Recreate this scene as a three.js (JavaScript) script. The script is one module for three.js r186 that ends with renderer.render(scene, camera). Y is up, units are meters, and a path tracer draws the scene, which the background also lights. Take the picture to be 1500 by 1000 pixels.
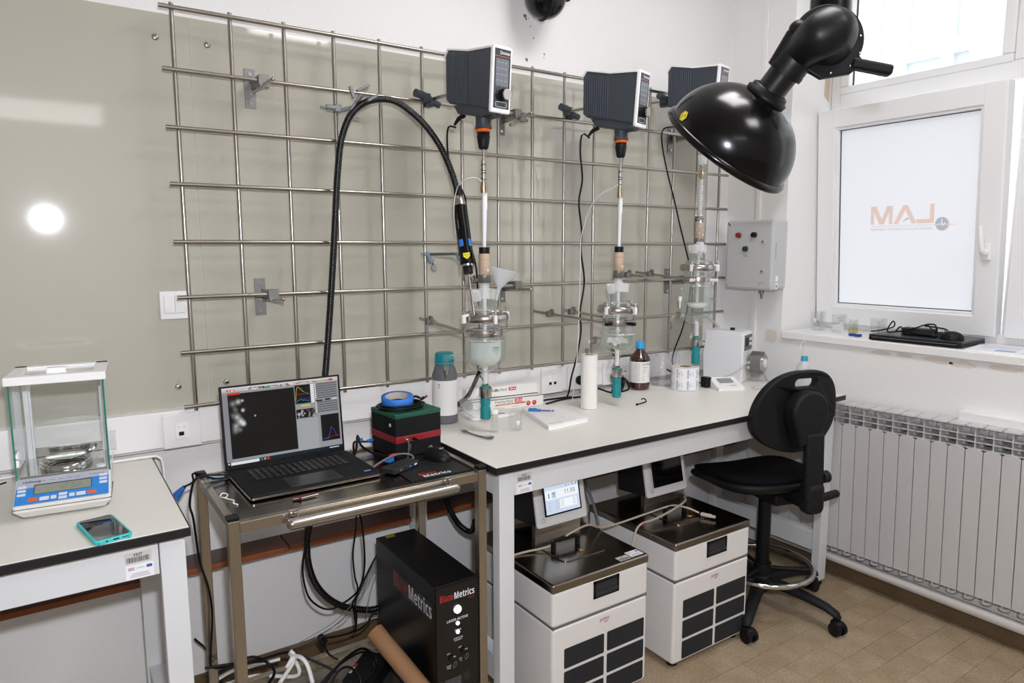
import * as THREE from 'three';
import { RoundedBoxGeometry } from 'three/addons/geometries/RoundedBoxGeometry.js';
import { mergeGeometries } from 'three/addons/utils/BufferGeometryUtils.js';
import { RectAreaLightUniformsLib } from 'three/addons/lights/RectAreaLightUniformsLib.js';

RectAreaLightUniformsLib.init();
const scene = new THREE.Scene();
const renderer = new THREE.WebGLRenderer({ antialias: true });
renderer.toneMapping = THREE.LinearToneMapping;
renderer.toneMappingExposure = 1.12;
renderer.shadowMap.enabled = true;

// ---------- camera ----------
const camera = new THREE.PerspectiveCamera(52.445, 1.5, 0.05, 60);
camera.position.set(-0.379, 1.54, 2.3804);
camera.rotation.order = 'YXZ';
camera.rotation.set(-0.1315, -0.5934, -0.0023);

// ---------- sky: bright even overcast ----------
{
  const w = 64, h = 32, d = new Float32Array(w * h * 4);
  for (let j = 0; j < h; j++) for (let i = 0; i < w; i++) {
    const t = Math.max(0, (j + 0.5) / h * 2 - 1), k = (j * w + i) * 4;
    d[k] = 0.92 + 0.02 * t; d[k + 1] = 0.96 + 0.02 * t; d[k + 2] = 1.02 + 0.03 * t; d[k + 3] = 1;
  }
  const sky = new THREE.DataTexture(d, w, h, THREE.RGBAFormat, THREE.FloatType);
  sky.mapping = THREE.EquirectangularReflectionMapping; sky.magFilter = THREE.LinearFilter; sky.needsUpdate = true;
  scene.background = sky; scene.backgroundIntensity = 2.0;
}
const FLASH = 8, TUBE = 9;   // flash candela, tube lamp radiance

// ---------- helpers ----------
let seed = 7;
const rnd = () => { seed = (seed * 1664525 + 1013904223) >>> 0; return seed / 4294967296; };
const R = (a, b) => a + (b - a) * rnd();
const V = (a) => new THREE.Vector3(...a);
const used = {};
function numbered(n) { used[n] = (used[n] || 0) + 1; return used[n] === 1 ? n : n + '_' + String(used[n] - 1).padStart(3, '0'); }
function metric(g) {   // uv in metres from the dominant direction of each face
  const p = g.attributes.position, n = p.count, uv = new Float32Array(n * 2), a = new THREE.Vector3(), b = new THREE.Vector3(), c = new THREE.Vector3();
  for (let i = 0; i < n; i += 3) {
    a.fromBufferAttribute(p, i); b.fromBufferAttribute(p, i + 1); c.fromBufferAttribute(p, i + 2);
    const q = b.clone().sub(a).cross(c.clone().sub(a)), x = Math.abs(q.x), y = Math.abs(q.y), z = Math.abs(q.z);
    [a, b, c].forEach((v, k) => { const o = (i + k) * 2;
      if (y >= x && y >= z) { uv[o] = v.x; uv[o + 1] = v.z; } else if (x >= z) { uv[o] = v.z; uv[o + 1] = v.y; } else { uv[o] = v.x; uv[o + 1] = v.y; } });
  }
  g.setAttribute('uv', new THREE.BufferAttribute(uv, 2));
  return g;
}
function mg(list) {
  list = (Array.isArray(list) ? list.flat(4) : [list]).map((g) => {
    const q = g.index ? g.toNonIndexed() : g;
    for (const k of Object.keys(q.attributes)) if (!['position', 'normal', 'uv'].includes(k)) q.deleteAttribute(k);
    return q;
  });
  return list.length === 1 ? list[0] : mergeGeometries(list);
}
const at = (g, x = 0, y = 0, z = 0, rx = 0, ry = 0, rz = 0) => g.applyMatrix4(new THREE.Matrix4().compose(new THREE.Vector3(x, y, z), new THREE.Quaternion().setFromEuler(new THREE.Euler(rx, ry, rz)), new THREE.Vector3(1, 1, 1)));
const bx = (w, h, d, x = 0, y = 0, z = 0, rx = 0, ry = 0, rz = 0) => at(new THREE.BoxGeometry(w, h, d), x, y, z, rx, ry, rz);
const rb = (w, h, d, r, x = 0, y = 0, z = 0, rx = 0, ry = 0, rz = 0, s = 2) => at(new RoundedBoxGeometry(w, h, d, s, Math.min(r, w / 2.01, h / 2.01, d / 2.01)), x, y, z, rx, ry, rz);
const ab = (x0, x1, y0, y1, z0, z1, r = 0) => r ? rb(x1 - x0, y1 - y0, z1 - z0, r, (x0 + x1) / 2, (y0 + y1) / 2, (z0 + z1) / 2) : bx(x1 - x0, y1 - y0, z1 - z0, (x0 + x1) / 2, (y0 + y1) / 2, (z0 + z1) / 2);
const cy = (r0, r1, h, x = 0, y = 0, z = 0, rx = 0, ry = 0, rz = 0, s = 24) => at(new THREE.CylinderGeometry(r0, r1, h, s), x, y, z, rx, ry, rz);
const sp = (r, x = 0, y = 0, z = 0, s = 16) => at(new THREE.SphereGeometry(r, s, Math.ceil(s * 0.7)), x, y, z);
const to = (r, t, x = 0, y = 0, z = 0, rx = 0, ry = 0, rz = 0, s = 32, ts = 10, arc = 7) => at(new THREE.TorusGeometry(r, t, ts, s, Math.min(arc, Math.PI * 2)), x, y, z, rx, ry, rz);
const la = (pts, s = 32, x = 0, y = 0, z = 0) => at(new THREE.LatheGeometry(pts.map(([a, b]) => new THREE.Vector2(Math.max(a, 1e-5), b)), s), x, y, z);
function tb(pts, r, rs = 8, seg = 0, tension = 0.5) {
  const c = pts.length === 2 ? new THREE.LineCurve3(V(pts[0]), V(pts[1])) : new THREE.CatmullRomCurve3(pts.map(V), false, 'catmullrom', tension);
  const out = [new THREE.TubeGeometry(c, seg || (pts.length === 2 ? 1 : pts.length * 6), r, rs, false)];
  for (const e of [0, 1]) {   // close the ends
    const p = c.getPoint(e), t = c.getTangent(e).multiplyScalar(e ? 1 : -1), g = new THREE.CircleGeometry(r, rs);
    g.applyMatrix4(new THREE.Matrix4().compose(p, new THREE.Quaternion().setFromUnitVectors(new THREE.Vector3(0, 0, 1), t), new THREE.Vector3(1, 1, 1)));
    out.push(g);
  }
  return out;
}
function rod(a, b, r0, r1 = r0, s = 16) {
  const A = V(a), B = V(b), d = B.clone().sub(A), g = new THREE.CylinderGeometry(r1, r0, d.length(), s);
  return g.applyMatrix4(new THREE.Matrix4().compose(A.add(B).multiplyScalar(0.5), new THREE.Quaternion().setFromUnitVectors(new THREE.Vector3(0, 1, 0), d.normalize()), new THREE.Vector3(1, 1, 1)));
}
function ex(pts, depth, bevel = 0, holes = []) {   // outline in x,y, thickness along +z from 0
  const s = pts instanceof THREE.Shape ? pts : new THREE.Shape(pts.map(([a, b]) => new THREE.Vector2(a, b)));
  for (const h of holes) s.holes.push(h instanceof THREE.Path ? h : new THREE.Path(h.map(([a, b]) => new THREE.Vector2(a, b))));
  return new THREE.ExtrudeGeometry(s, { depth: depth - 2 * bevel, bevelEnabled: bevel > 0, bevelSize: bevel, bevelThickness: bevel, bevelSegments: 2, bevelOffset: -bevel, curveSegments: 10 }).translate(0, 0, bevel);
}
function rr(w, h, r, cx = 0, cy0 = 0) {
  const s = new THREE.Shape(), x = cx - w / 2, y = cy0 - h / 2;
  s.moveTo(x + r, y).lineTo(x + w - r, y).quadraticCurveTo(x + w, y, x + w, y + r).lineTo(x + w, y + h - r).quadraticCurveTo(x + w, y + h, x + w - r, y + h).lineTo(x + r, y + h).quadraticCurveTo(x, y + h, x, y + h - r).lineTo(x, y + r).quadraticCurveTo(x, y, x + r, y);
  return s;
}
const pl = (w, h, x = 0, y = 0, z = 0, rx = 0, ry = 0, rz = 0) => at(new THREE.PlaneGeometry(w, h), x, y, z, rx, ry, rz);

function mesh(name, geo, mat, parent) {
  const g = mg(geo); if (mat.userData.metric) metric(g);
  const m = new THREE.Mesh(g, mat); m.name = name; m.castShadow = m.receiveShadow = true; parent.add(m); return m;
}
function part(parent, name, geo, mat, label) { const m = mesh(name, geo, mat, parent); if (label) m.userData.label = label; return m; }
function grp(parent, name, p = [0, 0, 0], ry = 0, label) { const g = new THREE.Group(); g.name = name; g.position.set(...p); g.rotation.y = ry; parent.add(g); if (label) g.userData.label = label; return g; }
function thing(name, label, category, p = [0, 0, 0], ry = 0, group) {
  const o = new THREE.Group(); o.name = numbered(name); o.position.set(...p); o.rotation.y = ry; o.userData = { label, category }; if (group) o.userData.group = group;
  scene.add(o); return o;
}
function solo(name, label, category, geo, mat, p = [0, 0, 0], ry = 0, group) {
  const m = mesh(numbered(name), geo, mat, scene); m.position.set(...p); m.rotation.y = ry; m.userData = { label, category }; if (group) m.userData.group = group; return m;
}
function struct(name, geo, mat, parent = scene) { const m = mesh(name, geo, mat, parent); if (parent === scene) m.userData.kind = 'structure'; return m; }
function copyOf(root, label, p, ry, group) { const r = root.clone(); r.name = numbered(root.name.replace(/_\d\d\d$/, '')); r.userData = { ...root.userData, label }; r.position.set(...p); r.rotation.y = ry; if (group) r.userData.group = group; scene.add(r); return r; }

// ---------- textures ----------
function ctex(w, h, draw, srgb = true) {
  const c = document.createElement('canvas'); c.width = w; c.height = h; const x = c.getContext('2d'); draw(x, w, h);
  const t = new THREE.CanvasTexture(c); t.colorSpace = srgb ? THREE.SRGBColorSpace : THREE.NoColorSpace; t.magFilter = THREE.LinearFilter; return t;
}
function ntex(size, f, repeat, srgb = false) {
  const d = new Uint8Array(size * size * 4);
  for (let j = 0; j < size; j++) for (let i = 0; i < size; i++) { const v = f(i, j), k = (j * size + i) * 4; for (let c = 0; c < 3; c++) d[k + c] = Math.max(0, Math.min(255, Array.isArray(v) ? v[c] : v)); d[k + 3] = 255; }
  const t = new THREE.DataTexture(d, size, size); t.wrapS = t.wrapT = THREE.RepeatWrapping; t.magFilter = THREE.LinearFilter; t.minFilter = THREE.LinearMipmapLinearFilter; t.generateMipmaps = true; t.repeat.set(repeat, repeat);
  if (srgb) t.colorSpace = THREE.SRGBColorSpace; t.needsUpdate = true; return t;
}
const grid = (n) => { const a = Array.from({ length: n * n }, () => rnd()); return (u, v) => { const i = Math.floor(u * n), j = Math.floor(v * n), f = u * n - i, g = v * n - j, q = (x, y) => a[((y % n + n) % n) * n + (x % n + n) % n], s = (t) => t * t * (3 - 2 * t); return (q(i, j) * (1 - s(f)) + q(i + 1, j) * s(f)) * (1 - s(g)) + (q(i, j + 1) * (1 - s(f)) + q(i + 1, j + 1) * s(f)) * s(g); }; };
const g8 = grid(8), g16 = grid(16), g32 = grid(32), g64 = grid(64);
const plasterBump = ntex(256, (i, j) => { const u = i / 256, v = j / 256; return 128 + 70 * (g64(u, v) - 0.5) + 50 * (g32(u, v) - 0.5) + 60 * (rnd() - 0.5) * 0.4; }, 2.5);
const speckle = (base, spread, dark) => ntex(512, (i, j) => { const u = i / 512, v = j / 512, q = rnd(), s = (g64(u * 2 % 1, v * 2 % 1) - 0.5) * 18 + (g8(u, v) - 0.5) * 14, k = q < dark ? -spread : q > 0.9 ? spread * 0.7 : (rnd() - 0.5) * spread * 0.9; return base.map((c) => c + s + k); }, 2.2, true);
const brushTex = ntex(256, (() => { const row = Array.from({ length: 256 }, () => rnd()); return (i, j) => 128 + 22 * row[j] + 18 * rnd(); })(), 6);

// ---------- materials ----------
const col = (c) => new THREE.Color(c);
function std(color, roughness = 0.5, metalness = 0, extra = {}) { const m = new THREE.MeshPhysicalMaterial({ color: col(color), roughness, metalness, ...extra }); return m; }
const M = {
  wall: std('#efeeec', 0.85, 0, { bumpMap: plasterBump, bumpScale: 0.0012 }),
  ceiling: std('#f0efec', 0.9),
  gloss: std('#f1f0ee', 0.28),
  plastic: std('#e9e9e6', 0.4),
  softwhite: std('#f4f4f2', 0.55),
  black: std('#121214', 0.45, 0, { specularIntensity: 0.5 }),
  blackmat: std('#141416', 0.7, 0, { specularIntensity: 0.45 }),
  blackgloss: std('#060607', 0.2, 0, { specularIntensity: 0.75 }),
  cord: std('#0d0d0f', 0.4, 0, { specularIntensity: 0.5 }),
  steel: std('#b9b4ae', 0.24, 1),
  rod: std('#aea8a1', 0.28, 1),
  chrome: std('#d6d6d6', 0.08, 1),
  brushed: std('#aca394', 0.42, 0.9, { roughnessMap: brushTex }),
  dull: std('#8a8a88', 0.45, 0.85),
  cast: std('#8d9294', 0.5, 0.5),
  frame: std('#dcdedf', 0.45),
  top: std('#e6e3db', 0.38),
  edge: std('#161618', 0.42),
  grey: std('#6b6c6e', 0.5),
  anthracite: std('#3a4048', 0.48),
  anthracite2: std('#474d54', 0.42),
  orange: std('#e8691c', 0.45),
  teal: std('#12858a', 0.42),
  tealcap: std('#1f93a0', 0.4),
  blue: std('#2f74c8', 0.5),
  tape: std('#2b78d4', 0.6),
  red: std('#9e1c24', 0.45),
  darkred: std('#8c1622', 0.4),
  green: std('#14513a', 0.45),
  yellow: std('#e4d21c', 0.5),
  beige: std('#cdb29b', 0.5),
  skyblue: std('#3fa9e0', 0.4),
  brass: std('#c2a886', 0.25, 1),
  glass: std('#fdfefe', 0, 0, { transmission: 1, thickness: 0, ior: 1.5 }),
  labglass: std('#fcfdfd', 0.0, 0, { transmission: 1, thickness: 0, ior: 1.78 }),
  glassG: std('#fafdfc', 0, 0, { transmission: 1, thickness: 0, ior: 1.7 }),
  frost: std('#fbfcfc', 0.6, 0, { transmission: 0.65, thickness: 0, ior: 1.45 }),
  clearplastic: std('#fbfbfc', 0.04, 0, { transmission: 1, thickness: 0, ior: 1.7 }),
  milkyplastic: std('#f4f6f7', 0.5, 0, { transmission: 0.6, thickness: 0 }),
  gedge: std('#2f8a78', 0.15),
  paper: std('#f5f4f1', 0.8),
  cardboard: std('#9a7350', 0.85),
  screwm: std('#c6c6c4', 0.2, 1),
  radiator: std('#cccac8', 0.42),
  radin: std('#c3c4c6', 0.6),
};
for (const k of ['wall', 'brushed']) M[k].userData.metric = true;
for (const k of Object.keys(M)) M[k].name = 'material_' + k;
function printed(w, h, draw, rough = 0.6, extra = {}) { const m = std('#ffffff', rough, 0, { map: ctex(w, h, draw), ...extra }); return m; }
function glowing(w, h, draw, k, rough = 0.2) { const t = ctex(w, h, draw); return std('#050505', rough, 0, { emissiveMap: t, emissive: col('#ffffff'), emissiveIntensity: k }); }
const fill = (x, c, a, b, w, h) => { x.fillStyle = c; x.fillRect(a, b, w, h); };
const txt = (x, s, px, py, size, c = '#000', font = 'bold', family = 'sans-serif', align = 'left') => { x.fillStyle = c; x.font = `${font} ${size}px ${family}`; x.textAlign = align; x.fillText(s, px, py); };
const squash = (x, s, px, py, size, wide, c, font = 'bold') => { x.save(); x.fillStyle = c; x.font = `${font} ${size}px sans-serif`; x.textAlign = 'left'; const w = x.measureText(s).width; x.translate(px, py); x.scale(wide / w, 1); x.fillText(s, 0, 0); x.restore(); };

// ================= THE SETTING =================
const XW = 2.667, ZB = -0.085, CE = 3.4, XL = -3.4, ZR = 5.4;
M.floorA = std('#ffffff', 0.55, 0, { map: speckle([168, 150, 124], 46, 0.16) }); M.floorB = M.floorA.clone(); M.floorB.color = col('#f6f2ec'); M.floorC = M.floorA.clone(); M.floorC.color = col('#fcf9f4');
M.skirt = std('#a89a88', 0.6, 0, { map: M.floorA.map });
for (const k of ['floorA', 'floorB', 'floorC', 'skirt']) M[k].userData.metric = true;
const floor = struct('floor', ab(XL, 3.07, -0.15, -0.004, -0.3, ZR), std('#6f6455', 0.8));
struct('floor_slab', [ab(XL, 1.216, -0.004, 0, ZB, ZR), ab(1.216, XW, -0.004, 0, 1.76, ZR), ab(1.216, XW, -0.004, 0, ZB, -0.044)], M.floorA, floor);
{
  const kinds = [M.floorA, M.floorA, M.floorB, M.floorC];
  for (let k = 0; k < 18; k++) for (let i = -2; i < 7; i++) {
    const z0 = -0.043 + k * 0.1, x0 = 1.568 + 0.235 * i + (k % 2 ? 0.1175 : 0), a = Math.max(1.216, x0), b = Math.min(XW - 0.016, x0 + 0.235);
    if (b - a < 0.02) continue;
    struct('tile', ab(a + 0.0006, b - 0.0006, -0.006, R(-0.0003, 0.0003), z0 + 0.0006, z0 + 0.0994), kinds[Math.floor(rnd() * 4)], floor);
  }
}
struct('ceiling', ab(XL, 3.07, CE, CE + 0.15, -0.3, ZR), M.ceiling);
const wallBack = struct('wall_back', ab(XL, 3.07, 0, CE, ZB - 0.2, ZB), M.wall);
struct('wall_left', ab(XL - 0.2, XL, 0, CE, -0.3, ZR), M.wall);
struct('wall_rear', ab(XL, 3.07, 0, CE, ZR, ZR + 0.2), M.wall);
const wallRight = struct('wall_right', [ab(XW, 3.07, 0, CE, ZB, 0.275), ab(XW, 3.07, 0, 1.098, 0.275, 2.62), ab(XW, 3.07, 2.98, CE, 0.275, 2.62), ab(XW, 3.07, 0, CE, 2.62, ZR)], M.wall);
// small holes and scuffs in the plaster over the lattice
{
  const spot = std('#8a6a52', 0.9), blob = (x, y, r) => { const n = 9, p = []; for (let i = 0; i < n; i++) { const a = i / n * 6.283, q = r * R(0.5, 1.2); p.push([x + Math.cos(a) * q, y + Math.sin(a) * q * 1.2]); } return at(ex(p, 0.001), 0, 0, ZB - 0.0004); };
  struct('plaster_hole', [blob(1.352, 2.497, 0.008), blob(1.358, 2.487, 0.005), blob(1.36, 2.325, 0.007)], spot, wallBack);
  struct('plaster_hole', [blob(1.396, 2.416, 0.004), blob(1.452, 2.36, 0.005), blob(1.395, 2.513, 0.003), blob(1.398, 2.5, 0.003), blob(1.37, 2.49, 0.003), blob(1.45, 2.345, 0.003), blob(1.38, 2.46, 0.003)], std('#9a948e', 0.9), wallBack);
}
{
  const tan = std('#d2c0a8', 0.9), pale = std('#e3dbd1', 0.9);
  struct('damp_stain', [at(ex([[2.925, 2.3], [2.968, 2.27], [2.972, 2.42], [2.95, 2.52], [2.955, 2.6], [2.935, 2.62], [2.93, 2.45]], 0.0008), 0, 0, 0.2747), at(ex([[2.95, 1.22], [2.975, 1.2], [2.98, 1.42], [2.965, 1.47], [2.955, 1.36]], 0.0008), 0, 0, 0.2747)], tan, wallRight);
  const q = []; for (const [z, y, w, h] of [[0.78, 1.085, 0.05, 0.01], [0.88, 1.086, 0.035, 0.008], [1.02, 1.082, 0.06, 0.013], [1.11, 1.079, 0.05, 0.016], [1.26, 1.083, 0.06, 0.012]]) { const p = []; for (let i = 0; i < 12; i++) { const a = i / 12 * 6.283, k = R(0.75, 1.15); p.push([Math.cos(a) * w * k, Math.sin(a) * h * k]); } q.push(at(ex(p, 0.0008), XW - 0.0003, y, z, 0, -Math.PI / 2, 0)); }
  struct('bare_plaster', q, pale, wallRight);
}
struct('baseboard_right', [ab(XW - 0.015, XW, 0, 0.095, 0.28, ZR)], M.skirt);
struct('baseboard_back', [ab(XL, XW - 0.015, 0, 0.08, ZB, ZB + 0.012)], M.skirt);
// wooden rail along the back wall under the tables
{
  const grain = ctex(512, 64, (x, w, h) => { fill(x, '#5a3120', 0, 0, w, h); for (let i = 0; i < 130; i++) { x.strokeStyle = `rgba(${R(20, 120)},${R(10, 55)},${R(5, 25)},0.25)`; x.lineWidth = R(0.5, 3); x.beginPath(); const y = R(0, h), a = R(-5, 5); x.moveTo(0, y); x.bezierCurveTo(w * 0.3, y + a, w * 0.6, y - a, w, y + R(-3, 3)); x.stroke(); } });
  grain.wrapS = grain.wrapT = THREE.RepeatWrapping; grain.repeat.set(1.6, 5);
  const wood = std('#ffffff', 0.35, 0, { map: grain }); wood.userData.metric = true; const wood2 = std('#8f4d28', 0.5);
  const tr = new THREE.Group(); tr.name = 'trim_1'; tr.userData = { kind: 'structure' }; scene.add(tr);
  for (const [a, b] of [[XL, -1.2], [-1.197, 0.262], [0.265, 1.6], [1.603, XW]]) { struct('rail_board', ab(a, b, 0.502, 0.517, ZB, 0.031, 0.002), wood, tr); struct('rail_lip', ab(a, b, 0.4975, 0.5165, 0.0312, 0.037, 0.002), wood2, tr); }
}
// window niche, sill and the three glazed parts of the window
struct('trim_2', [ab(2.648, 2.985, 1.1, 1.137, 0.29, 2.62, 0.006), ab(2.985, 3.2, 1.09, 1.12, 0.275, 2.62)], M.gloss);
const pvc = std('#f0f0f0', 0.32), rubber = std('#45484a', 0.6);
const frameBar = (a, b, y0, y1, z0, z1) => ab(a, b, y0, y1, z0, z1, 0.006);
{
  const w1 = new THREE.Group(); w1.name = 'window_1'; w1.userData = { kind: 'structure' }; scene.add(w1);
  const x0 = 2.985, x1 = 3.055;
  struct('frame', [frameBar(x0, x1, 1.13, 2.98, 0.276, 0.325), frameBar(x0, x1, 1.13, 2.98, 1.975, 2.025), frameBar(x0, x1, 2.235, 2.305, 0.325, 1.975), frameBar(x0, x1, 2.93, 2.98, 0.325, 1.975), frameBar(x0, x1, 1.13, 1.18, 0.325, 1.975), frameBar(x0 + 0.01, x1 - 0.005, 1.18, 2.235, 1.112, 1.13), frameBar(x0, x1, 2.305, 2.93, 1.075, 1.165), frameBar(x0, x1, 1.13, 2.98, 2.57, 2.619), frameBar(x0, x1, 2.9, 2.98, 2.0, 2.6), frameBar(x0, x1, 1.13, 1.2, 2.0, 2.6)], pvc, w1);
  for (const [a, b] of [[0.325, 1.075], [1.165, 1.975]]) {
    struct('glazing_bead', [frameBar(x0 - 0.008, x0 + 0.03, 2.3, 2.335, a, b), frameBar(x0 - 0.008, x0 + 0.03, 2.9, 2.935, a, b), frameBar(x0 - 0.008, x0 + 0.03, 2.335, 2.9, a, a + 0.045), frameBar(x0 - 0.008, x0 + 0.03, 2.335, 2.9, b - 0.045, b)], pvc, w1);
    struct('gasket', [ab(x0 + 0.03, x0 + 0.034, 2.33, 2.34, a + 0.04, b - 0.04), ab(x0 + 0.03, x0 + 0.034, 2.33, 2.9, a + 0.04, a + 0.05)], rubber, w1);
    struct('pane', pl(b - a - 0.08, 0.57, x0 + 0.034, 2.617, (a + b) / 2, 0, Math.PI / 2), M.glass, w1);
  }
  struct('pane', pl(0.55, 1.7, x0 + 0.034, 2.05, 2.3, 0, Math.PI / 2), M.glass, w1);
  const logo = ctex(1024, 1280, (x, w, h) => {
    fill(x, '#ffffff', 0, 0, w, h); x.save(); x.translate(w, 0); x.scale(-1, 1);   // printed to be read from outside
    // reading direction from outside; the film spans 0.68 m, 1 px = 0.66 mm
    const ox = 295, oy = 567;
    x.globalAlpha = 1; x.fillStyle = '#f6d8c8';
    const path = (p) => { x.beginPath(); p.forEach(([a, b], i) => i ? x.lineTo(ox + a, oy + b) : x.moveTo(ox + a, oy + b)); x.closePath(); x.fill(); };
    path([[0, 0], [30, 0], [30, 100], [128, 100], [118, 128], [0, 128]]);
    path([[122, 128], [190, 0], [222, 0], [292, 128], [258, 128], [206, 34], [157, 128]]);
    path([[300, 128], [300, 0], [343, 0], [382, 92], [425, 0], [468, 0], [468, 128], [443, 128], [443, 44], [400, 128], [366, 128], [328, 44], [328, 128]]);
    x.fillStyle = '#bfc1ca'; path([[186, 84], [236, 118], [180, 96]]);
    x.fillStyle = '#f6d8c8'; x.fillRect(ox - 150, oy + 138, 620, 4);
    x.beginPath(); x.arc(ox - 60, oy + 137, 46, 0, 7); x.fill();
    x.fillStyle = '#bfc1ca'; x.beginPath(); x.arc(ox - 52, oy + 134, 43, 0, 7); x.fill();
    x.strokeStyle = '#f0f0f2'; x.lineWidth = 6; x.beginPath(); [[-92, 138], [-80, 140], [-74, 128], [-68, 146], [-62, 134], [-56, 146], [-54, 98], [-50, 138], [-36, 136], [-22, 142], [-12, 140]].forEach(([a, b], i) => i ? x.lineTo(ox + a, oy + b) : x.moveTo(ox + a, oy + b)); x.stroke();
    squash(x, 'LABORATORIJ ZA AUTOMATIKU I MJERENJA', ox, oy + 172, 25, 468, '#d2d3d9', 'normal'); x.restore();
  });
  const film = std('#e8eaee', 0.95, 0, { map: logo, transmission: 0.45, thickness: 0 });
  function sash(name, y, h, w, z, tilt) {   // hinged along its lower edge, leaning into the room
    const g = new THREE.Group(); g.name = name; g.userData = { kind: 'structure' }; scene.add(g); g.position.set(2.985, y, z); g.rotation.z = tilt;
    const t = 0.088;
    struct('sash_frame', [frameBar(-0.035, 0.03, 0, h, 0, t), frameBar(-0.035, 0.03, 0, h, w - t, w), frameBar(-0.035, 0.03, 0, t, t - 0.004, w - t + 0.004), frameBar(-0.035, 0.03, h - t, h, t - 0.004, w - t + 0.004)], pvc, g);
    struct('glazing_bead', [frameBar(-0.026, 0.01, t - 0.01, h - t + 0.01, t - 0.012, t + 0.012), frameBar(-0.026, 0.01, t - 0.01, h - t + 0.01, w - t - 0.012, w - t + 0.012), frameBar(-0.026, 0.01, t - 0.012, t + 0.012, t, w - t), frameBar(-0.026, 0.01, h - t - 0.012, h - t + 0.012, t, w - t)], pvc, g);
    struct('gasket', [ab(-0.001, 0.004, t, h - t, t + 0.01, t + 0.0155), ab(-0.001, 0.004, h - t - 0.0155, h - t - 0.01, t, w - t), ab(-0.001, 0.004, t + 0.01, t + 0.0155, t, w - t), ab(-0.001, 0.004, t, h - t, w - t - 0.0155, w - t - 0.01)], rubber, g);
    struct('film', pl(w - 2 * t - 0.02, h - 2 * t - 0.02, 0.003, h / 2, w / 2, 0, -Math.PI / 2), film, g);
    const hd = new THREE.Group(); hd.name = 'window_handle'; hd.position.set(-0.035, h * 0.345, w - 0.045); g.add(hd);
    struct('handle_plate', rb(0.012, 0.07, 0.034, 0.006, -0.006, 0, 0), M.gloss, hd);
    struct('handle_lever', tb([[-0.008, 0, 0], [-0.035, 0, 0], [-0.047, 0.012, -0.002], [-0.05, 0.05, -0.006], [-0.048, 0.115, -0.012]], 0.0105, 10), M.gloss, hd);
    return g;
  }
  sash('window_2', 1.168, 1.05, 0.825, 0.282, 0.075);
  sash('window_3', 1.168, 1.05, 0.84, 1.136, 0);
}
// the facade across the courtyard
{
  const st = std('#e9e6e2', 0.9, 0, { bumpMap: plasterBump, bumpScale: 0.004 }); st.userData.metric = true;
  const X = 8, white = std('#f2f2f0', 0.5);
  const b = thing('facade', 'pale stucco building with white windows seen through the clear top pane', 'building', [X, 0, 0]);
  part(b, 'wall', [ab(0, 0.4, -3, 3.0, -9, 7), ab(0, 0.4, 5.4, 9, -9, 7), ab(0, 0.4, 3.0, 5.4, -1.2, 0.3), ab(0, 0.4, 3.0, 5.4, 2.2, 7), ab(0, 0.4, 3.0, 5.4, -9, -2.45)], st);
  for (const [z0, z1] of [[-2.45, -1.2], [0.3, 2.2]]) {
    const w = grp(b, 'window'), m = (z0 + z1) / 2;
    part(w, 'window_frame', [ab(0.05, 0.15, 3.0, 5.4, z0, z0 + 0.12), ab(0.05, 0.15, 3.0, 5.4, z1 - 0.12, z1), ab(0.05, 0.15, 5.3, 5.4, z0, z1), ab(0.05, 0.15, 3.0, 3.08, z0, z1), ab(0.036, 0.164, 3.66, 3.84, z0 + 0.01, z1 - 0.01), ab(0.03, 0.16, 3.0, 5.4, m - 0.29, m - 0.17), ab(0.03, 0.16, 3.0, 5.4, m + 0.22, m + 0.34)], white);
    part(w, 'window_sill', ab(-0.12, 0.1, 2.92, 3.0, z0 - 0.05, z1 + 0.05), white);
    part(w, 'pane', ab(0.1, 0.11, 3.05, 5.35, z0 + 0.05, z1 - 0.05), std('#ccd3d9', 0.1));
  }
  struct('ground_outside', ab(3.3, 14, -3.2, -3, -9, 7), std('#a9a69f', 0.9));
}
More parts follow.
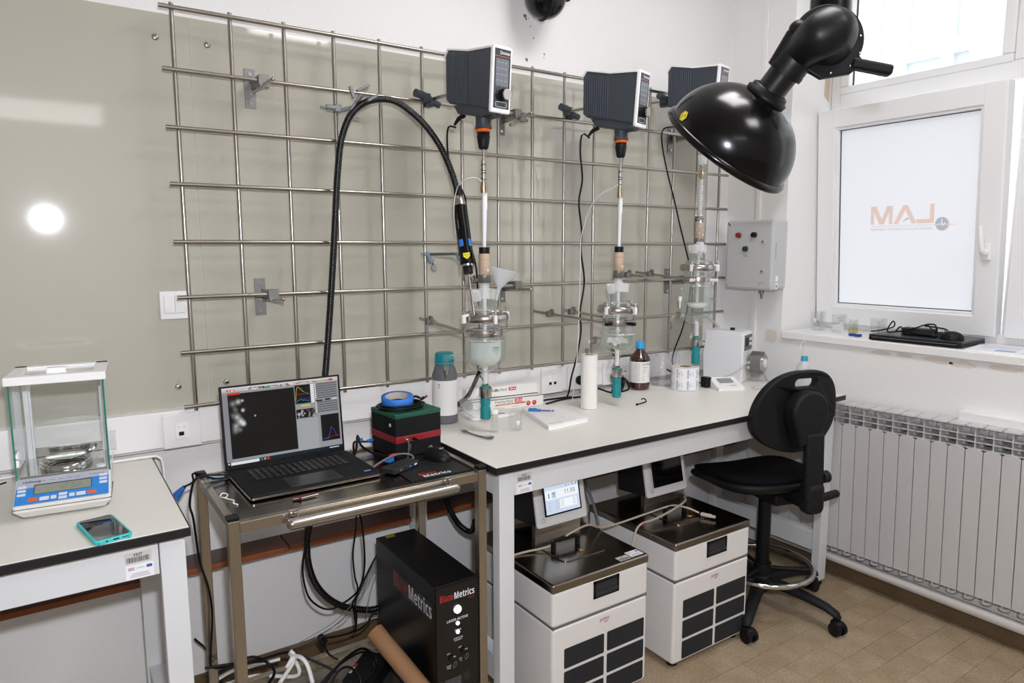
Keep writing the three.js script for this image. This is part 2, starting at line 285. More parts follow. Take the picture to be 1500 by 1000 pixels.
// ---------- lights ----------
{
  const f = thing('camera_flash', 'camera flash head mounted above the viewpoint', 'flash', [-0.338, 1.727, 2.42]);
  part(f, 'housing', [rb(0.075, 0.05, 0.07, 0.006, 0, 0, 0.052)], M.black);
  part(f, 'flash_lens', bx(0.052, 0.03, 0.006, 0, 0, 0.014), std('#ffffff', 0.3, 0, { emissive: col('#f4f8ff'), emissiveIntensity: 14 }));
  f.rotation.set(-0.1315, -0.5934, 0, 'YXZ');
  const l = new THREE.SpotLight('#f3f5ff', FLASH, 0, 1.05, 0.35, 2); l.castShadow = true; l.shadow.radius = 1.4; l.shadow.mapSize.set(2048, 2048);
  l.position.set(-0.336, 1.727, 2.405); l.target.position.copy(l.position).add(new THREE.Vector3(0.5543, -0.131, -0.822).multiplyScalar(2)); scene.add(l, l.target);
}
{
  const lampMat = std('#ffffff', 0.4, 0, { emissive: col('#f8f5f6'), emissiveIntensity: TUBE });
  const lampSoft = lampMat.clone(); lampSoft.emissiveIntensity = TUBE * 0.55;
  for (const [x, y, z, w, d, dh, k, lab] of [[-0.75, 2.78, 4.7, 1.8, 0.17, 0.13, 0.4, 'long white linear lamp over the rear of the room'], [1.35, 3.2, 1.35, 0.6, 0.6, 0.012, 1, 'square white ceiling lamp nearest the lattice wall'], [1.35, 3.2, 2.85, 0.6, 0.6, 0.012, 1, 'square white ceiling lamp farther from the lattice wall']]) {
    const t = thing('ceiling_lamp', lab, 'lamp', [x, y, z]);
    part(t, 'housing', [ab(-w / 2 - 0.02, w / 2 + 0.02, 0, 0.05, -d / 2 - 0.015, d / 2 + 0.015, 0.008), cy(0.006, 0.006, CE - y - 0.04, -w * 0.35, (CE - y) / 2 + 0.02, 0), cy(0.006, 0.006, CE - y - 0.04, w * 0.35, (CE - y) / 2 + 0.02, 0)], M.softwhite);
    part(t, 'diffuser', ab(-w / 2, w / 2, -dh, 0.002, -d / 2, d / 2), k < 1 ? lampSoft : lampMat);
    const r = new THREE.RectAreaLight('#f8f5f6', TUBE * k, w, d); r.position.set(x, y - dh - 0.008, z); r.lookAt(x, 0, z); scene.add(r);
  }
}

// ================= ON THE BACK WALL =================
M.panelglass = std('#b5b2a3', 0.5, 0, { clearcoat: 1, clearcoatRoughness: 0.055 });
const screwAt = (p, x, y) => part(p, 'screw', [at(la([[0, 0.007], [0.005, 0.0068], [0.009, 0.005], [0.0105, 0.002], [0.0105, 0]], 20), x, y, 0, Math.PI / 2), at(cy(0.004, 0.004, 0.002, 0, 0, 0, Math.PI / 2), x, y, 0.0068)], M.screwm);
{
  const p = thing('glass_wall_panel', 'plain greige glass wall panel behind the analytical balance', 'wall panel', [0, 0, ZB]);
  part(p, 'sheet', ab(XL, 0.0555, 1.03, 2.262, 0, 0.006), M.panelglass);
  const q = thing('glass_wall_panel', 'greige glass wall panel behind the steel lattice', 'wall panel', [0, 0, ZB]);
  part(q, 'sheet', ab(0.0575, 2.498, 1.03, 2.262, 0, 0.006), M.panelglass);
  const g1 = grp(p, 'screws', [0, 0, 0.006]), g2 = grp(q, 'screws', [0, 0, 0.006]);
  for (const y of [2.189, 1.098]) { screwAt(g1, -0.038, y); screwAt(g2, 0.111, y); }
  screwAt(g2, 2.44, 2.189); screwAt(g2, 2.44, 1.1);
}
{
  const g = thing('lattice_frame', 'welded stainless steel rod lattice standing off the wall', 'lattice', [0, 0, 0]);
  const dy = [-0.0123, 0.0244, 0.0071, -0.0181, -0.0031, -0.007, 0.0009, 0.0081], ry = dy.map((d, i) => (13.55 - (i + d) * 1.0383) / 6);
  for (let i = 0; i < 16; i++) part(g, 'vertical_rod', [rod([i / 6, ry[7] - 0.016, -0.006], [i / 6, ry[0] + 0.016, -0.006], 0.0065)], M.rod);
  for (let j = 0; j < 8; j++) part(g, 'horizontal_rod', [rod([-0.036, ry[j], 0.006], [2.55, ry[j], 0.006], 0.0068)], M.rod);
  for (const [x, y] of [[0.236, ry[1]], [0.236, ry[5]], [1.226, ry[1]], [1.226, ry[5]], [2.215, ry[1]], [2.215, ry[5]]]) {
    const b = grp(g, 'bracket', [x, y, 0]);
    part(b, 'plate', [rb(0.036, 0.125, 0.004, 0.001, 0, -0.012, ZB + 0.008)], M.dull);
    part(b, 'arm', [rb(0.006, 0.03, 0.1, 0.001, 0.006, 0, ZB + 0.06), rb(0.03, 0.034, 0.006, 0.001, 0.022, -0.004, 0.018), rb(0.03, 0.006, 0.03, 0.001, 0.022, 0.014, 0.006)], M.dull);
    part(b, 'hook', [rod([0.01, -0.022, ZB + 0.01], [0.026, -0.012, 0.1], 0.006), sp(0.0066, 0.026, -0.012, 0.1)], M.steel);
    part(b, 'bolt', [cy(0.006, 0.006, 0.006, 0, 0.034, ZB + 0.012, Math.PI / 2, 0, 0, 6), cy(0.006, 0.006, 0.006, 0, -0.06, ZB + 0.012, Math.PI / 2, 0, 0, 6)], M.screwm);
  }
}
{
  const t = thing('light_switch', 'white double rocker light switch on the greige panel', 'switch', [-0.034, 1.366, ZB + 0.006]);
  part(t, 'plate', rb(0.086, 0.09, 0.009, 0.003, 0, 0, 0.0045), M.gloss);
  for (const s of [-1, 1]) part(t, 'rocker', rb(0.03, 0.058, 0.006, 0.0015, s * 0.0155, 0.004, 0.011, s * 0.03), M.gloss);
}
{
  const t = thing('cable_trunking', 'white plastic cable trunking running along the back wall', 'trunking', [0, 0, ZB]);
  part(t, 'channel', [ab(XL, 2.63, 0.912, 1.03, 0, 0.052, 0.004)], M.gloss);
  for (const x of [-0.7, 0.28, 1.24, 1.66, 2.3]) part(t, 'joint', ab(x - 0.012, x + 0.012, 0.911, 1.031, 0, 0.0535, 0.003), M.gloss);
  part(t, 'lower_strip', ab(XL, 2.63, 0.9, 0.913, 0, 0.03, 0.003), M.gloss);
}
{
  const z = ZB + 0.052, face = (t, w, h) => part(t, 'cover_plate', [rb(w, h, 0.012, 0.004, 0, 0, 0.006)], M.gloss);
  const a = thing('data_socket', 'white data socket with a single jack left of the laptop', 'socket', [-0.043, 0.965, z]); face(a, 0.112, 0.112);
  part(a, 'insert', rb(0.04, 0.05, 0.004, 0.001, 0.0, 0, 0.0125), M.softwhite); part(a, 'jack', [bx(0.015, 0.012, 0.003, -0.003, -0.009, 0.0145)], M.black); part(a, 'shutter', [bx(0.002, 0.002, 0.001, -0.011, 0.014, 0.0148), bx(0.002, 0.002, 0.001, 0.006, 0.014, 0.0148)], M.black);
  const b = thing('data_socket', 'white data socket with two jacks behind the foil boxes', 'socket', [1.456, 0.965, z]); face(b, 0.116, 0.112);
  for (const s of [-1, 1]) { part(b, 'insert', rb(0.022, 0.045, 0.004, 0.001, s * 0.013, 0, 0.0125), M.softwhite); part(b, 'jack', bx(0.012, 0.012, 0.003, s * 0.013, -0.01, 0.0145), M.black); }
  for (const [x, lab] of [[1.6, 'white round mains socket left of the paper roll'], [1.812, 'white round mains socket behind the middle reactor'], [0.27, 'white blank socket plate hidden behind the laptop screen']]) {
    const c = thing('mains_socket', lab, 'socket', [x, 0.965, z]); face(c, 0.112, 0.112); part(c, 'well', [to(0.022, 0.0025, 0, 0, 0.0125), cy(0.02, 0.02, 0.002, 0, 0, 0.0125, Math.PI / 2)], M.softwhite);
  }
}

// ================= STIRRERS, REACTORS AND WHAT HANGS ON THE LATTICE =================
const AX = [[0.9, 0.313], [1.57, 0.27], [2.13, 0.2]];
// ---- overhead stirrer: origin on the drive axis at the chuck tip, front towards +z ----
const screenLit = ctex(256, 512, (x, w, h) => {
  fill(x, '#23272d', 0, 0, w, h); fill(x, '#d9622a', 0, 62, w, 5); txt(x, 'heidolph', 118, 44, 30, '#e8e8e8', 'bold'); x.strokeStyle = '#e8e8e8'; x.lineWidth = 5; x.strokeRect(88, 22, 22, 22);
  fill(x, '#6c7078', 24, 84, 208, 236); x.fillStyle = '#8a8f97'; for (let i = 0; i < 4; i++) for (let j = 0; j < 3; j++) x.fillRect(40 + j * 62, 110 + i * 52, 44, 9);
  x.strokeStyle = '#6d7178'; x.lineWidth = 4; for (const cx of [48, 128, 208]) { x.beginPath(); x.arc(cx, 356, 27, 0, 7); x.stroke(); }
});
const panelMat = std('#ffffff', 0.08, 0, { map: screenLit });
const warn = printed(64, 64, (x, w, h) => { fill(x, '#3a4048', 0, 0, w, h); x.fillStyle = '#f0a51c'; x.beginPath(); x.moveTo(32, 4); x.lineTo(62, 58); x.lineTo(2, 58); x.fill(); fill(x, '#222', 29, 22, 6, 22); fill(x, '#222', 29, 48, 6, 6); });
const inlay = printed(256, 96, (x, w, h) => { fill(x, '#23272d', 0, 0, w, h); x.strokeStyle = '#dfe2e5'; x.lineWidth = 7; x.beginPath(); x.roundRect(14, 14, w - 28, h - 28, 32); x.stroke(); fill(x, '#dfe2e5', 44, 44, 12, 8); fill(x, '#dfe2e5', 200, 44, 12, 8); }, 0.2);
function makeStirrer(label, p, ry) {
  const t = thing('overhead_stirrer', label, 'stirrer', p, ry);
  // silhouette seen from the side: z (depth) and y (height)
  const zb = -0.157, zf = 0.088, FT = 0.072;
  const F = (g) => { const m = new THREE.Matrix4().makeTranslation(0, 0.108, zf).multiply(new THREE.Matrix4().makeRotationX(FT)); return g.applyMatrix4(m); };   // front panel leans forward by 4 degrees
  const prof = [[zb, 0.182], [zb + 0.02, 0.166], [-0.03, 0.146], [zf - 0.012, 0.119], [zf + 0.002, 0.309], [-0.03, 0.32], [zb + 0.016, 0.345], [zb, 0.325]];
  part(t, 'body', at(ex(prof.map(([a, b]) => [-a, b]), 0.076, 0.003), 0, 0, 0, 0, Math.PI / 2, 0).translate(-0.038, 0, 0), M.anthracite);
  const ribs = []; for (const s of [-1, 1]) for (let i = 0; i < 11; i++) ribs.push(bx(0.004, 0.155, 0.0045, s * 0.0395, 0.254 - i * 0.0021, zb + 0.012 + i * 0.0105));
  part(t, 'cooling_fins', ribs, std('#4b525b', 0.4)).userData.kind = 'stuff';
  const cover = [[zf + 0.002, 0.315], [-0.03, 0.326], [zb + 0.014, 0.352], [zb - 0.004, 0.328], [zb - 0.004, 0.32], [zb + 0.018, 0.345], [-0.03, 0.319], [zf + 0.002, 0.308]];
  part(t, 'top_cover', at(ex(cover.map(([a, b]) => [-a, b]), 0.084, 0.0015), 0, 0, 0, 0, Math.PI / 2, 0).translate(-0.042, 0, 0), M.softwhite);
  part(t, 'front_frame', F(ex(rr(0.084, 0.21, 0.008, 0, 0.104), 0.014, 0.004).translate(0, 0, -0.013)), M.softwhite);
  part(t, 'display', F(pl(0.068, 0.185, 0, 0.106, 0.0015)), panelMat);
  const k = part(t, 'control_knob', F(at(cy(0.0185, 0.0195, 0.018), 0.008, 0.058, 0.01, Math.PI / 2)), M.blackmat);
  part(k, 'knob_face', F(at(cy(0.017, 0.018, 0.005), 0.008, 0.058, 0.021, Math.PI / 2)), M.steel);
  part(t, 'key_field', F(pl(0.056, 0.022, 0, 0.026, 0.002)), inlay);
  part(t, 'gear_foot', [at(ex([[0.125, 0.16], [0.1, 0.128], [-0.03, 0.1], [-0.062, 0.104], [-0.072, 0.125], [0.0, 0.15]], 0.066, 0.004), -0.033, 0, 0, 0, Math.PI / 2, 0), cy(0.027, 0.025, 0.04, 0, 0.095, 0), cy(0.027, 0.0285, 0.012, 0, 0.075, 0), rb(0.03, 0.02, 0.05, 0.006, 0.006, 0.107, 0.04), cy(0.006, 0.006, 0.004, 0.022, 0.104, 0.05, 0, 0, Math.PI / 2)], M.anthracite);
  part(t, 'warning_label', pl(0.013, 0.013, 0.012, 0.092, 0.0262, 0, 0.4), warn);
  part(t, 'collar', [la([[0, 0.056], [0.022, 0.056], [0.0255, 0.059], [0.0255, 0.066], [0.022, 0.069], [0, 0.069]])], M.orange);
  const ch = [la([[0.004, 0], [0.013, 0.0005], [0.0165, 0.006], [0.0205, 0.024], [0.022, 0.056], [0, 0.056]], 28)]; for (let i = 0; i < 12; i++) { const a = i / 12 * 6.283; ch.push(rod([Math.cos(a) * 0.0155, 0.005, Math.sin(a) * 0.0155], [Math.cos(a) * 0.0215, 0.045, Math.sin(a) * 0.0215], 0.0017, 0.0017, 6)); }
  part(t, 'chuck', ch, M.black);
  part(t, 'cable_plug', [rod([0, 0.128, -0.105], [-0.004, 0.118, -0.132], 0.009, 0.0075), rod([-0.004, 0.118, -0.132], [-0.012, 0.098, -0.146], 0.0075, 0.0045)], M.black);
  part(t, 'plug_tag', bx(0.006, 0.003, 0.006, -0.002, 0.114, -0.112), M.yellow);
  part(t, 'mounting_collar', cy(0.013, 0.013, 0.014, 0, 0.212, zb - 0.006, Math.PI / 2), M.black);
  part(t, 'mounting_rod', rod([0, 0.212, zb], [0, 0.212, zb - 0.125], 0.0065), M.steel);
  return t;
}
const stir1 = makeStirrer('dark grey overhead stirrer with its display and knob in view, nearest of the three', [0.9, 1.879, 0.313], 0.14);
const stir2 = copyOf(stir1, 'dark grey overhead stirrer in the middle, its screen catching warm light', [1.57, 1.903, 0.27], 0.29);
const stir3 = copyOf(stir1, 'dark grey overhead stirrer partly hidden behind the black extraction dome', [2.115, 2.013, 0.205], 0.2);

// ---- cross clamps that hold the stirrers ----
function bossHead(label, p, ry) {
  const t = thing('boss_clamp', label, 'clamp', p, ry);
  part(t, 'clamp_body', [rb(0.03, 0.034, 0.034, 0.006, 0, 0, 0.004), at(ex([[-0.016, -0.02], [0.016, -0.02], [0.02, 0.005], [0, 0.022], [-0.02, 0.005]], 0.03, 0.004), 0.006, -0.006, -0.012, 0, Math.PI / 2, 0), rb(0.026, 0.016, 0.02, 0.004, 0.02, -0.014, 0.018)], M.anthracite);
  for (const [a, b, r] of [[[-0.012, 0.006, 0.012], [-0.05, 0.012, 0.016], 0.015], [[0.012, -0.008, 0.01], [0.054, -0.02, 0.012], 0.0125]]) part(t, 'knob', [rod(a, b, r, r * 0.95), rod([a[0] * 0.6, a[1] * 0.6, a[2] * 0.6], a, r * 0.7)], M.anthracite);
  return t;
}
bossHead('grey two-knob boss clamp on the lattice holding the nearest stirrer', [0.834, 2.091, 0.015], 0.05);
bossHead('grey two-knob boss clamp on the lattice holding the middle stirrer', [1.5, 2.115, 0.013], 0.05);
bossHead('grey two-knob boss clamp on the lattice holding the stirrer behind the dome', [2.067, 2.225, 0.013], 0.05);

// ---- shaft, coupling and bearing of each stirrer ----
function makeShaft(label, p, y, tip, tall) {   // y: chuck, coupling top, brass top, brass bottom, cap; local y = world y
  const t = thing('stirrer_shaft', label, 'shaft', p);
  part(t, 'drive_rod', rod([0, y[0] + 0.02, 0], [0, y[1] - 0.01, 0], 0.0045), M.steel);
  const c = [cy(0.0085, 0.0085, y[1] - y[2], 0, (y[1] + y[2]) / 2, 0)], n = 4; 
  part(t, 'coupling', c, M.steel);
  const rings = []; for (let i = 0; i < n; i++) rings.push(to(0.0082, 0.0016, 0, y[1] - (i + 1.1) * (y[1] - y[2]) / (n + 1.2), 0, Math.PI / 2 + 0.5 * (i % 2 ? 1 : -1), 0, 0, 20, 6, 3.4));
  part(t, 'coupling_slots', rings, M.black);
  part(t, 'union_nut', [cy(0.012, 0.0115, (y[2] - y[3]) * 0.62, 0, y[3] + (y[2] - y[3]) * 0.34, 0, 0, 0, 0, 12), cy(0.0105, 0.0105, (y[2] - y[3]) * 0.3, 0, y[2] - (y[2] - y[3]) * 0.16, 0)], M.brass);
  part(t, 'sensor_sleeve', [rod([0.0, y[3], 0], [0, y[3] - 0.03, 0], 0.005), rod([0.009, y[3] + 0.01, 0], [0.0085, y[3] - 0.055, 0], 0.0042)], M.softwhite);
  part(t, 'coated_shaft', [rod([0, y[3] - 0.02, 0], [0, tip, 0], 0.0068), rod([0.0085, y[3] - 0.055, 0.001], [0.004, y[4], 0.001], 0.0024)], std('#e9ecf0', 0.35));
  const b = [cy(0.013, 0.013, 0.026, 0, tip, 0)]; for (let i = 0; i < 4; i++) { const a = i * Math.PI / 2 + 0.45; b.push(at(bx(0.034, 0.024, 0.006), 0.026, 0, 0, 0.75).applyMatrix4(new THREE.Matrix4().makeRotationY(a)).translate(0, tip, 0)); }
  part(t, 'impeller', tall ? [la([[0.006, tip + 0.022], [0.05, tip + 0.022], [0.036, tip], [0.006, tip - 0.004]], 28)] : b, M.softwhite);
  return t;
}
makeShaft('white coated stirring shaft of the nearest reactor with slotted steel coupling', [0.9, 0, 0.313], [1.879, 1.842, 1.767, 1.733, 1.549], 1.165);
makeShaft('white coated stirring shaft of the middle reactor above its white impeller', [1.57, 0, 0.27], [1.903, 1.86, 1.785, 1.745, 1.552], 1.168);
makeShaft('white coated stirring shaft of the rear reactor half hidden by the condenser', [2.138, 0, 0.19], [2.013, 1.96, 1.9, 1.86, 1.58], 1.272, true);
function makeGuide(label, p, y, cap) {   // y: top of cap, bottom of cap, bottom of body, bottom of sleeve
  const t = thing('bearing_guide', label, 'bearing', p);
  part(t, 'screw_cap', [cy(0.0185, 0.0185, y[0] - y[1], 0, (y[0] + y[1]) / 2, 0, 0, 0, 0, 28)], cap || M.black);
  part(t, 'housing', [la([[0, y[1]], [0.0165, y[1]], [0.019, y[1] - 0.004], [0.019, y[1] - 0.02], [0.0172, y[1] - 0.021], [0.0172, y[1] - 0.024], [0.0188, y[1] - 0.026], [0.019, y[2]], [0, y[2]]])], M.beige);
  part(t, 'magnet_plug', at(cy(0.004, 0.004, 0.004), 0.002, y[2] + 0.016, 0.019, Math.PI / 2), M.gloss);
  part(t, 'steel_sleeve', [la([[0, y[2]], [0.0215, y[2]], [0.0225, y[2] - 0.003], [0.0225, y[3]], [0, y[3]]])], M.dull);
  part(t, 'ground_cone', [la([[0.012, y[3]], [0.0165, y[3] - 0.004], [0.014, y[3] - 0.055], [0.012, y[3] - 0.055]])], M.frost);
  return t;
}
makeGuide('beige bearing housing with black cap on the nearest reactor lid', [0.9, 0, 0.313], [1.549, 1.528, 1.454, 1.426]);
makeGuide('beige bearing housing with black cap on the middle reactor lid', [1.57, 0, 0.27], [1.552, 1.53, 1.455, 1.425]);
makeGuide('pale bearing housing with black cap behind the glass condenser', [2.138, 0, 0.19], [1.69, 1.665, 1.59, 1.565]);

// ---- jacketed glass reactor: y0 = lid ring height, jacket given by top and bottom ----
const beadM = std('#f7fafa', 0.12, 0, { transmission: 0.8, thickness: 0, ior: 1.9 });
function makeReactor(label, p, o) {
  const t = thing('glass_reactor', label, 'reactor', p, o.turn || 0), G = M.labglass, yr = o.ring, jt = o.jacket, jb = o.base, rim = 0.078;
  // lid: dome with ground-glass necks
  part(t, 'lid', [la([[0.079, yr - 0.006], [0.079, yr + 0.006], [0.066, yr + 0.012], [0.058, yr + 0.03], [0.03, yr + 0.043], [0.015, yr + 0.044]], 36), la([[0.075, yr - 0.006], [0.062, yr + 0.008], [0.054, yr + 0.026], [0.015, yr + 0.04]], 36)], G);
  const nk = o.neck;  // top of the necks
  const cn = grp(t, 'centre_neck'); part(cn, 'neck_tube', [la([[0.02, nk - 0.035], [0.0195, nk - 0.06], [0.015, yr + 0.044]])], G); part(cn, 'ground_joint', [la([[0.0212, nk + 0.002], [0.0222, nk], [0.0205, nk - 0.004], [0.0195, nk - 0.035]])], M.frost);
  for (const a of o.necks) {
    const n = grp(t, 'side_neck'), dx = Math.cos(a), dz = Math.sin(a), tl = 0.16, L = nk - 0.004 - yr - 0.03;
    n.position.set(dx * 0.042, yr + 0.03, dz * 0.042); n.quaternion.setFromUnitVectors(new THREE.Vector3(0, 1, 0), new THREE.Vector3(dx * tl, 1, dz * tl).normalize());
    part(n, 'neck_tube', [la([[0.0155, L - 0.035], [0.015, L - 0.05], [0.0105, 0.012], [0.014, 0]], 24)], G);
    part(n, 'ground_joint', [la([[0.0178, L + 0.001], [0.0188, L - 0.001], [0.017, L - 0.005], [0.0155, L - 0.035]], 24)], M.frost);
  }
  part(t, 'clamp_ring', [la([[0.07, yr + 0.012], [0.078, yr + 0.0165], [0.083, yr + 0.012], [0.085, yr], [0.083, yr - 0.01], [0.078, yr - 0.013], [0.074, yr - 0.01]], 48)], M.steel);
  // neck between lid flange and jacket, two bulges of glass
  const yh = o.hold;
  part(t, 'vessel_flange', [la([[0.079, yr - 0.006], [0.079, yr - 0.016], [0.064, yr - 0.024], [0.058, yr - 0.034], [0.06, yh + 0.012], [0.0585, yh - 0.012], [0.062, jt + 0.004], [0.071, jt - 0.006]], 40)], G);
  part(t, 'holder_band', [la([[0.062, yh + 0.011], [0.0635, yh + 0.011], [0.0635, yh - 0.011], [0.062, yh - 0.011]], 48)], M.steel);
  // jacket outside and vessel inside
  const side = (r, top, bot, rn) => { const q = [[r * 0.985, top]]; q.push([r, top - 0.008]); const y0 = bot + r * 0.62; q.push([r, y0]); for (let i = 1; i <= 7; i++) { const a = i / 7 * 1.25; q.push([Math.max(rn, r * Math.cos(a) * 1.0), y0 - (y0 - bot) * Math.sin(a) * 1.03]); } q.push([rn, bot - 0.003]); return q; };
  const ij = o.inner ?? jt;
  part(t, 'jacket', [la(side(0.0712, jt, jb, 0.0165), 48)], M.glassG);
  part(t, 'inner_vessel', [la([[0.0585, yh - 0.012], ...side(0.06, ij - 0.004, jb + 0.016, 0.012)], 48)], G);
  part(t, 'glass_bead', [to(0.0792, 0.0022, 0, yr - 0.016, 0, Math.PI / 2, 0, 0, 44, 8), to(0.0605, 0.002, 0, yh + 0.016, 0, Math.PI / 2, 0, 0, 40, 8), to(0.0702, 0.0024, 0, jt - 0.001, 0, Math.PI / 2, 0, 0, 44, 8), to(0.0575, 0.0018, 0, yr + 0.03, 0, Math.PI / 2, 0, 0, 40, 8), to(0.0165, 0.0022, 0, jb - 0.002, 0, Math.PI / 2, 0, 0, 24, 8)], beadM);
  if (o.liquid) part(t, 'slurry', [la([[0, o.liquid], [0.0585, o.liquid], ...side(0.0585, o.liquid - 0.001, jb + 0.018, 0.011), [0, jb + 0.018]], 40)], o.liquidMat);
  part(t, 'print', [at(new THREE.CylinderGeometry(0.0717, 0.0717, 0.034, 12, 1, true, 0.1, 0.55), 0, (jt + jb) / 2 + 0.022, 0, 0, o.print ?? 0, 0)], o.printMat);
  // outlet: tube, side spout and the PTFE drain valve
  const v = o.valve;   // tube bottom, clamp top, clamp bottom, step, end
  part(t, 'outlet_tube', [la([[0.0165, jb + 0.002], [0.0135, jb - 0.01], [0.0135, v[0]], [0.011, v[0]]], 24)], G);
  part(t, 'valve_stem', [cy(0.0085, 0.0085, jb - v[0], 0, (jb + v[0]) / 2 + 0.006, 0), cy(0.0095, 0.0095, 0.006, 0, jb + 0.008, 0)], M.softwhite);
  const sd = o.spout;
  part(t, 'spout', [tb([[-0.008, v[0] + 0.038, 0.004], [-0.03 * sd, v[0] + 0.03, 0.008], [-0.05 * sd, v[0] + 0.006, 0.012], [-0.068 * sd, v[0] - 0.03, 0.015]], 0.0095, 14)[0]], G);
  const d = grp(t, 'drain_valve');
  part(d, 'seal_ring', cy(0.0138, 0.0138, 0.004, 0, v[0] - 0.002, 0), std('#3d9468', 0.4));
  part(d, 'valve_body', [la([[0, v[0] - 0.004], [0.0145, v[0] - 0.004], [0.0155, v[2]], [0.0185, v[2] - 0.008], [0.0182, v[2] - 0.024], [0.0162, v[2] - 0.032], [0.0162, v[3] + 0.004], [0.0185, v[3]], [0.0182, v[4] + 0.002], [0.0165, v[4]], [0, v[4]]], 28)], M.teal);
  part(d, 'band_clamp', [la([[0.0205, v[1]], [0.0225, v[1]], [0.0225, v[2]], [0.0205, v[2]]], 32), rod([0.018, (v[1] + v[2]) / 2 + 0.006, 0.012], [0.034, (v[1] + v[2]) / 2 + 0.006, 0.018], 0.003), cy(0.005, 0.005, 0.006, 0.034, (v[1] + v[2]) / 2 + 0.006, 0.018, 0, 0, Math.PI / 2)], M.steel);
  part(d, 'pin', cy(0.002, 0.002, 0.002, 0.008, v[4] + 0.012, 0.0166, Math.PI / 2), M.black);
  // three clamping screws round the rim
  for (const a of o.screws) {
    const s = grp(t, 'rim_clamp', [Math.cos(a) * 0.096, 0, Math.sin(a) * 0.096], -a);
    part(s, 'screw', [rod([0, yr + 0.036, 0], [0, yh - 0.004, 0], 0.0028)], M.steel);
    part(s, 'wing_nut', [cy(0.005, 0.006, 0.012, 0, yr + 0.026, 0), rb(0.006, 0.004, 0.03, 0.002, 0, yr + 0.029, 0)], M.chrome);
    part(s, 'claw', [rb(0.014, 0.03, 0.012, 0.003, 0.002, yr + 0.001, 0), rb(0.024, 0.009, 0.012, 0.003, -0.01, yr + 0.013, 0)], o.claw || M.gloss);
    part(s, 'band_lug', [rb(0.04, 0.014, 0.014, 0.003, -0.016, yh, 0)], o.lug || M.steel);
  }
  // jacket port with elbow, lower left
  const e = o.port;
  part(t, 'port_tube', [tb([[-0.062, e, -0.006], [-0.084, e + 0.008, -0.012], [-0.112, e + 0.014, -0.018]], 0.0125, 14)[0], tb([[-0.112, e + 0.014, -0.018], [-0.132, e + 0.012, -0.02], [-0.145, e - 0.002, -0.02], [-0.146, e - 0.022, -0.02]], 0.0085, 12)[0]], G);
  part(t, 'port_nut', [at(cy(0.0165, 0.0165, 0.024, 0, 0, 0, 0, 0, Math.PI / 2 - 0.25), -0.1, e + 0.012, -0.016)], o.portMat || M.glass);
  part(t, 'hose_barb', [cy(0.0085, 0.0085, 0.014, -0.146, e - 0.024, -0.02), cy(0.005, 0.0035, 0.018, -0.146, e - 0.04, -0.02)], o.portMat || M.chrome);
  return t;
}
const print1 = std('#ffffff', 0.3, 0, { transparent: true, alphaTest: 0.4, side: THREE.DoubleSide, map: ctex(256, 256, (x, w, h) => { fill(x, '#1d7f86', 0, 0, w, h); }), alphaMap: ctex(256, 256, (x, w, h) => { fill(x, '#000', 0, 0, w, h); txt(x, 'HWS', 40, 80, 78, '#fff'); txt(x, 'LABORTECHNIK', 30, 118, 22, '#fff'); fill(x, '#fff', 30, 128, 190, 4); txt(x, '1000 ml', 90, 176, 26, '#fff'); fill(x, '#fff', 120, 200, 40, 4); fill(x, '#fff', 120, 225, 40, 4); }, false) });
const slurry = std('#f8f9f4', 0.35, 0, { transmission: 0.25, thickness: 0 });
makeReactor('jacketed glass reactor filled with milky slurry, nearest of the three on the lattice', [0.9, 0, 0.313], { ring: 1.304, neck: 1.405, hold: 1.25, jacket: 1.229, base: 1.115, liquid: 1.222, liquidMat: slurry, printMat: print1, print: -0.35, necks: [2.75, -0.35, -1.6], valve: [1.062, 1.053, 1.019, 0.98, 0.94], spout: 1, screws: [2.95, -0.05, 1.75], port: 1.16 });
makeReactor('jacketed glass reactor standing empty in the middle with a white impeller inside', [1.57, 0, 0.27], { ring: 1.296, neck: 1.405, hold: 1.243, jacket: 1.2, inner: 1.21, base: 1.117, printMat: print1, print: -0.2, necks: [2.9, -0.3, -1.5], valve: [1.056, 1.048, 1.017, 0.977, 0.93], spout: 1, screws: [2.8, -0.2, 1.55], port: 1.16, lug: M.black, portMat: M.steel });
makeReactor('tall jacketed glass reactor at the far right with a white lidless cup inside', [2.13, 0, 0.2], { ring: 1.456, neck: 1.563, hold: 1.402, jacket: 1.375, base: 1.195, printMat: print1, print: -0.1, necks: [2.75, -0.35, -1.4], valve: [1.135, 1.122, 1.094, 1.055, 1.01], spout: 1, screws: [2.75, -0.2, 1.4], port: 1.228, lug: M.gloss, portMat: M.steel });
// ---- lattice support arms of the reactors ----
function supportArm(label, a, b, jaw, tail) {
  const t = thing('support_arm', label, 'clamp arm');
  const d = V(b).sub(V(a)).normalize(), tl = V(a).addScaledVector(d, -tail);
  part(t, 'rod', [rod(tl.toArray(), b, 0.0062), sp(0.0064, ...tl.toArray())], M.steel);
  part(t, 'cross_block', [rb(0.03, 0.026, 0.026, 0.004, ...a), cy(0.006, 0.006, 0.016, a[0], a[1] + 0.016, a[2] + 0.012, Math.PI / 2), cy(0.006, 0.006, 0.018, a[0] + 0.02, a[1] - 0.004, a[2], 0, 0, Math.PI / 2)], M.dull);
  if (jaw) part(t, 'jaw', [rod(b, V(b).addScaledVector(d, 0.02).toArray(), 0.009, 0.007)], M.steel);
  return t;
}
supportArm('steel support arm reaching from the lattice to the nearest reactor band', [0.833, 1.27, 0.02], [0.845, 1.25, 0.285], true, 0.07);
supportArm('steel support arm with a slanting tail left of the middle reactor', [1.41, 1.268, 0.02], [1.508, 1.243, 0.262], true, 0.08);
supportArm('steel support arm on the right side of the nearest reactor neck', [1.03, 1.42, 0.02], [0.95, 1.43, 0.2], false, 0.1);
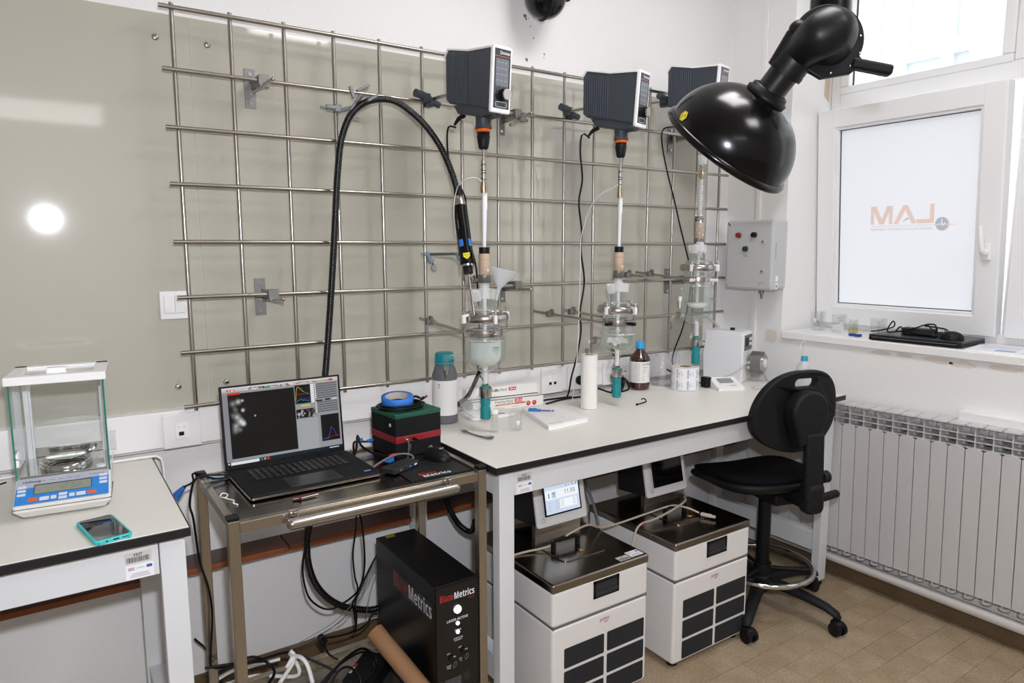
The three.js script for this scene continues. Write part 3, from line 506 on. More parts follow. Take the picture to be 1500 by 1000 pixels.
supportArm('steel support arm behind the middle reactor pointing to the right', [1.86, 1.425, 0.02], [1.88, 1.42, 0.1], false, 0.06);
supportArm('steel support arm gripping the band of the tall right reactor', [2.0, 1.425, 0.02], [2.07, 1.404, 0.185], true, 0.07);
supportArm('steel support arm low on the lattice beside the middle reactor', [1.53, 1.272, 0.02], [1.545, 1.262, 0.2], false, 0.05);
supportArm('short chrome stub clamp on the lattice under the nearest stirrer', [1.262, 2.062, 0.02], [1.2, 2.03, 0.03], false, 0.02);

// ---- condenser on the right reactor ----
{
  const t = thing('glass_condenser', 'tall glass coil condenser standing on the right reactor', 'condenser', [2.094, 0, 0.235]);
  part(t, 'top_joint', [la([[0.019, 1.955], [0.0205, 1.953], [0.0165, 1.915], [0.015, 1.915]], 24)], M.frost);
  part(t, 'jacket', [la([[0.0155, 1.915], [0.012, 1.9], [0.013, 1.885], [0.0185, 1.876], [0.019, 1.868], [0.019, 1.62], [0.016, 1.612], [0.0105, 1.604], [0.0105, 1.575]], 28)], M.labglass);
  const coil = []; for (let i = 0; i <= 17 * 12; i++) { const a = i / 12 * 6.283; coil.push(new THREE.Vector3(Math.cos(a) * 0.0115, 1.845 - i / 204 * 0.21, Math.sin(a) * 0.0115)); }
  part(t, 'coil', new THREE.TubeGeometry(new THREE.CatmullRomCurve3(coil), 400, 0.0032, 6), std('#ffffff', 0.05, 0, { transmission: 0.85, thickness: 0, ior: 1.6 }));
  for (const y of [1.868, 1.842]) part(t, 'hose_port', [tb([[0.016, y, 0.002], [0.03, y + 0.002, 0.008], [0.052, y + 0.006, 0.014]], 0.0055, 10)[0], to(0.0062, 0.0015, 0.05, y + 0.0055, 0.0135, 0, Math.PI / 2)], M.glass);
  part(t, 'ground_cone', [la([[0.0105, 1.575], [0.0175, 1.572], [0.015, 1.53], [0.012, 1.528]], 24)], M.frost);
}
// thermometer-like glass adapter with white tip beside the right reactor
{
  const t = thing('glass_adapter', 'curved glass adapter with white nozzle left of the tall reactor', 'adapter', [2.04, 1.325, 0.19]);
  part(t, 'glass_bow', tb([[0.03, 0.04, 0], [0.0, 0.045, 0], [-0.014, 0.028, 0], [-0.016, 0.005, 0]], 0.0075, 10), M.glass); part(t, 'nozzle', [cy(0.009, 0.009, 0.02, -0.016, -0.008, 0), cy(0.0045, 0.0025, 0.034, -0.016, -0.034, 0)], M.gloss);
}
// ---- plastic funnel in the right neck of the first reactor ----
{
  const t = thing('plastic_funnel', 'translucent plastic funnel stuck in the right neck of the nearest reactor', 'funnel', [0.955, 1.407, 0.322]); t.rotation.set(0.1, 0, -0.24);
  part(t, 'cone', [la([[0.0075, 0], [0.012, 0.006], [0.05, 0.064], [0.0515, 0.066], [0.05, 0.067], [0.0115, 0.009], [0.0065, 0.002]], 32)], M.milkyplastic);
  part(t, 'stem', [la([[0.008, 0.002], [0.006, -0.045], [0.0045, -0.045], [0.0065, 0.002]], 20)], M.milkyplastic);
}
// ---- probe with corrugated hose ----
{
  const t = thing('camera_probe', 'black cylindrical probe with silver rings standing in the reactor neck', 'probe');
  const top = [0.868, 1.703, 0.2], bot = [0.848, 1.469, 0.29], d = V(bot).sub(V(top)), L = d.length(); d.normalize();
  const f = (u) => V(top).addScaledVector(d, u * L).toArray();
  part(t, 'silver_collar', [rod(f(-0.1), f(-0.055), 0.016, 0.02), rod(f(-0.055), f(-0.01), 0.0205), rod(f(-0.01), f(0.05), 0.024)], M.steel);
  part(t, 'barrel', [rod(f(0.05), f(0.93), 0.0255, 0.0255, 28)], M.blackgloss);
  part(t, 'end_ring', [rod(f(0.93), f(0.955), 0.0255, 0.024, 28)], M.chrome);
  part(t, 'end_cap', [rod(f(0.955), f(1.04), 0.0165)], M.black);
  part(t, 'tip_tube', [rod(f(1.04), f(1.65), 0.0042)], M.steel);
  part(t, 'hose_boot', [rod(f(-0.26), f(-0.1), 0.0135, 0.0155)], M.black);
  const tag = printed(128, 128, (x, w, h) => { fill(x, '#e8da22', 0, 0, w, h); txt(x, 'LASER RADIATION', 64, 34, 13, '#444', 'bold', 'sans-serif', 'center'); txt(x, 'AVOID EXPOSURE', 64, 54, 13, '#444', 'bold', 'sans-serif', 'center'); x.fillStyle = '#c8471c'; x.beginPath(); x.arc(64, 86, 10, 0, 7); x.fill(); });
  const up = d.clone().negate(), toCam = new THREE.Vector3(-0.554, 0.131, 0.822), fr = (u, off, w) => { const z = toCam.clone().addScaledVector(up, -toCam.dot(up)).normalize(), x = up.clone().cross(z), g = new THREE.Matrix4().makeBasis(x, up, z); g.setPosition(V(f(u)).addScaledVector(x, off).addScaledVector(z, w)); return g; };
  const sh = new THREE.ShapeGeometry(new THREE.Shape([[-0.012, 0.011], [0.012, 0.011], [0.012, -0.002], [0.0, -0.013], [-0.012, -0.002]].map(([a, b]) => new THREE.Vector2(a, b)))); { const u = sh.attributes.uv, q = sh.attributes.position; for (let i = 0; i < u.count; i++) u.setXY(i, q.getX(i) / 0.024 + 0.5, q.getY(i) / 0.024 + 0.54); }
  part(t, 'warning_tag', sh.applyMatrix4(fr(0.82, 0.003, 0.0262)), tag, 'yellow laser warning tag');
  part(t, 'barrel_print', new THREE.PlaneGeometry(0.01, 0.07).applyMatrix4(fr(0.3, -0.0155, 0.0222)), printed(64, 448, (x, w, h) => { fill(x, '#08080a', 0, 0, w, h); x.save(); x.translate(44, 20); x.rotate(Math.PI / 2); squash(x, 'Blaze', 0, 0, 40, 150, '#c0261c'); squash(x, 'Metrics', 155, 0, 40, 220, '#e8e8e8'); x.restore(); }, 0.25));
  for (const s of [-1, 1]) part(t, 'tape_strip', new THREE.CylinderGeometry(0.0262, 0.0262, 0.026, 10, 1, true, s < 0 ? -0.75 : 0.62, 0.62).applyMatrix4(fr(0.62, 0, 0)), M.tape, 'blue tape patch');
  const hose = thing('corrugated_hose', 'thick black corrugated hose arching over the lattice down to the laptop', 'hose');
  const pts = [f(-0.15), [0.856, 1.825, 0.16], [0.822, 1.92, 0.13], [0.76, 2.003, 0.1], [0.677, 2.056, 0.075], [0.594, 2.047, 0.06], [0.536, 2.003, 0.055], [0.499, 1.922, 0.05], [0.48, 1.808, 0.05], [0.465, 1.647, 0.05], [0.448, 1.461, 0.05], [0.426, 1.25, 0.05], [0.398, 1.05, 0.06], [0.346, 0.814, 0.1], [0.318, 0.68, 0.12], [0.298, 0.567, 0.13], [0.296, 0.486, 0.14], [0.316, 0.408, 0.15], [0.365, 0.339, 0.16], [0.438, 0.293, 0.17], [0.534, 0.276, 0.18], [0.585, 0.4, 0.185]];
  const c = new THREE.CatmullRomCurve3(pts.map(V)), n = 900, rad = 0.0115;
  const tube = new THREE.TubeGeometry(c, n, rad, 14, false), q = tube.attributes.position, nn = tube.attributes.normal;
  for (let i = 0; i <= n; i++) for (let j = 0; j < 15; j++) { const k = i * 15 + j, b = (i % 3 === 0 ? 0.0007 : -0.0007); q.setXYZ(k, q.getX(k) + nn.getX(k) * b, q.getY(k) + nn.getY(k) * b, q.getZ(k) + nn.getZ(k) * b); }
  tube.computeVertexNormals();
  part(hose, 'hose', tube, std('#0b0b0d', 0.3));
}
// ---- laboratory clamps holding hose and probe ----
{
  const a = thing('lab_clamp', 'grey cast clamp gripping the hose at the top of its arch', 'clamp', [0.5, 2.02, 0.01]);
  part(a, 'boss', [rb(0.022, 0.026, 0.03, 0.004, 0, 0, 0), cy(0.009, 0.009, 0.03, -0.026, 0, 0.008, 0, 0, Math.PI / 2), cy(0.004, 0.004, 0.02, -0.05, 0, 0.008, 0, 0, Math.PI / 2)], M.cast);
  part(a, 'arm', [rod([0.012, -0.006, 0.012], [0.05, 0.005, 0.04], 0.007)], M.cast);
  part(a, 'jaw', [tb([[0.03, -0.03, 0.04], [0.034, -0.005, 0.045], [0.05, 0.02, 0.048], [0.066, 0.044, 0.05]], 0.006), rb(0.05, 0.009, 0.02, 0.003, 0.075, 0.068, 0.05, 0, 0, 0.5), rb(0.012, 0.04, 0.012, 0.003, 0.036, 0.05, 0.05, 0, 0, 0.3)], M.cast);
  part(a, 'jaw', [rb(0.045, 0.009, 0.022, 0.003, 0.1, 0.034, 0.07, 0, 0, 0.55)], M.cast);
  part(a, 'spring', [0, 1, 2, 3, 4].map((i) => to(0.0065, 0.0014, 0.052 + i * 0.003, 0.02 + i * 0.004, 0.06, 1.2, 0.5, 0, 14, 6)), M.dull).userData.kind = 'stuff';
  part(a, 'wing_screw', [rod([0.03, -0.03, 0.04], [0.062, -0.034, 0.05], 0.003), rb(0.016, 0.012, 0.004, 0.002, 0.026, -0.03, 0.04)], M.dull);
  const b = thing('lab_clamp', 'blue grey cast clamp holding the black probe, its round thumb screw hanging', 'clamp', [0.836, 1.52, 0.004]);
  part(b, 'boss', [rb(0.018, 0.034, 0.024, 0.005, 0.004, -0.004, 0.004, 0, 0, 0.4), rb(0.022, 0.014, 0.02, 0.005, 0.014, -0.02, 0.006, 0, 0, 0.6), rod([-0.004, 0.002, 0.008], [-0.032, 0.008, 0.014], 0.006, 0.003)], std('#8fa0ad', 0.45, 0.3));
  part(b, 'thumb_screw', [at(cy(0.013, 0.013, 0.004), 0.024, -0.046, 0.008, Math.PI / 2 - 0.3, 0, 0), rod([0.016, -0.024, 0.008], [0.023, -0.036, 0.008], 0.004)], M.dull);
  part(b, 'arm', [rod([0.008, 0.004, 0.008], [0.03, 0.006, 0.19], 0.0055)], M.dull);
  part(b, 'jaw', [rb(0.026, 0.012, 0.016, 0.004, 0.038, 0.006, 0.2), rb(0.012, 0.03, 0.014, 0.003, 0.03, -0.004, 0.185, 0, 0, 0.5)], std('#8fa0ad', 0.45, 0.3));
}
// ---- cables and thin tubes on the wall ----
const cordOf = (stirrer, pts, r) => { const m = mesh('power_cord', tb(pts, r, 8), M.cord, scene); stirrer.updateMatrixWorld(true); stirrer.attach(m); return m; };
const cable = (name, label, cat, pts, r, mat = M.cord, group) => solo(name, label, cat, tb(pts, r, 8), mat, [0, 0, 0], 0, group);
cordOf(stir1, [[0.879, 1.972, 0.16], [0.872, 1.978, 0.12], [0.877, 1.928, 0.1], [0.895, 1.864, 0.08], [0.934, 1.799, 0.06], [0.978, 1.741, 0.05], [0.992, 1.659, 0.04], [1.003, 1.576, 0.04], [1.03, 1.476, 0.04], [1.038, 1.369, 0.04], [1.049, 1.232, 0.03], [1.035, 1.069, 0.04], [1.092, 0.991, 0.03], [1.181, 0.922, -0.015], [1.18, 0.92, -0.022], [1.3, 0.897, -0.02]], 0.0035);
cordOf(stir2, [[1.535, 1.995, 0.12], [1.512, 2.013, 0.1], [1.51, 1.943, 0.09], [1.531, 1.834, 0.08], [1.522, 1.738, 0.07], [1.547, 1.619, 0.06], [1.544, 1.533, 0.06], [1.573, 1.403, 0.05], [1.552, 1.276, 0.05], [1.557, 1.183, 0.05], [1.535, 1.076, 0.05], [1.498, 0.99, 0.06], [1.488, 0.911, 0.05], [1.458, 0.876, 0.04], [1.52, 0.897, 0.05], [1.42, 0.897, 0.03], [1.3, 0.897, 0.03]], 0.0038);
cordOf(stir3, [[2.1, 2.105, 0.05], [2.031, 2.084, 0.05], [2.029, 2.017, 0.05], [2.054, 1.901, 0.06], [2.104, 1.779, 0.06], [2.151, 1.653, 0.06], [2.187, 1.563, 0.06], [2.248, 1.424, 0.05], [2.24, 1.291, 0.05], [2.202, 1.159, 0.05], [2.149, 1.055, 0.05], [2.147, 0.993, 0.04], [2.194, 0.936, 0.03], [2.3, 0.897, 0.02]], 0.0035);
cable('white_tube', 'thin white tube bowing from the nearest shaft coupling to the probe', 'tube', [[0.893, 1.772, 0.313], [0.876, 1.785, 0.3], [0.85, 1.781, 0.28], [0.837, 1.762, 0.25], [0.842, 1.739, 0.222], [0.84, 1.697, 0.21], [0.839, 1.626, 0.215], [0.843, 1.578, 0.225]], 0.0016, M.gloss);
cable('white_tube', 'long thin white tube hanging from the middle shaft coupling to the bench', 'tube', [[1.563, 1.8, 0.27], [1.55, 1.786, 0.25], [1.529, 1.764, 0.2], [1.518, 1.712, 0.15], [1.511, 1.64, 0.12], [1.51, 1.578, 0.1], [1.508, 1.441, 0.1], [1.503, 1.267, 0.1], [1.498, 1.121, 0.1], [1.484, 0.989, 0.1], [1.47, 0.885, 0.1]], 0.0017, M.gloss);

// ================= BENCHES AND WHAT STANDS ON THEM =================
const T = 0.892;
const fkit = ctex(256, 110, (x, w, h) => { fill(x, '#cfcdc9', 0, 0, w, h); txt(x, 'FKIT', w / 2, 40, 40, '#1d1d1f', 'bold', 'sans-serif', 'center'); seed = 91; let p = 18; while (p < 236) { const b = R(2, 8); fill(x, '#1b1b1d', p, 48, b, 52); p += b + R(2, 7); } });
const euTag = ctex(256, 150, (x, w, h) => { fill(x, '#f3f4f6', 0, 0, w, h); fill(x, '#cf3b3f', 20, 28, 60, 8); fill(x, '#ffffff', 20, 36, 60, 8); fill(x, '#2f4da0', 20, 44, 60, 8); fill(x, '#2e62b5', 190, 22, 52, 30); x.strokeStyle = '#c66'; x.lineWidth = 3; x.beginPath(); x.moveTo(98, 44); x.lineTo(110, 34); x.lineTo(106, 46); x.stroke(); fill(x, '#9fb2d2', 116, 36, 56, 7); x.fillStyle = '#9a9ca3'; [[56, 92, 150], [40, 108, 170], [30, 124, 196]].forEach(([a, b, c]) => x.fillRect(a, b, c, 6)); });
const fkitM = std('#ffffff', 0.5, 0, { map: fkit }), euM = std('#ffffff', 0.5, 0, { map: euTag });
function labelPair(t, x, y, z, s) { part(t, 'barcode_label', pl(0.056 * s, 0.026 * s, x, y, z), fkitM); part(t, 'funding_label', pl(0.058 * s, 0.035 * s, x + 0.002, y - 0.034 * s, z), euM); }
function table(label, x0, x1, legs, apron, z1 = 0.688) {
  const t = thing('lab_table', label, 'table'), z0 = -0.03, e = z1 - 0.688;
  part(t, 'worktop', ab(x0, x1, T - 0.022, T, z0, z1, 0.002), M.top);
  part(t, 'edge_band', [ab(x0 - 0.0025, x1 + 0.0025, T - 0.0225, T - 0.0008, z1, z1 + 0.004, 0.0015), ab(x0 - 0.003, x0, T - 0.0225, T - 0.0008, z0, z1), ab(x1, x1 + 0.003, T - 0.0225, T - 0.0008, z0, z1)], M.edge);
  for (const x of legs) for (const z of [0.622 + e, 0.02]) part(t, 'leg', [ab(x, x + 0.056, 0.02, T - 0.022, z, z + 0.04, 0.003)], M.frame);
  for (const x of legs) { part(t, 'side_rail', [ab(x + 0.006, x + 0.05, 0.155, 0.245, 0.06, 0.622 + e, 0.003)], M.frame); for (const z of [0.642 + e, 0.04]) part(t, 'foot', cy(0.018, 0.02, 0.02, x + 0.028, 0.01, z), M.black); }
  for (const x of legs) part(t, 'top_rail', ab(x + 0.006, x + 0.05, T - 0.11, T - 0.022, 0.06, 0.622 + e, 0.002), M.frame);
  part(t, 'front_apron', ab(apron[0], apron[1], T - 0.112, T - 0.0225, 0.61 + e, 0.66 + e, 0.003), M.frame);
  return t;
}
const tR = table('long white lab table with black edge under the three glass reactors', 0.704, 2.562, [0.732, 2.478], [0.79, 2.476]);
labelPair(tR, 0.826, 0.8335, 0.6605, 1);
const tL = table('white lab table with black edge at the left carrying the balance', -1.9, -0.136, [-1.86, -0.199], [-1.8, -0.201], 0.65);
labelPair(tL, -0.244, 0.8335, 0.6225, 1);

// ---- analytical balance ----
{
  const t = thing('analytical_balance', 'analytical balance with glass draft shield and blue keypad', 'balance', [-0.365, T, 0.27], -0.1);
  const w = 0.206;
  // wedge shaped housing, seen from the side (z forward, y up)
  const base = [[-0.145, 0.012], [0.12, 0.006], [0.142, 0.026], [0.146, 0.043], [0.062, 0.083], [-0.145, 0.083]];
  part(t, 'housing', at(ex(base.map(([a, b]) => [-a, b]), w, 0.007), -w / 2, 0, 0, 0, Math.PI / 2, 0), std('#e9e8e1', 0.4)); { const q = t.children[t.children.length - 1].geometry.attributes.position; for (let i = 0; i < q.count; i++) if (q.getY(i) < 0.022) q.setX(i, q.getX(i) * 0.88); t.children[t.children.length - 1].geometry.computeVertexNormals(); };
  part(t, 'seam', [at(ex([[0.0, 0.03], [-0.1455, 0.033], [-0.1455, 0.0345], [0, 0.0315]], w + 0.0012, 0), -w / 2 - 0.0006, 0, 0, 0, Math.PI / 2, 0)], M.grey);
  for (const [a, b] of [[-0.08, -0.12], [0.08, -0.12], [-0.08, 0.09], [0.08, 0.09]]) part(t, 'foot', cy(0.012, 0.014, 0.012, a, 0.006, b), M.grey);
  const pad = printed(1024, 480, (x, W, h) => {
    fill(x, '#2f86d6', 0, 0, W, h); x.fillStyle = '#aeb3c0'; x.beginPath(); x.moveTo(0, 0); x.lineTo(W, 0); x.lineTo(W, 110); x.bezierCurveTo(700, 110, 400, 150, 0, 190); x.fill();
    txt(x, 'radwag', 60, 80, 56, '#1c2430', 'bold'); txt(x, 'AS 220.X2 PLUS', 800, 60, 24, '#222', 'bold'); x.fillStyle = '#5a606c'; [250, 350, 450, 540, 630].forEach((a) => x.fillRect(a, 62, 66, 8));
    fill(x, '#3c423f', 190, 125, 640, 190); fill(x, '#8f9484', 200, 140, 620, 165); fill(x, '#1e2422', 200, 128, 620, 14);
    x.save(); x.strokeStyle = '#6c7164'; x.lineWidth = 7; const seg = { 1: 'bc', 2: 'abged', 3: 'abgcd', 8: 'abcdefg' }; const S = { a: [0, 0, 46, 0], b: [46, 0, 46, 42], c: [46, 42, 46, 84], d: [0, 84, 46, 84], e: [0, 42, 0, 84], f: [0, 0, 0, 42], g: [0, 42, 46, 42] };
    '1232'.split('').forEach((c, i) => { for (const s of seg[c]) { const [a, b, e, f] = S[s]; x.beginPath(); x.moveTo(440 + i * 72 + a, 180 + b); x.lineTo(440 + i * 72 + e, 180 + f); x.stroke(); } }); fill(x, '#6c7164', 570, 262, 8, 8); x.restore();
  }, 0.3);
  const slope = Math.atan2(0.04, 0.084), F = grp(t, 'front_panel', [0, 0.0645, 0.1055]); F.rotation.x = -(Math.PI / 2 - slope);
  part(F, 'panel_sheet', pl(0.196, 0.09, 0, 0, 0.0012), pad);
  const key = (x, y, w2, h2, m) => part(F, 'key', rb(w2, h2, 0.002, 0.001, x, y, 0.0018), m), keyw = std('#d9dce4', 0.4), keyo = std('#e0662a', 0.4);
  for (const s of [-1, 1]) { for (let i = 0; i < 3; i++) key(s * 0.086, (s > 0 ? 0.026 : 0.016) - i * 0.0135, 0.0175, 0.0085, keyw); key(s * 0.061, -0.032, 0.02, 0.012, keyo); key(s * 0.038, -0.032, 0.02, 0.012, keyw); key(s * 0.019, -0.032, 0.012, 0.012, keyw); key(0, s * 0.0062 - 0.031, 0.018, 0.009, keyw); }
  // weighing chamber
  const y0 = 0.083, y1 = 0.33, zb = -0.14, zf = 0.055;
  part(t, 'chamber_floor', [ab(-0.095, 0.095, y0, y0 + 0.006, zb, zf, 0.002), ab(-0.095, 0.095, y0 + 0.006, y0 + 0.03, zb, zb + 0.012, 0.002)], M.chrome);
  part(t, 'pan_ring', la([[0.06, y0 + 0.006], [0.06, y0 + 0.018], [0.052, y0 + 0.02], [0.05, y0 + 0.012]], 40).translate(0, 0, -0.02), M.chrome);
  part(t, 'weighing_pan', [la([[0.0, y0 + 0.028], [0.042, y0 + 0.028], [0.046, y0 + 0.031], [0.046, y0 + 0.033], [0.041, y0 + 0.03], [0, y0 + 0.03]], 40).translate(0, 0, -0.02), cy(0.006, 0.006, 0.018, 0, y0 + 0.018, -0.02)], M.chrome);
  part(t, 'level_bubble', [cy(0.011, 0.011, 0.004, 0.08, y0 + 0.008, 0.035)], M.softwhite);
  for (const s of [-1, 1]) { part(t, 'corner_post', [ab(s > 0 ? 0.084 : -0.096, s > 0 ? 0.096 : -0.084, y0, y1, zb, zb + 0.02, 0.002), ab(s > 0 ? 0.079 : -0.084, s > 0 ? 0.084 : -0.079, y0, y1, zb + 0.002, zb + 0.014, 0.001)], M.frame); part(t, 'side_door', ab(s * 0.1 - 0.0015, s * 0.1 + 0.0015, y0 - 0.01, y1, zb + 0.01, zf + 0.003), M.glassG); part(t, 'glass_edge', [ab(s * 0.1 - 0.002, s * 0.1 + 0.002, y0 - 0.004, y1, zf, zf + 0.004)], M.gedge); part(t, 'door_handle', rb(0.014, 0.05, 0.03, 0.003, s * 0.109, y0 + 0.05, -0.045), M.clearplastic); }
  part(t, 'front_glass', ab(-0.1, 0.1, y0 - 0.002, y1, zf + 0.004, zf + 0.0065), M.glass);
  part(t, 'back_glass', ab(-0.084, 0.084, y0, y1, zb + 0.004, zb + 0.0065), M.glass);
  part(t, 'top_frame', [ab(-0.108, 0.108, y1 - 0.008, y1 + 0.013, zf - 0.02, zf + 0.014, 0.002), ab(-0.108, 0.108, y1, y1 + 0.011, zb - 0.004, zb + 0.026, 0.002), ab(-0.108, -0.078, y1, y1 + 0.011, zb, zf, 0.002), ab(0.078, 0.108, y1, y1 + 0.011, zb, zf, 0.002)], M.softwhite);
  part(t, 'top_door', ab(-0.08, 0.08, y1 + 0.002, y1 + 0.005, zb + 0.02, zf - 0.02), M.glass);
  part(t, 'top_grip', rb(0.042, 0.016, 0.02, 0.002, 0, y1 + 0.018, zf - 0.03), M.softwhite);
}
cable('balance_cord', 'thin black cord leaving the back of the balance at the left edge', 'cord', [[-0.5, T + 0.04, 0.16], [-0.53, T + 0.03, 0.15], [-0.57, T + 0.006, 0.14], [-0.7, T + 0.003, 0.13]], 0.0022);
cable('white_cable', 'white cable lying along the rear of the left table and falling over its end', 'cord', [[-0.62, T + 0.005, -0.018], [-0.4, T + 0.005, -0.018], [-0.25, T + 0.005, -0.015], [-0.15, T + 0.006, -0.008], [-0.118, T + 0.002, -0.004], [-0.108, T - 0.03, 0.0], [-0.106, 0.7, 0.0], [-0.106, 0.55, 0.0]], 0.0042, M.softwhite);
// ---- phone in a turquoise case ----
{
  const t = thing('smartphone', 'smartphone with glossy black screen in a turquoise case', 'phone', [-0.305, T, 0.569], 0.19);
  const c = std('#4cc3c4', 0.5);
  part(t, 'case', [at(ex(rr(0.078, 0.162, 0.012), 0.0105, 0.002), 0, 0, 0, -Math.PI / 2)], c);
  part(t, 'screen', at(ex(rr(0.068, 0.152, 0.009), 0.0006), 0, 0.0105, 0, -Math.PI / 2), std('#0a0c10', 0.03));
  part(t, 'camera_bar', bx(0.067, 0.0002, 0.0006, 0, 0.01125, -0.058), M.grey);
  part(t, 'charging_port', rb(0.012, 0.003, 0.001, 0.001, 0.004, 0.0055, 0.081), M.black); part(t, 'speaker_slot', rb(0.012, 0.002, 0.001, 0.0008, 0.022, 0.0055, 0.081), M.black); part(t, 'headphone_jack', cy(0.002, 0.002, 0.001, -0.015, 0.0055, 0.081, Math.PI / 2), M.black);
  part(t, 'strap_loop', [rb(0.005, 0.008, 0.006, 0.002, -0.028, 0.004, 0.083)], c); part(t, 'strap_loop', [rb(0.005, 0.008, 0.006, 0.002, 0.031, 0.004, 0.083)], c);
}
// ---- things on the right worktop ----
{
  const t = thing('reagent_bottle', 'dark grey plastic bottle with teal cap and blank white label', 'bottle', [0.852, T, 0.1]);
  part(t, 'body', la([[0, 0], [0.044, 0], [0.048, 0.004], [0.048, 0.026], [0.046, 0.03], [0.046, 0.165], [0.0475, 0.168], [0.0475, 0.183], [0.038, 0.212], [0.03, 0.222], [0.03, 0.226], [0, 0.226]], 40), M.grey);
  part(t, 'label', new THREE.CylinderGeometry(0.0468, 0.0468, 0.132, 40, 1, true).translate(0, 0.099, 0), M.paper);
  part(t, 'label_print', new THREE.CylinderGeometry(0.0471, 0.0471, 0.02, 4, 1, true, -1.05, 0.16).translate(0, 0.145, 0), printed(32, 64, (x, w, h) => { fill(x, '#f5f4f1', 0, 0, w, h); fill(x, '#555', 6, 6, 20, 16); fill(x, '#555', 6, 30, 12, 10); fill(x, '#555', 6, 46, 18, 8); }));
  const cap = [la([[0.0335, 0.222], [0.0365, 0.224], [0.0365, 0.232], [0.034, 0.234]], 40), la([[0.034, 0.236], [0.0345, 0.262], [0.0325, 0.266], [0, 0.2665]], 40)];
  for (let i = 0; i < 36; i++) { const a = i / 36 * 6.283; cap.push(bx(0.0016, 0.025, 0.0022, Math.cos(a) * 0.0345, 0.248, Math.sin(a) * 0.0345, 0, -a, 0)); }
  part(t, 'cap', cap, M.tealcap);
}
{
  const tom = (x, cx, cy0, r) => { x.fillStyle = '#c8321f'; x.beginPath(); x.arc(cx, cy0, r, 0, 7); x.fill(); x.fillStyle = '#ef8d78'; x.beginPath(); x.arc(cx, cy0 - r * 0.2, r * 0.45, 0, 7); x.fill(); x.fillStyle = '#3c6a2c'; x.fillRect(cx - 3, cy0 - r, 6, 8); };
  const strip = printed(1024, 128, (x, w, h) => { fill(x, '#f6f3ee', 0, 0, w, h); txt(x, 'Fresh', 300, 58, 50, '#2c4a33', 'italic'); txt(x, '&', 428, 58, 40, '#4aa34a', 'bold'); txt(x, 'Pack', 462, 58, 50, '#33363a', 'italic'); x.fillStyle = '#d4463c'; x.beginPath(); x.roundRect(596, 16, 110, 46, 6); x.fill(); txt(x, '30 m', 614, 52, 36, '#fff'); }, 0.5);
  const face = printed(1024, 128, (x, w, h) => { fill(x, '#f6f3ee', 0, 0, w, h); txt(x, 'Fresh', 300, 54, 50, '#2c4a33', 'italic'); txt(x, '&', 428, 54, 40, '#4aa34a', 'bold'); txt(x, 'Pack', 462, 54, 50, '#33363a', 'italic'); x.fillStyle = '#d4463c'; x.beginPath(); x.roundRect(596, 12, 110, 44, 6); x.fill(); txt(x, '30 m', 614, 47, 36, '#fff'); x.fillStyle = '#d8564a'; x.beginPath(); x.moveTo(300, 84); x.lineTo(330, 66); x.lineTo(760, 62); x.lineTo(745, 82); x.fill(); txt(x, 'FOLIJA ZA HRANU  CLING FILM', 350, 80, 17, '#f7dcd6'); tom(x, 800, 92, 32); tom(x, 890, 92, 32); x.fillStyle = '#aaa'; x.fillRect(540, 108, 130, 5); }, 0.5);
  const plain = std('#f4f1ec', 0.55);
  for (const [y, z, len, lab, dx] of [[0, 0.03, 0.33, 'long white food foil box with red tomato print, lower of two', 0], [0.05, 0.0, 0.33, 'long white food foil box lying on another foil box behind the teal valve', -0.01]]) {
    const t = thing('foil_box', lab, 'box', [1.175 + dx, T + (y ? 0.0455 : 0), z + 0.005], -0.1);
    part(t, 'carton', rb(len, 0.045, 0.045, 0.002, 0, 0.0225, 0), plain);
    part(t, 'front_print', pl(len - 0.006, 0.041, 0, 0.0225, 0.0228), y ? strip : face);
    part(t, 'cutter_edge', bx(len, 0.0025, 0.001, 0, y ? 0.0015 : 0.043, 0.023), M.blackmat);
  }
}
{
  const t = thing('pocket_scale', 'flat white pocket scale under the drain valve with a green glint', 'scale', [1.035, T, 0.118], -0.12);
  part(t, 'body', [at(ex(rr(0.19, 0.12, 0.03), 0.014, 0.004), 0, 0, 0, -Math.PI / 2)], M.gloss);
  part(t, 'dish', at(ex(rr(0.11, 0.1, 0.03), 0.004, 0.0015), -0.03, 0.014, -0.004, -Math.PI / 2), M.softwhite);
  part(t, 'readout', rb(0.03, 0.002, 0.012, 0.001, 0.035, 0.0145, 0.04), M.cast); part(t, 'key', cy(0.006, 0.006, 0.002, 0.075, 0.0148, 0.035), std('#d5e8d8', 0.3)); part(t, 'key', rb(0.016, 0.002, 0.007, 0.001, -0.01, 0.0148, 0.048), M.cast);
  const s = thing('film_sheet', 'crumpled sheet of clear film hanging between foil boxes and grey bottle', 'film', [0.975, T, 0.055]);
  const g = new THREE.PlaneGeometry(0.09, 0.075, 9, 8), q = g.attributes.position; for (let i = 0; i < q.count; i++) { const x = q.getX(i), y = q.getY(i) + 0.0375; q.setXYZ(i, x + (0.075 - y) * 0.3, 0.015 + y * 0.75 + 0.004 * Math.sin(x * 160), 0.035 - y * 0.45 + 0.006 * Math.sin(x * 90 + y * 60)); } g.computeVertexNormals();
  part(s, 'sheet', g, std('#f6f8f8', 0.2, 0, { transmission: 0.85, thickness: 0, side: THREE.DoubleSide }));
}
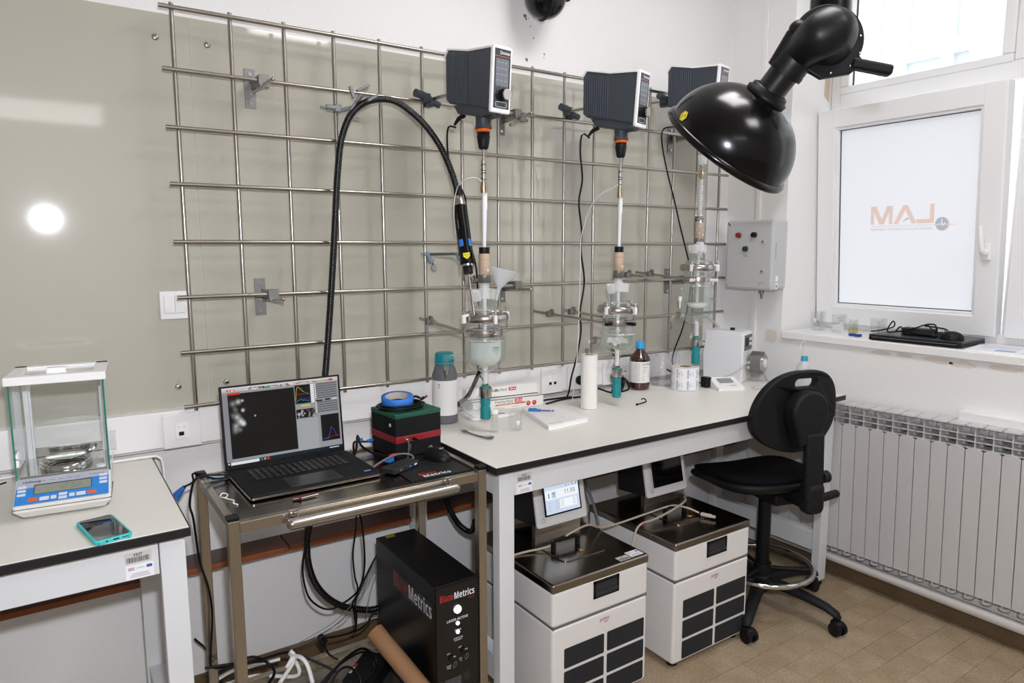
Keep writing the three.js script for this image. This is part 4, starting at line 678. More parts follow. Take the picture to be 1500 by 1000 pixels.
{
  const t = thing('double_spatula', 'steel double spoon spatula lying near the left table corner', 'spatula', [0.834, T, 0.35], 0);
  const a = [-0.009, 0.008, -0.062], b = [0.012, 0.008, 0.052];
  part(t, 'handle', [tb([[-0.009, 0.009, -0.055], [0.0, 0.005, -0.02], [0.006, 0.005, 0.02], [0.012, 0.006, 0.045]], 0.0032)], M.dull);
  const bowl = (p, ry, s) => { const g = la([[0, -0.0045], [0.007, -0.003], [0.0105, 0.0015], [0.0112, 0.0018], [0.0075, -0.0018], [0, -0.003]], 20); g.scale(s, 1, 1.7 * s); return at(g, p[0], p[1], p[2], 0.12, ry, 0); };
  part(t, 'spoon', bowl(a, 0.5, 0.8), M.dull); part(t, 'spoon', bowl([0.022, 0.007, 0.056], 1.1, 1), M.dull);
}
{
  const t = thing('glass_vial', 'small clear glass vial with white screw cap in front of the teal valve', 'vial', [0.922, T, 0.338]);
  part(t, 'glass_wall', [la([[0.0, 0.001], [0.0125, 0.001], [0.0138, 0.004], [0.0138, 0.062], [0.01, 0.07], [0.01, 0.074]], 28), la([[0, 0.004], [0.0118, 0.005], [0.0125, 0.008], [0.0125, 0.061]], 28)], M.labglass);
  part(t, 'cap', [la([[0.0122, 0.068], [0.0128, 0.07], [0.0128, 0.082], [0.0118, 0.084], [0, 0.0842]], 32)], M.softwhite);
}
{
  const t = thing('small_beaker', 'small clear beaker with white graduation triangle beside the notebook', 'beaker', [1.003, T, 0.352]);
  part(t, 'glass_wall', [la([[0, 0.001], [0.022, 0.001], [0.0245, 0.004], [0.0245, 0.064], [0.0268, 0.067]], 32), la([[0, 0.003], [0.0225, 0.004], [0.0232, 0.064]], 32)], M.labglass);
  const mk = [bx(0.0006, 0.03, 0.0006, 0.001, 0.045, 0.0246)]; const tri = new THREE.ShapeGeometry(new THREE.Shape([[-0.008, 0.012], [0.008, 0.012], [0.0, -0.01]].map(([a, b]) => new THREE.Vector2(a, b))));
  part(t, 'marking', [at(tri, -0.004, 0.027, 0.0246, 0, -0.2, 0), ...mk], M.gloss);
}
{
  const t = thing('notebook', 'thick notebook with pale speckled cover lying under a blue pen', 'notebook', [1.197, T, 0.285], 0.0);
  const cov = printed(512, 768, (x, w, h) => { fill(x, '#efeeec', 0, 0, w, h); seed = 33; for (let i = 0; i < 90; i++) { x.fillStyle = `rgba(90,90,105,${R(0.3, 0.8)})`; const a = R(0, w), b = R(0, h); x.fillRect(a, b, R(2, 7), R(2, 7)); } x.strokeStyle = 'rgba(120,120,130,0.5)'; for (let i = 0; i < 12; i++) { x.beginPath(); x.moveTo(R(0, w), R(h * 0.4, h)); x.lineTo(R(0, w), R(h * 0.4, h)); x.stroke(); } txt(x, 'labnotes', 60, 700, 40, '#8a8a92', 'italic', 'serif'); }, 0.5);
  const q = [[-0.1, 0.143], [0.104, 0.122], [0.113, -0.13], [-0.015, -0.148]], sh = (o) => new THREE.Shape(q.map(([a, b]) => new THREE.Vector2(a * o, -b * o)));
  const flat = (o, d, y) => at(ex(sh(o), d), 0, y, 0, -Math.PI / 2), cg = flat(1, 0.0018, 0.0152); { const p = cg.attributes.position, u = cg.attributes.uv; for (let i = 0; i < u.count; i++) u.setXY(i, p.getX(i) / 0.22 + 0.5, -p.getZ(i) / 0.3 + 0.5); }
  part(t, 'page_block', flat(0.985, 0.0134, 0.0018), M.paper); part(t, 'cover', cg, cov); part(t, 'back_cover', flat(1, 0.0018, 0), M.softwhite);
  const p = thing('ballpoint_pen', 'blue ballpoint pen with clear barrel lying on the notebook', 'pen', [1.205, T + 0.0215, 0.235], 0);
  part(p, 'cap', [rod([-0.036, 0, -0.036], [0.001, 0, -0.004], 0.0055)], M.blue); part(p, 'barrel', rod([0.001, 0, -0.004], [0.037, 0, 0.029], 0.0048), M.clearplastic); part(p, 'refill', rod([0.0, 0, -0.004], [0.03, 0, 0.023], 0.0022), std('#2a3a9a', 0.4)); part(p, 'tip', rod([0.033, 0, 0.0255], [0.041, 0, 0.0325], 0.0045, 0.001), M.blue); part(p, 'clip', rod([-0.034, 0.007, -0.034], [-0.01, 0.007, -0.013], 0.0016), M.blue);
}
{
  const t = thing('paper_roll', 'tall white roll of wiping paper standing on the worktop', 'roll', [1.447, T, 0.238]);
  part(t, 'paper', [la([[0.016, 0.002], [0.0325, 0.0], [0.0335, 0.003], [0.0335, 0.222], [0.0325, 0.225], [0.018, 0.2245], [0.018, 0.21]], 40)], std('#f3f0ea', 0.9, 0, { bumpMap: plasterBump, bumpScale: 0.0015 }));
  part(t, 'core', [la([[0.018, 0.2235], [0.0165, 0.2235], [0.0165, 0.16]], 32), cy(0.0165, 0.0165, 0.002, 0, 0.16, 0)], std('#b79a86', 0.85));
  part(t, 'loose_edge', rb(0.002, 0.21, 0.004, 0.0009, -0.0335, 0.11, 0.003), std('#e2ded8', 0.9));
}
{
  const t = thing('bent_hook', 'small bent black hook lying alone on the worktop', 'hook', [1.69, T, 0.3]);
  part(t, 'wire', tb([[-0.045, 0.005, 0.016], [-0.03, 0.005, 0.014], [0.02, 0.005, 0.0], [0.03, 0.007, -0.007], [0.032, 0.012, -0.014], [0.022, 0.016, -0.016], [0.008, 0.016, -0.012]], 0.0028), M.black);
  part(t, 'tip', cy(0.0045, 0.0045, 0.006, -0.046, 0.005, 0.016, 0, 0, Math.PI / 2), M.black);
}
{
  const t = thing('reagent_bottle', 'amber glass reagent bottle with light blue cap and printed white label', 'bottle', [1.905, T, 0.062]);
  part(t, 'body', la([[0, 0], [0.04, 0], [0.0465, 0.006], [0.0475, 0.012], [0.0475, 0.142], [0.044, 0.154], [0.02, 0.182], [0.0165, 0.19], [0.0165, 0.196]], 40), std('#3a1605', 0.06, 0, { clearcoat: 1, clearcoatRoughness: 0.03 }));
  part(t, 'label', new THREE.CylinderGeometry(0.0479, 0.0479, 0.098, 40, 1, true, -2.2, 4.4).translate(0, 0.085, 0), printed(1024, 330, (x, w, h) => { fill(x, '#eceae6', 0, 0, w, h); seed = 5; x.fillStyle = '#a3a4a6'; for (let i = 0; i < 24; i++) x.fillRect(200, 22 + i * 12.4, R(130, 160), 4); txt(x, 'ISOPROPANOL', 390, 56, 42, '#7d8592', 'bold'); txt(x, '2-propanol p.a.', 390, 92, 20, '#55585c'); x.fillStyle = '#b3b4b6'; for (let i = 0; i < 6; i++) x.fillRect(390, 112 + i * 14, R(60, 130), 5); for (let i = 0; i < 5; i++) x.fillRect(560, 156 + i * 14, R(60, 110), 5); txt(x, '◊', 560, 140, 34, '#d66'); txt(x, '41.5.10 / 25', 540, 250, 38, '#d05a5a', 'italic', 'serif'); x.fillStyle = '#9c9da0'; for (let i = 0; i < 5; i++) x.fillRect(390, 210 + i * 20, R(30, 90), 5); }, 0.6));
  const cap = [la([[0.0165, 0.19], [0.0205, 0.192], [0.0205, 0.199], [0.0188, 0.2], [0.0188, 0.222], [0.017, 0.225], [0, 0.225]], 32)]; for (let i = 0; i < 24; i++) { const a = i / 24 * 6.283; cap.push(bx(0.0014, 0.02, 0.002, Math.cos(a) * 0.0188, 0.211, Math.sin(a) * 0.0188, 0, -a, 0)); }
  part(t, 'cap', cap, M.skyblue);
}
{
  const t = thing('measuring_beaker', 'large clear plastic measuring beaker between the amber bottle and the sticker roll', 'beaker', [2.065, T, 0.055]);
  part(t, 'wall', [la([[0, 0.002], [0.058, 0.002], [0.06, 0.006], [0.066, 0.158], [0.071, 0.162]], 40), la([[0, 0.005], [0.0575, 0.007], [0.064, 0.158]], 40)], M.clearplastic);
  const mk = []; for (let i = 0; i < 9; i++) mk.push(at(bx(i % 2 ? 0.016 : 0.026, 0.0016, 0.0006), 0.044, 0.03 + i * 0.014, 0.0462 + i * 0.0004, 0, 0.75, 0)); part(t, 'graduation', mk, M.dull).userData.kind = 'stuff';
  part(t, 'handle', tb([[0.062, 0.14, 0.01], [0.09, 0.142, 0.014], [0.098, 0.12, 0.015], [0.094, 0.06, 0.014], [0.074, 0.034, 0.01], [0.06, 0.03, 0.008]], 0.005), M.clearplastic);
}
{
  const t = thing('sticker_roll', 'fat roll of white stickers with blue print at the front of the pump', 'roll', [2.078, T, 0.185]);
  const lab = ctex(1024, 256, (x, w, h) => { fill(x, '#f2f2f2', 0, 0, w, h); for (let r = 0; r < 2; r++) for (let i = 0; i < 8; i++) { const a = i * 128 + 6, b = r * 128 + 8; x.strokeStyle = '#d4d5dc'; x.lineWidth = 2; x.strokeRect(a, b, 116, 112); x.save(); x.translate(a, b); x.rotate(Math.PI / 2); squash(x, 'PARAFILM', 6, -10, 30, 100, '#2c3f8f'); squash(x, 'M  Laboratory', 22, -44, 14, 70, '#6c78ad', 'normal'); squash(x, 'Film 4 in x', 30, -62, 14, 52, '#8d96bb', 'normal'); squash(x, '125 ft Roll', 30, -80, 13, 52, '#6c78ad', 'italic'); x.restore(); x.fillStyle = '#3a55a8'; x.beginPath(); x.moveTo(a + 34, b + 56); x.lineTo(a + 44, b + 50); x.lineTo(a + 44, b + 64); x.fill(); } });
  lab.wrapS = THREE.RepeatWrapping;
  part(t, 'sticker_web', new THREE.CylinderGeometry(0.0635, 0.0635, 0.104, 48, 1, true).translate(0, 0.054, 0), std('#ffffff', 0.55, 0, { map: lab }));
  part(t, 'roll_ends', [la([[0.026, 0.107], [0.0632, 0.107], [0.0635, 0.106]], 48), la([[0.0635, 0.001], [0.063, 0.0], [0.026, 0.0]], 48)], M.gloss);
  part(t, 'core', [la([[0.026, 0.107], [0.026, 0.02], [0.0, 0.02]], 36)], std('#9c7a63', 0.85));
}
{
  const t = thing('peristaltic_pump', 'white peristaltic pump with round steel head and clear tubing', 'pump', [2.44, T, 0.135], 0.35);
  part(t, 'housing', at(ex([[-0.095, 0], [0.095, 0], [0.095, 0.235], [0.085, 0.25], [-0.09, 0.25], [-0.095, 0.17], [-0.1, 0.13]].map(([a, b]) => [-a, b]), 0.15, 0.004), -0.075, 0, 0, 0, Math.PI / 2, 0), std('#e6e7e9', 0.4));
  part(t, 'front_plate', rb(0.142, 0.235, 0.006, 0.002, 0, 0.122, 0.096), M.softwhite);
  part(t, 'display', rb(0.11, 0.075, 0.003, 0.001, 0.0, 0.195, 0.1), M.grey);
  part(t, 'screen', bx(0.045, 0.042, 0.001, -0.022, 0.198, 0.102), M.black); for (const [a, b] of [[0.02, 0.21], [0.02, 0.185], [0.04, 0.21], [0.04, 0.185]]) part(t, 'key', rb(0.013, 0.014, 0.002, 0.001, a, b, 0.102), M.gloss);
  part(t, 'top_knob', [cy(0.011, 0.012, 0.012, 0.0, 0.256, 0.02)], M.black);
  const hd = grp(t, 'pump_head', [0.02, 0.09, 0.098]);
  part(hd, 'drum', [at(cy(0.056, 0.056, 0.05, 0, 0, 0, 0, 0, 0, 36), 0, 0.005, 0.045, Math.PI / 2), rb(0.085, 0.035, 0.045, 0.004, 0.008, -0.035, 0.045)], M.dull);
  part(hd, 'cover', [at(cy(0.044, 0.046, 0.012, 0, 0, 0, 0, 0, 0, 36), 0, 0.004, 0.076, Math.PI / 2)], M.steel); part(hd, 'hub', at(cy(0.022, 0.022, 0.004), 0, 0.004, 0.084, Math.PI / 2), M.gloss);
  part(hd, 'roller', [at(cy(0.009, 0.009, 0.03), -0.05, 0.012, 0.02, 0, 0, Math.PI / 2)], M.chrome); part(hd, 'roller', [at(cy(0.009, 0.009, 0.03), -0.05, -0.014, 0.02, 0, 0, Math.PI / 2)], M.chrome);
  part(hd, 'screw', at(cy(0.003, 0.003, 0.004), -0.032, -0.036, 0.071, Math.PI / 2), M.brass); part(hd, 'screw', at(cy(0.003, 0.003, 0.004), 0.04, -0.036, 0.071, Math.PI / 2), M.brass);
  part(hd, 'badge', pl(0.034, 0.01, 0.005, -0.043, 0.0685), std('#7c8fc8', 0.4));
  const tube = std('#e8eaea', 0.35, 0, { transmission: 0.5, thickness: 0 });
  cable('pump_tube', 'clear tubing looping behind the white pump', 'tube', [[2.36, T + 0.23, -0.01], [2.36, T + 0.29, -0.01], [2.43, T + 0.305, -0.01], [2.51, T + 0.26, 0.0], [2.56, T + 0.18, 0.03], [2.58, T + 0.1, 0.06], [2.585, T + 0.01, 0.06]], 0.007, tube);
  cable('pump_tube', 'clear tubing arching from the steel pump head to the wall', 'tube', [[2.56, T + 0.1, 0.2], [2.575, T + 0.13, 0.2], [2.59, T + 0.115, 0.21], [2.59, T + 0.06, 0.23], [2.575, T + 0.012, 0.27], [2.5, T + 0.008, 0.34], [2.4, T + 0.008, 0.39], [2.32, T + 0.008, 0.385]], 0.006, tube);
  cable('pump_tube', 'clear tubing running from the pump head towards the sticker roll', 'tube', [[2.44, T + 0.1, 0.25], [2.35, T + 0.06, 0.25], [2.26, T + 0.03, 0.2], [2.18, T + 0.02, 0.14], [2.15, T + 0.01, 0.08]], 0.0055, tube);
}
{
  const t = thing('handheld_controller', 'small white desktop controller with tilted grey display', 'controller', [2.245, T, 0.29], -0.42);
  part(t, 'housing', [at(ex([[-0.055, 0], [0.055, 0], [0.055, 0.012], [-0.05, 0.045], [-0.055, 0.045]].map(([a, b]) => [-a, b]), 0.13, 0.003), -0.065, 0, 0, 0, Math.PI / 2, 0)], M.softwhite);
  const f = grp(t, 'front_panel', [0, 0.0295, 0.0035]); f.rotation.x = 0.305;
  part(f, 'display', rb(0.07, 0.002, 0.042, 0.001, 0.0, 0.0015, -0.017), std('#8b9092', 0.2)); part(f, 'badge', bx(0.03, 0.0006, 0.004, 0.02, 0.001, 0.032), std('#9aa6c8', 0.5)); part(f, 'bezel_line', bx(0.12, 0.0005, 0.001, 0, 0.001, 0.02), M.frame);
}
{
  const t = thing('power_adapter', 'black plug adapter lying between sticker roll and controller', 'adapter', [2.19, T, 0.215]);
  part(t, 'block', rb(0.035, 0.05, 0.04, 0.006, 0, 0.025, 0), M.black); part(t, 'pin', [cy(0.003, 0.003, 0.02, 0.022, 0.03, 0.008, 0, 0, Math.PI / 2)], M.chrome); part(t, 'pin', [cy(0.003, 0.003, 0.02, 0.022, 0.018, 0.008, 0, 0, Math.PI / 2)], M.chrome);
}
cable('adapter_cord', 'black cord curling on the worktop behind the sticker roll', 'cord', [[2.18, T + 0.02, 0.2], [2.2, T + 0.004, 0.12], [2.16, T + 0.03, 0.08], [2.1, T + 0.07, 0.05], [2.17, T + 0.05, 0.02], [2.22, T + 0.03, 0.04], [2.25, T + 0.06, 0.03], [2.29, T + 0.01, 0.02]], 0.003);
{
  const t = thing('wash_bottle', 'white squeeze wash bottle with blue cap and thin bent spout', 'bottle', [2.5, T, 0.52]);
  part(t, 'body', la([[0, 0], [0.03, 0], [0.034, 0.005], [0.034, 0.1], [0.03, 0.118], [0.018, 0.134], [0.014, 0.14]], 32), M.milkyplastic);
  part(t, 'label', new THREE.CylinderGeometry(0.0344, 0.0344, 0.016, 20, 1, true, -1.9, 1.4).translate(0, 0.09, 0), M.yellow);
  part(t, 'cap', [cy(0.0145, 0.0155, 0.024, 0, 0.148, 0)], std('#2aa0cc', 0.4));
  part(t, 'spout', tb([[0, 0.16, 0], [0.0, 0.2, 0], [-0.008, 0.225, 0.002], [-0.025, 0.232, 0.006], [-0.045, 0.222, 0.01], [-0.062, 0.2, 0.014]], 0.0016), M.gloss);
}
// ---- plugs and leads on the trunking ----
for (const [x, lab, pts] of [[1.6, 'black round plug with blue marked lead left of the paper roll', [[1.6, 0.955, 0.03], [1.615, 0.945, 0.045], [1.63, 0.92, 0.05], [1.615, 0.9, 0.05], [1.56, 0.897, 0.06], [1.45, 0.897, 0.06], [1.34, 0.897, 0.09]]], [1.812, 'black round plug with lead behind the middle reactor outlet', [[1.812, 0.955, 0.03], [1.835, 0.94, 0.045], [1.85, 0.91, 0.05], [1.82, 0.897, 0.07], [1.72, 0.898, 0.08], [1.66, 0.92, 0.05]]]]) {
  const t = thing('mains_plug', lab, 'plug');
  part(t, 'plug_body', [at(la([[0, 0.016], [0.012, 0.016], [0.02, 0.008], [0.0215, 0.0], [0.02, -0.012], [0, -0.012]], 28), x, 0.955, 0.0, Math.PI / 2)], M.black);
  part(t, 'lead', tb(pts, 0.0042), M.cord);
  if (x < 1.7) part(t, 'blue_tag', rod([1.621, 0.935, 0.047], [1.63, 0.912, 0.05], 0.0055), M.blue);
}
cable('flat_lead', 'flat black lead standing up behind the middle reactor valve', 'cord', [[1.78, 1.11, 0.0], [1.8, 1.04, 0.01], [1.815, 0.98, 0.02], [1.83, 0.93, 0.03], [1.8, 0.9, 0.05], [1.74, 0.9, 0.06]], 0.009);
cable('hose_piece', 'black rubber hose rising behind the grey bottle to the first outlet', 'tube', [[0.9, T + 0.03, 0.03], [0.95, T + 0.04, 0.02], [1.0, 0.96, 0.02], [1.03, 1.02, 0.03], [1.035, 1.07, 0.06]], 0.0085);

// ================= TROLLEY AND ITS LOAD =================
const SH = 0.872;   // upper shelf
{
  const t = thing('steel_trolley', 'stainless steel trolley with tubular handle between the two lab tables', 'trolley');
  const x0 = -0.05, x1 = 0.694, z0 = 0.207, z1 = 0.65, yt = 0.889, q = 0.028;
  for (const x of [x0, x1 - q]) for (const z of [z0, z1 - q]) {
    part(t, 'post', ab(x, x + q, 0.1, yt - 0.008, z, z + q, 0.003), M.brushed);
    part(t, 'post_cap', rb(q + 0.001, 0.011, q + 0.001, 0.003, x + q / 2, yt - 0.003, z + q / 2), M.black);
  }
  part(t, 'upper_shelf', [ab(x0 + 0.01, x1 - 0.01, SH - 0.006, SH, z0 + 0.01, z1 - 0.01)], std('#8b8379', 0.2, 1));
  part(t, 'upper_rail', [ab(x0 + q, x1 - q, yt - 0.042, SH + 0.002, z1 - q + 0.002, z1 - 0.002, 0.002)], M.brushed); part(t, 'upper_rail', [ab(x0 + q, x1 - q, yt - 0.034, yt - 0.009, z0 + 0.002, z0 + q - 0.012, 0.002)], M.brushed);
  for (const x of [x0, x1 - q]) part(t, 'upper_rail', ab(x + 0.004, x + q - 0.004, yt - 0.034, yt - 0.009, z0 + q, z1 - q, 0.002), M.brushed);
  part(t, 'lower_shelf', [ab(x0 + 0.01, x1 - 0.01, 0.162, 0.168, z0 + 0.01, z1 - 0.01)], M.brushed);
  for (const z of [z0 + 0.002, z1 - q + 0.004]) part(t, 'lower_rail', ab(x0 + q, x1 - q, 0.15, 0.19, z, z + 0.022, 0.002), M.brushed);
  for (const x of [x0, x1 - q]) part(t, 'lower_rail', ab(x + 0.004, x + q - 0.004, 0.15, 0.19, z0 + q, z1 - q, 0.002), M.brushed);
  const hy = 0.85, hz = 0.67; part(t, 'handle', [rod([0.1, hy, hz], [0.575, hy, hz], 0.0148), sp(0.0147, 0.1, hy, hz), sp(0.0147, 0.575, hy, hz)], M.steel);
  for (const x of [0.11, 0.557]) part(t, 'handle_bracket', [rb(0.024, 0.03, 0.006, 0.001, x, yt - 0.022, z1 + 0.002), rb(0.01, 0.03, 0.02, 0.002, x, hy + 0.016, hz - 0.008), cy(0.0055, 0.0055, 0.006, x - 0.005, yt - 0.018, z1 + 0.007, Math.PI / 2, 0, 0, 8)], M.steel);
  for (const x of [x0 + q / 2, x1 - q / 2]) for (const z of [z0 + q / 2, z1 - q / 2]) part(t, 'caster', [cy(0.045, 0.045, 0.024, x, 0.045, z + 0.015, 0, 0, Math.PI / 2), rb(0.034, 0.05, 0.05, 0.006, x, 0.08, z + 0.006)], M.grey);
}
// ---- laptop ----
{
  const shot = (x, w, h) => {
    fill(x, '#9a9ca0', 0, 0, w, h); fill(x, '#c9c3c1', 0, 0, w, 34); fill(x, '#d8d6d6', 0, 0, w, 14); seed = 12;
    for (let i = 0; i < 46; i++) { x.fillStyle = ['#8d8f93', '#e9e9e9', '#4c4e52', '#b44'][Math.floor(R(0, 4))]; x.fillRect(R(60, w - 90), R(10, 26), R(8, 40), 6); }
    fill(x, '#25a048', 360, 18, 46, 14); fill(x, '#111', 340, 14, 18, 16); fill(x, '#c8201c', 940, 12, 34, 16); fill(x, '#e4d41c', 862, 14, 16, 16); fill(x, '#b02018', 40, 18, 12, 12); fill(x, '#d03028', 64, 18, 12, 12);
    fill(x, '#040405', 44, 52, 568, 520); fill(x, '#e2281e', 44, 44, 104, 16);
    // blurred bright crystals
    for (const [a, b, r, s] of [[84, 130, 42, 0.5], [130, 118, 38, 0.7], [164, 112, 18, 1], [100, 180, 34, 0.4], [162, 190, 26, 1], [110, 240, 50, 0.65], [140, 280, 44, 0.9], [96, 310, 46, 0.6], [160, 300, 34, 0.85], [90, 350, 40, 0.45], [130, 345, 30, 0.4], [70, 220, 30, 0.3], [260, 246, 14, 0.8]]) { const g = x.createRadialGradient(a, b, 0, a, b, r); g.addColorStop(0, `rgba(255,255,255,${Math.min(1, s * 1.25)})`); g.addColorStop(1, 'rgba(235,235,240,0)'); x.fillStyle = g; x.fillRect(44, 60, 568, 512); }
    fill(x, '#8b8d92', 0, 52, 44, 540); fill(x, '#9a9ca0', 44, 572, 568, 22);
    fill(x, '#060608', 618, 40, 140, 158); const line = (c, p, ox, oy) => { x.strokeStyle = c; x.lineWidth = 3; x.beginPath(); p.forEach(([a, b], i) => i ? x.lineTo(ox + a, oy + b) : x.moveTo(ox + a, oy + b)); x.stroke(); };
    line('#39c04e', [[4, 120], [10, 60], [22, 30], [34, 16], [44, 22], [56, 30], [66, 44], [78, 56], [92, 66], [110, 74], [134, 78]], 618, 40); line('#e0902c', [[4, 140], [12, 70], [20, 14], [34, 16], [50, 34], [64, 46], [78, 62]], 618, 40); line('#c83228', [[14, 82], [30, 78], [60, 76], [100, 80], [134, 84]], 618, 40); line('#35b4c8', [[8, 152], [18, 132], [40, 124], [52, 118], [64, 132], [90, 130], [110, 138], [134, 136]], 618, 40); line('#3a54c8', [[18, 128], [60, 120], [90, 118], [134, 116]], 618, 40);
    fill(x, '#e7e7ea', 762, 40, 30, 160); fill(x, '#e8d634', 664, 212, 84, 10); fill(x, '#b8a038', 664, 228, 60, 6);
    fill(x, '#050505', 618, 246, 170, 74); for (let i = 0; i < 34; i++) { x.fillStyle = `rgba(225,225,230,${R(0.2, 0.9)})`; x.beginPath(); x.arc(R(626, 782), R(254, 312), R(3, 13), 0, 7); x.fill(); }
    fill(x, '#a7a9ad', 612, 330, 196, 262);
    for (let i = 0; i < 12; i++) { const y = 44 + i * 19.4 + (i > 6 ? 22 : 0); fill(x, '#1c1c20', 806, y, 202, 4); fill(x, '#1c1c20', 806, y + 8, 202, 3); fill(x, '#f0f0f0', 800, y - 2, 12, 11); fill(x, '#2c62c8', 830 + R(0, 150), y - 1, 7, 9); }
    fill(x, '#101012', 806, 184, 60, 14); fill(x, '#101012', 890, 180, 50, 14); fill(x, '#dddddd', 960, 182, 44, 10);
    fill(x, '#050507', 836, 318, 172, 226); line('#8a4ad8', [[20, 206], [60, 200], [78, 160], [92, 110], [104, 126], [118, 140], [132, 176], [150, 198]], 836, 318); line('#c82a28', [[60, 208], [90, 196], [130, 190], [166, 196]], 836, 318); line('#3a58d8', [[6, 212], [60, 204], [76, 170], [90, 116]], 836, 318);
    fill(x, '#15222c', 0, 594, w, 30); fill(x, '#e8ecf0', 30, 597, 236, 24); fill(x, '#2a8ad0', 280, 600, 16, 16); fill(x, '#e0b83a', 306, 600, 16, 16); fill(x, '#c8323a', 332, 598, 22, 20); fill(x, '#d8dde0', 900, 604, 90, 8); fill(x, '#e8ecf0', 8, 602, 12, 12);
  };
  const t = thing('laptop', 'open black laptop showing bright crystals on a dark analysis screen', 'laptop', [0.0, SH, 0.0]);
  const g = grp(t, 'base', [0.221, 0.002, 0.383], 0.02);
  part(g, 'deck', [rb(0.374, 0.014, 0.266, 0.005, 0, 0.009, 0)], M.blackmat);
  part(g, 'metal_rim', [at(ex(rr(0.376, 0.268, 0.01), 0.006, 0.001), 0, 0.003, 0, -Math.PI / 2)], M.steel);
  part(g, 'touchpad', rb(0.15, 0.001, 0.09, 0.0004, 0.0, 0.0163, 0.08), std('#141416', 0.3));
  const keys = []; for (let r = 0; r < 6; r++) for (let c = 0; c < 15; c++) keys.push(rb(0.0165, 0.003, 0.0145, 0.0012, (c - 7) * 0.0188, 0.017, -0.086 + r * 0.0175, 0, 0, 0, 1));
  for (const k of keys) part(g, 'key', k, M.black);
  const legends = []; seed = 4; for (let r = 0; r < 6; r++) for (let c = 0; c < 15; c++) legends.push(bx(0.003, 0.0003, 0.003, (c - 7) * 0.0188 - 0.002, 0.0187, -0.088 + r * 0.0175)); part(g, 'key_legends', legends, std('#8d8f93', 0.6)).userData.kind = 'stuff';
  part(g, 'badge', bx(0.02, 0.0006, 0.011, 0.155, 0.0165, 0.107), std('#5a78c8', 0.4));
  const s = grp(t, 'lid', [0.214, 0.016, 0.2485], 0.035); s.rotation.x = -0.12;
  part(s, 'lid_shell', [rb(0.374, 0.252, 0.007, 0.003, 0, 0.126, -0.003)], M.black);
  const disp = part(s, 'screen', pl(0.36, 0.233, 0, 0.13, 0.0008), glowing(1024, 624, shot, 0.75, 0.12));
  void disp;
}
const blaze = (x, px, py, size, w1, w2, gap = 0) => { squash(x, 'Blaze', px, py, size, w1, '#c0281e'); squash(x, 'Metrics', px + w1 + gap, py, size, w2, '#eceff2'); };
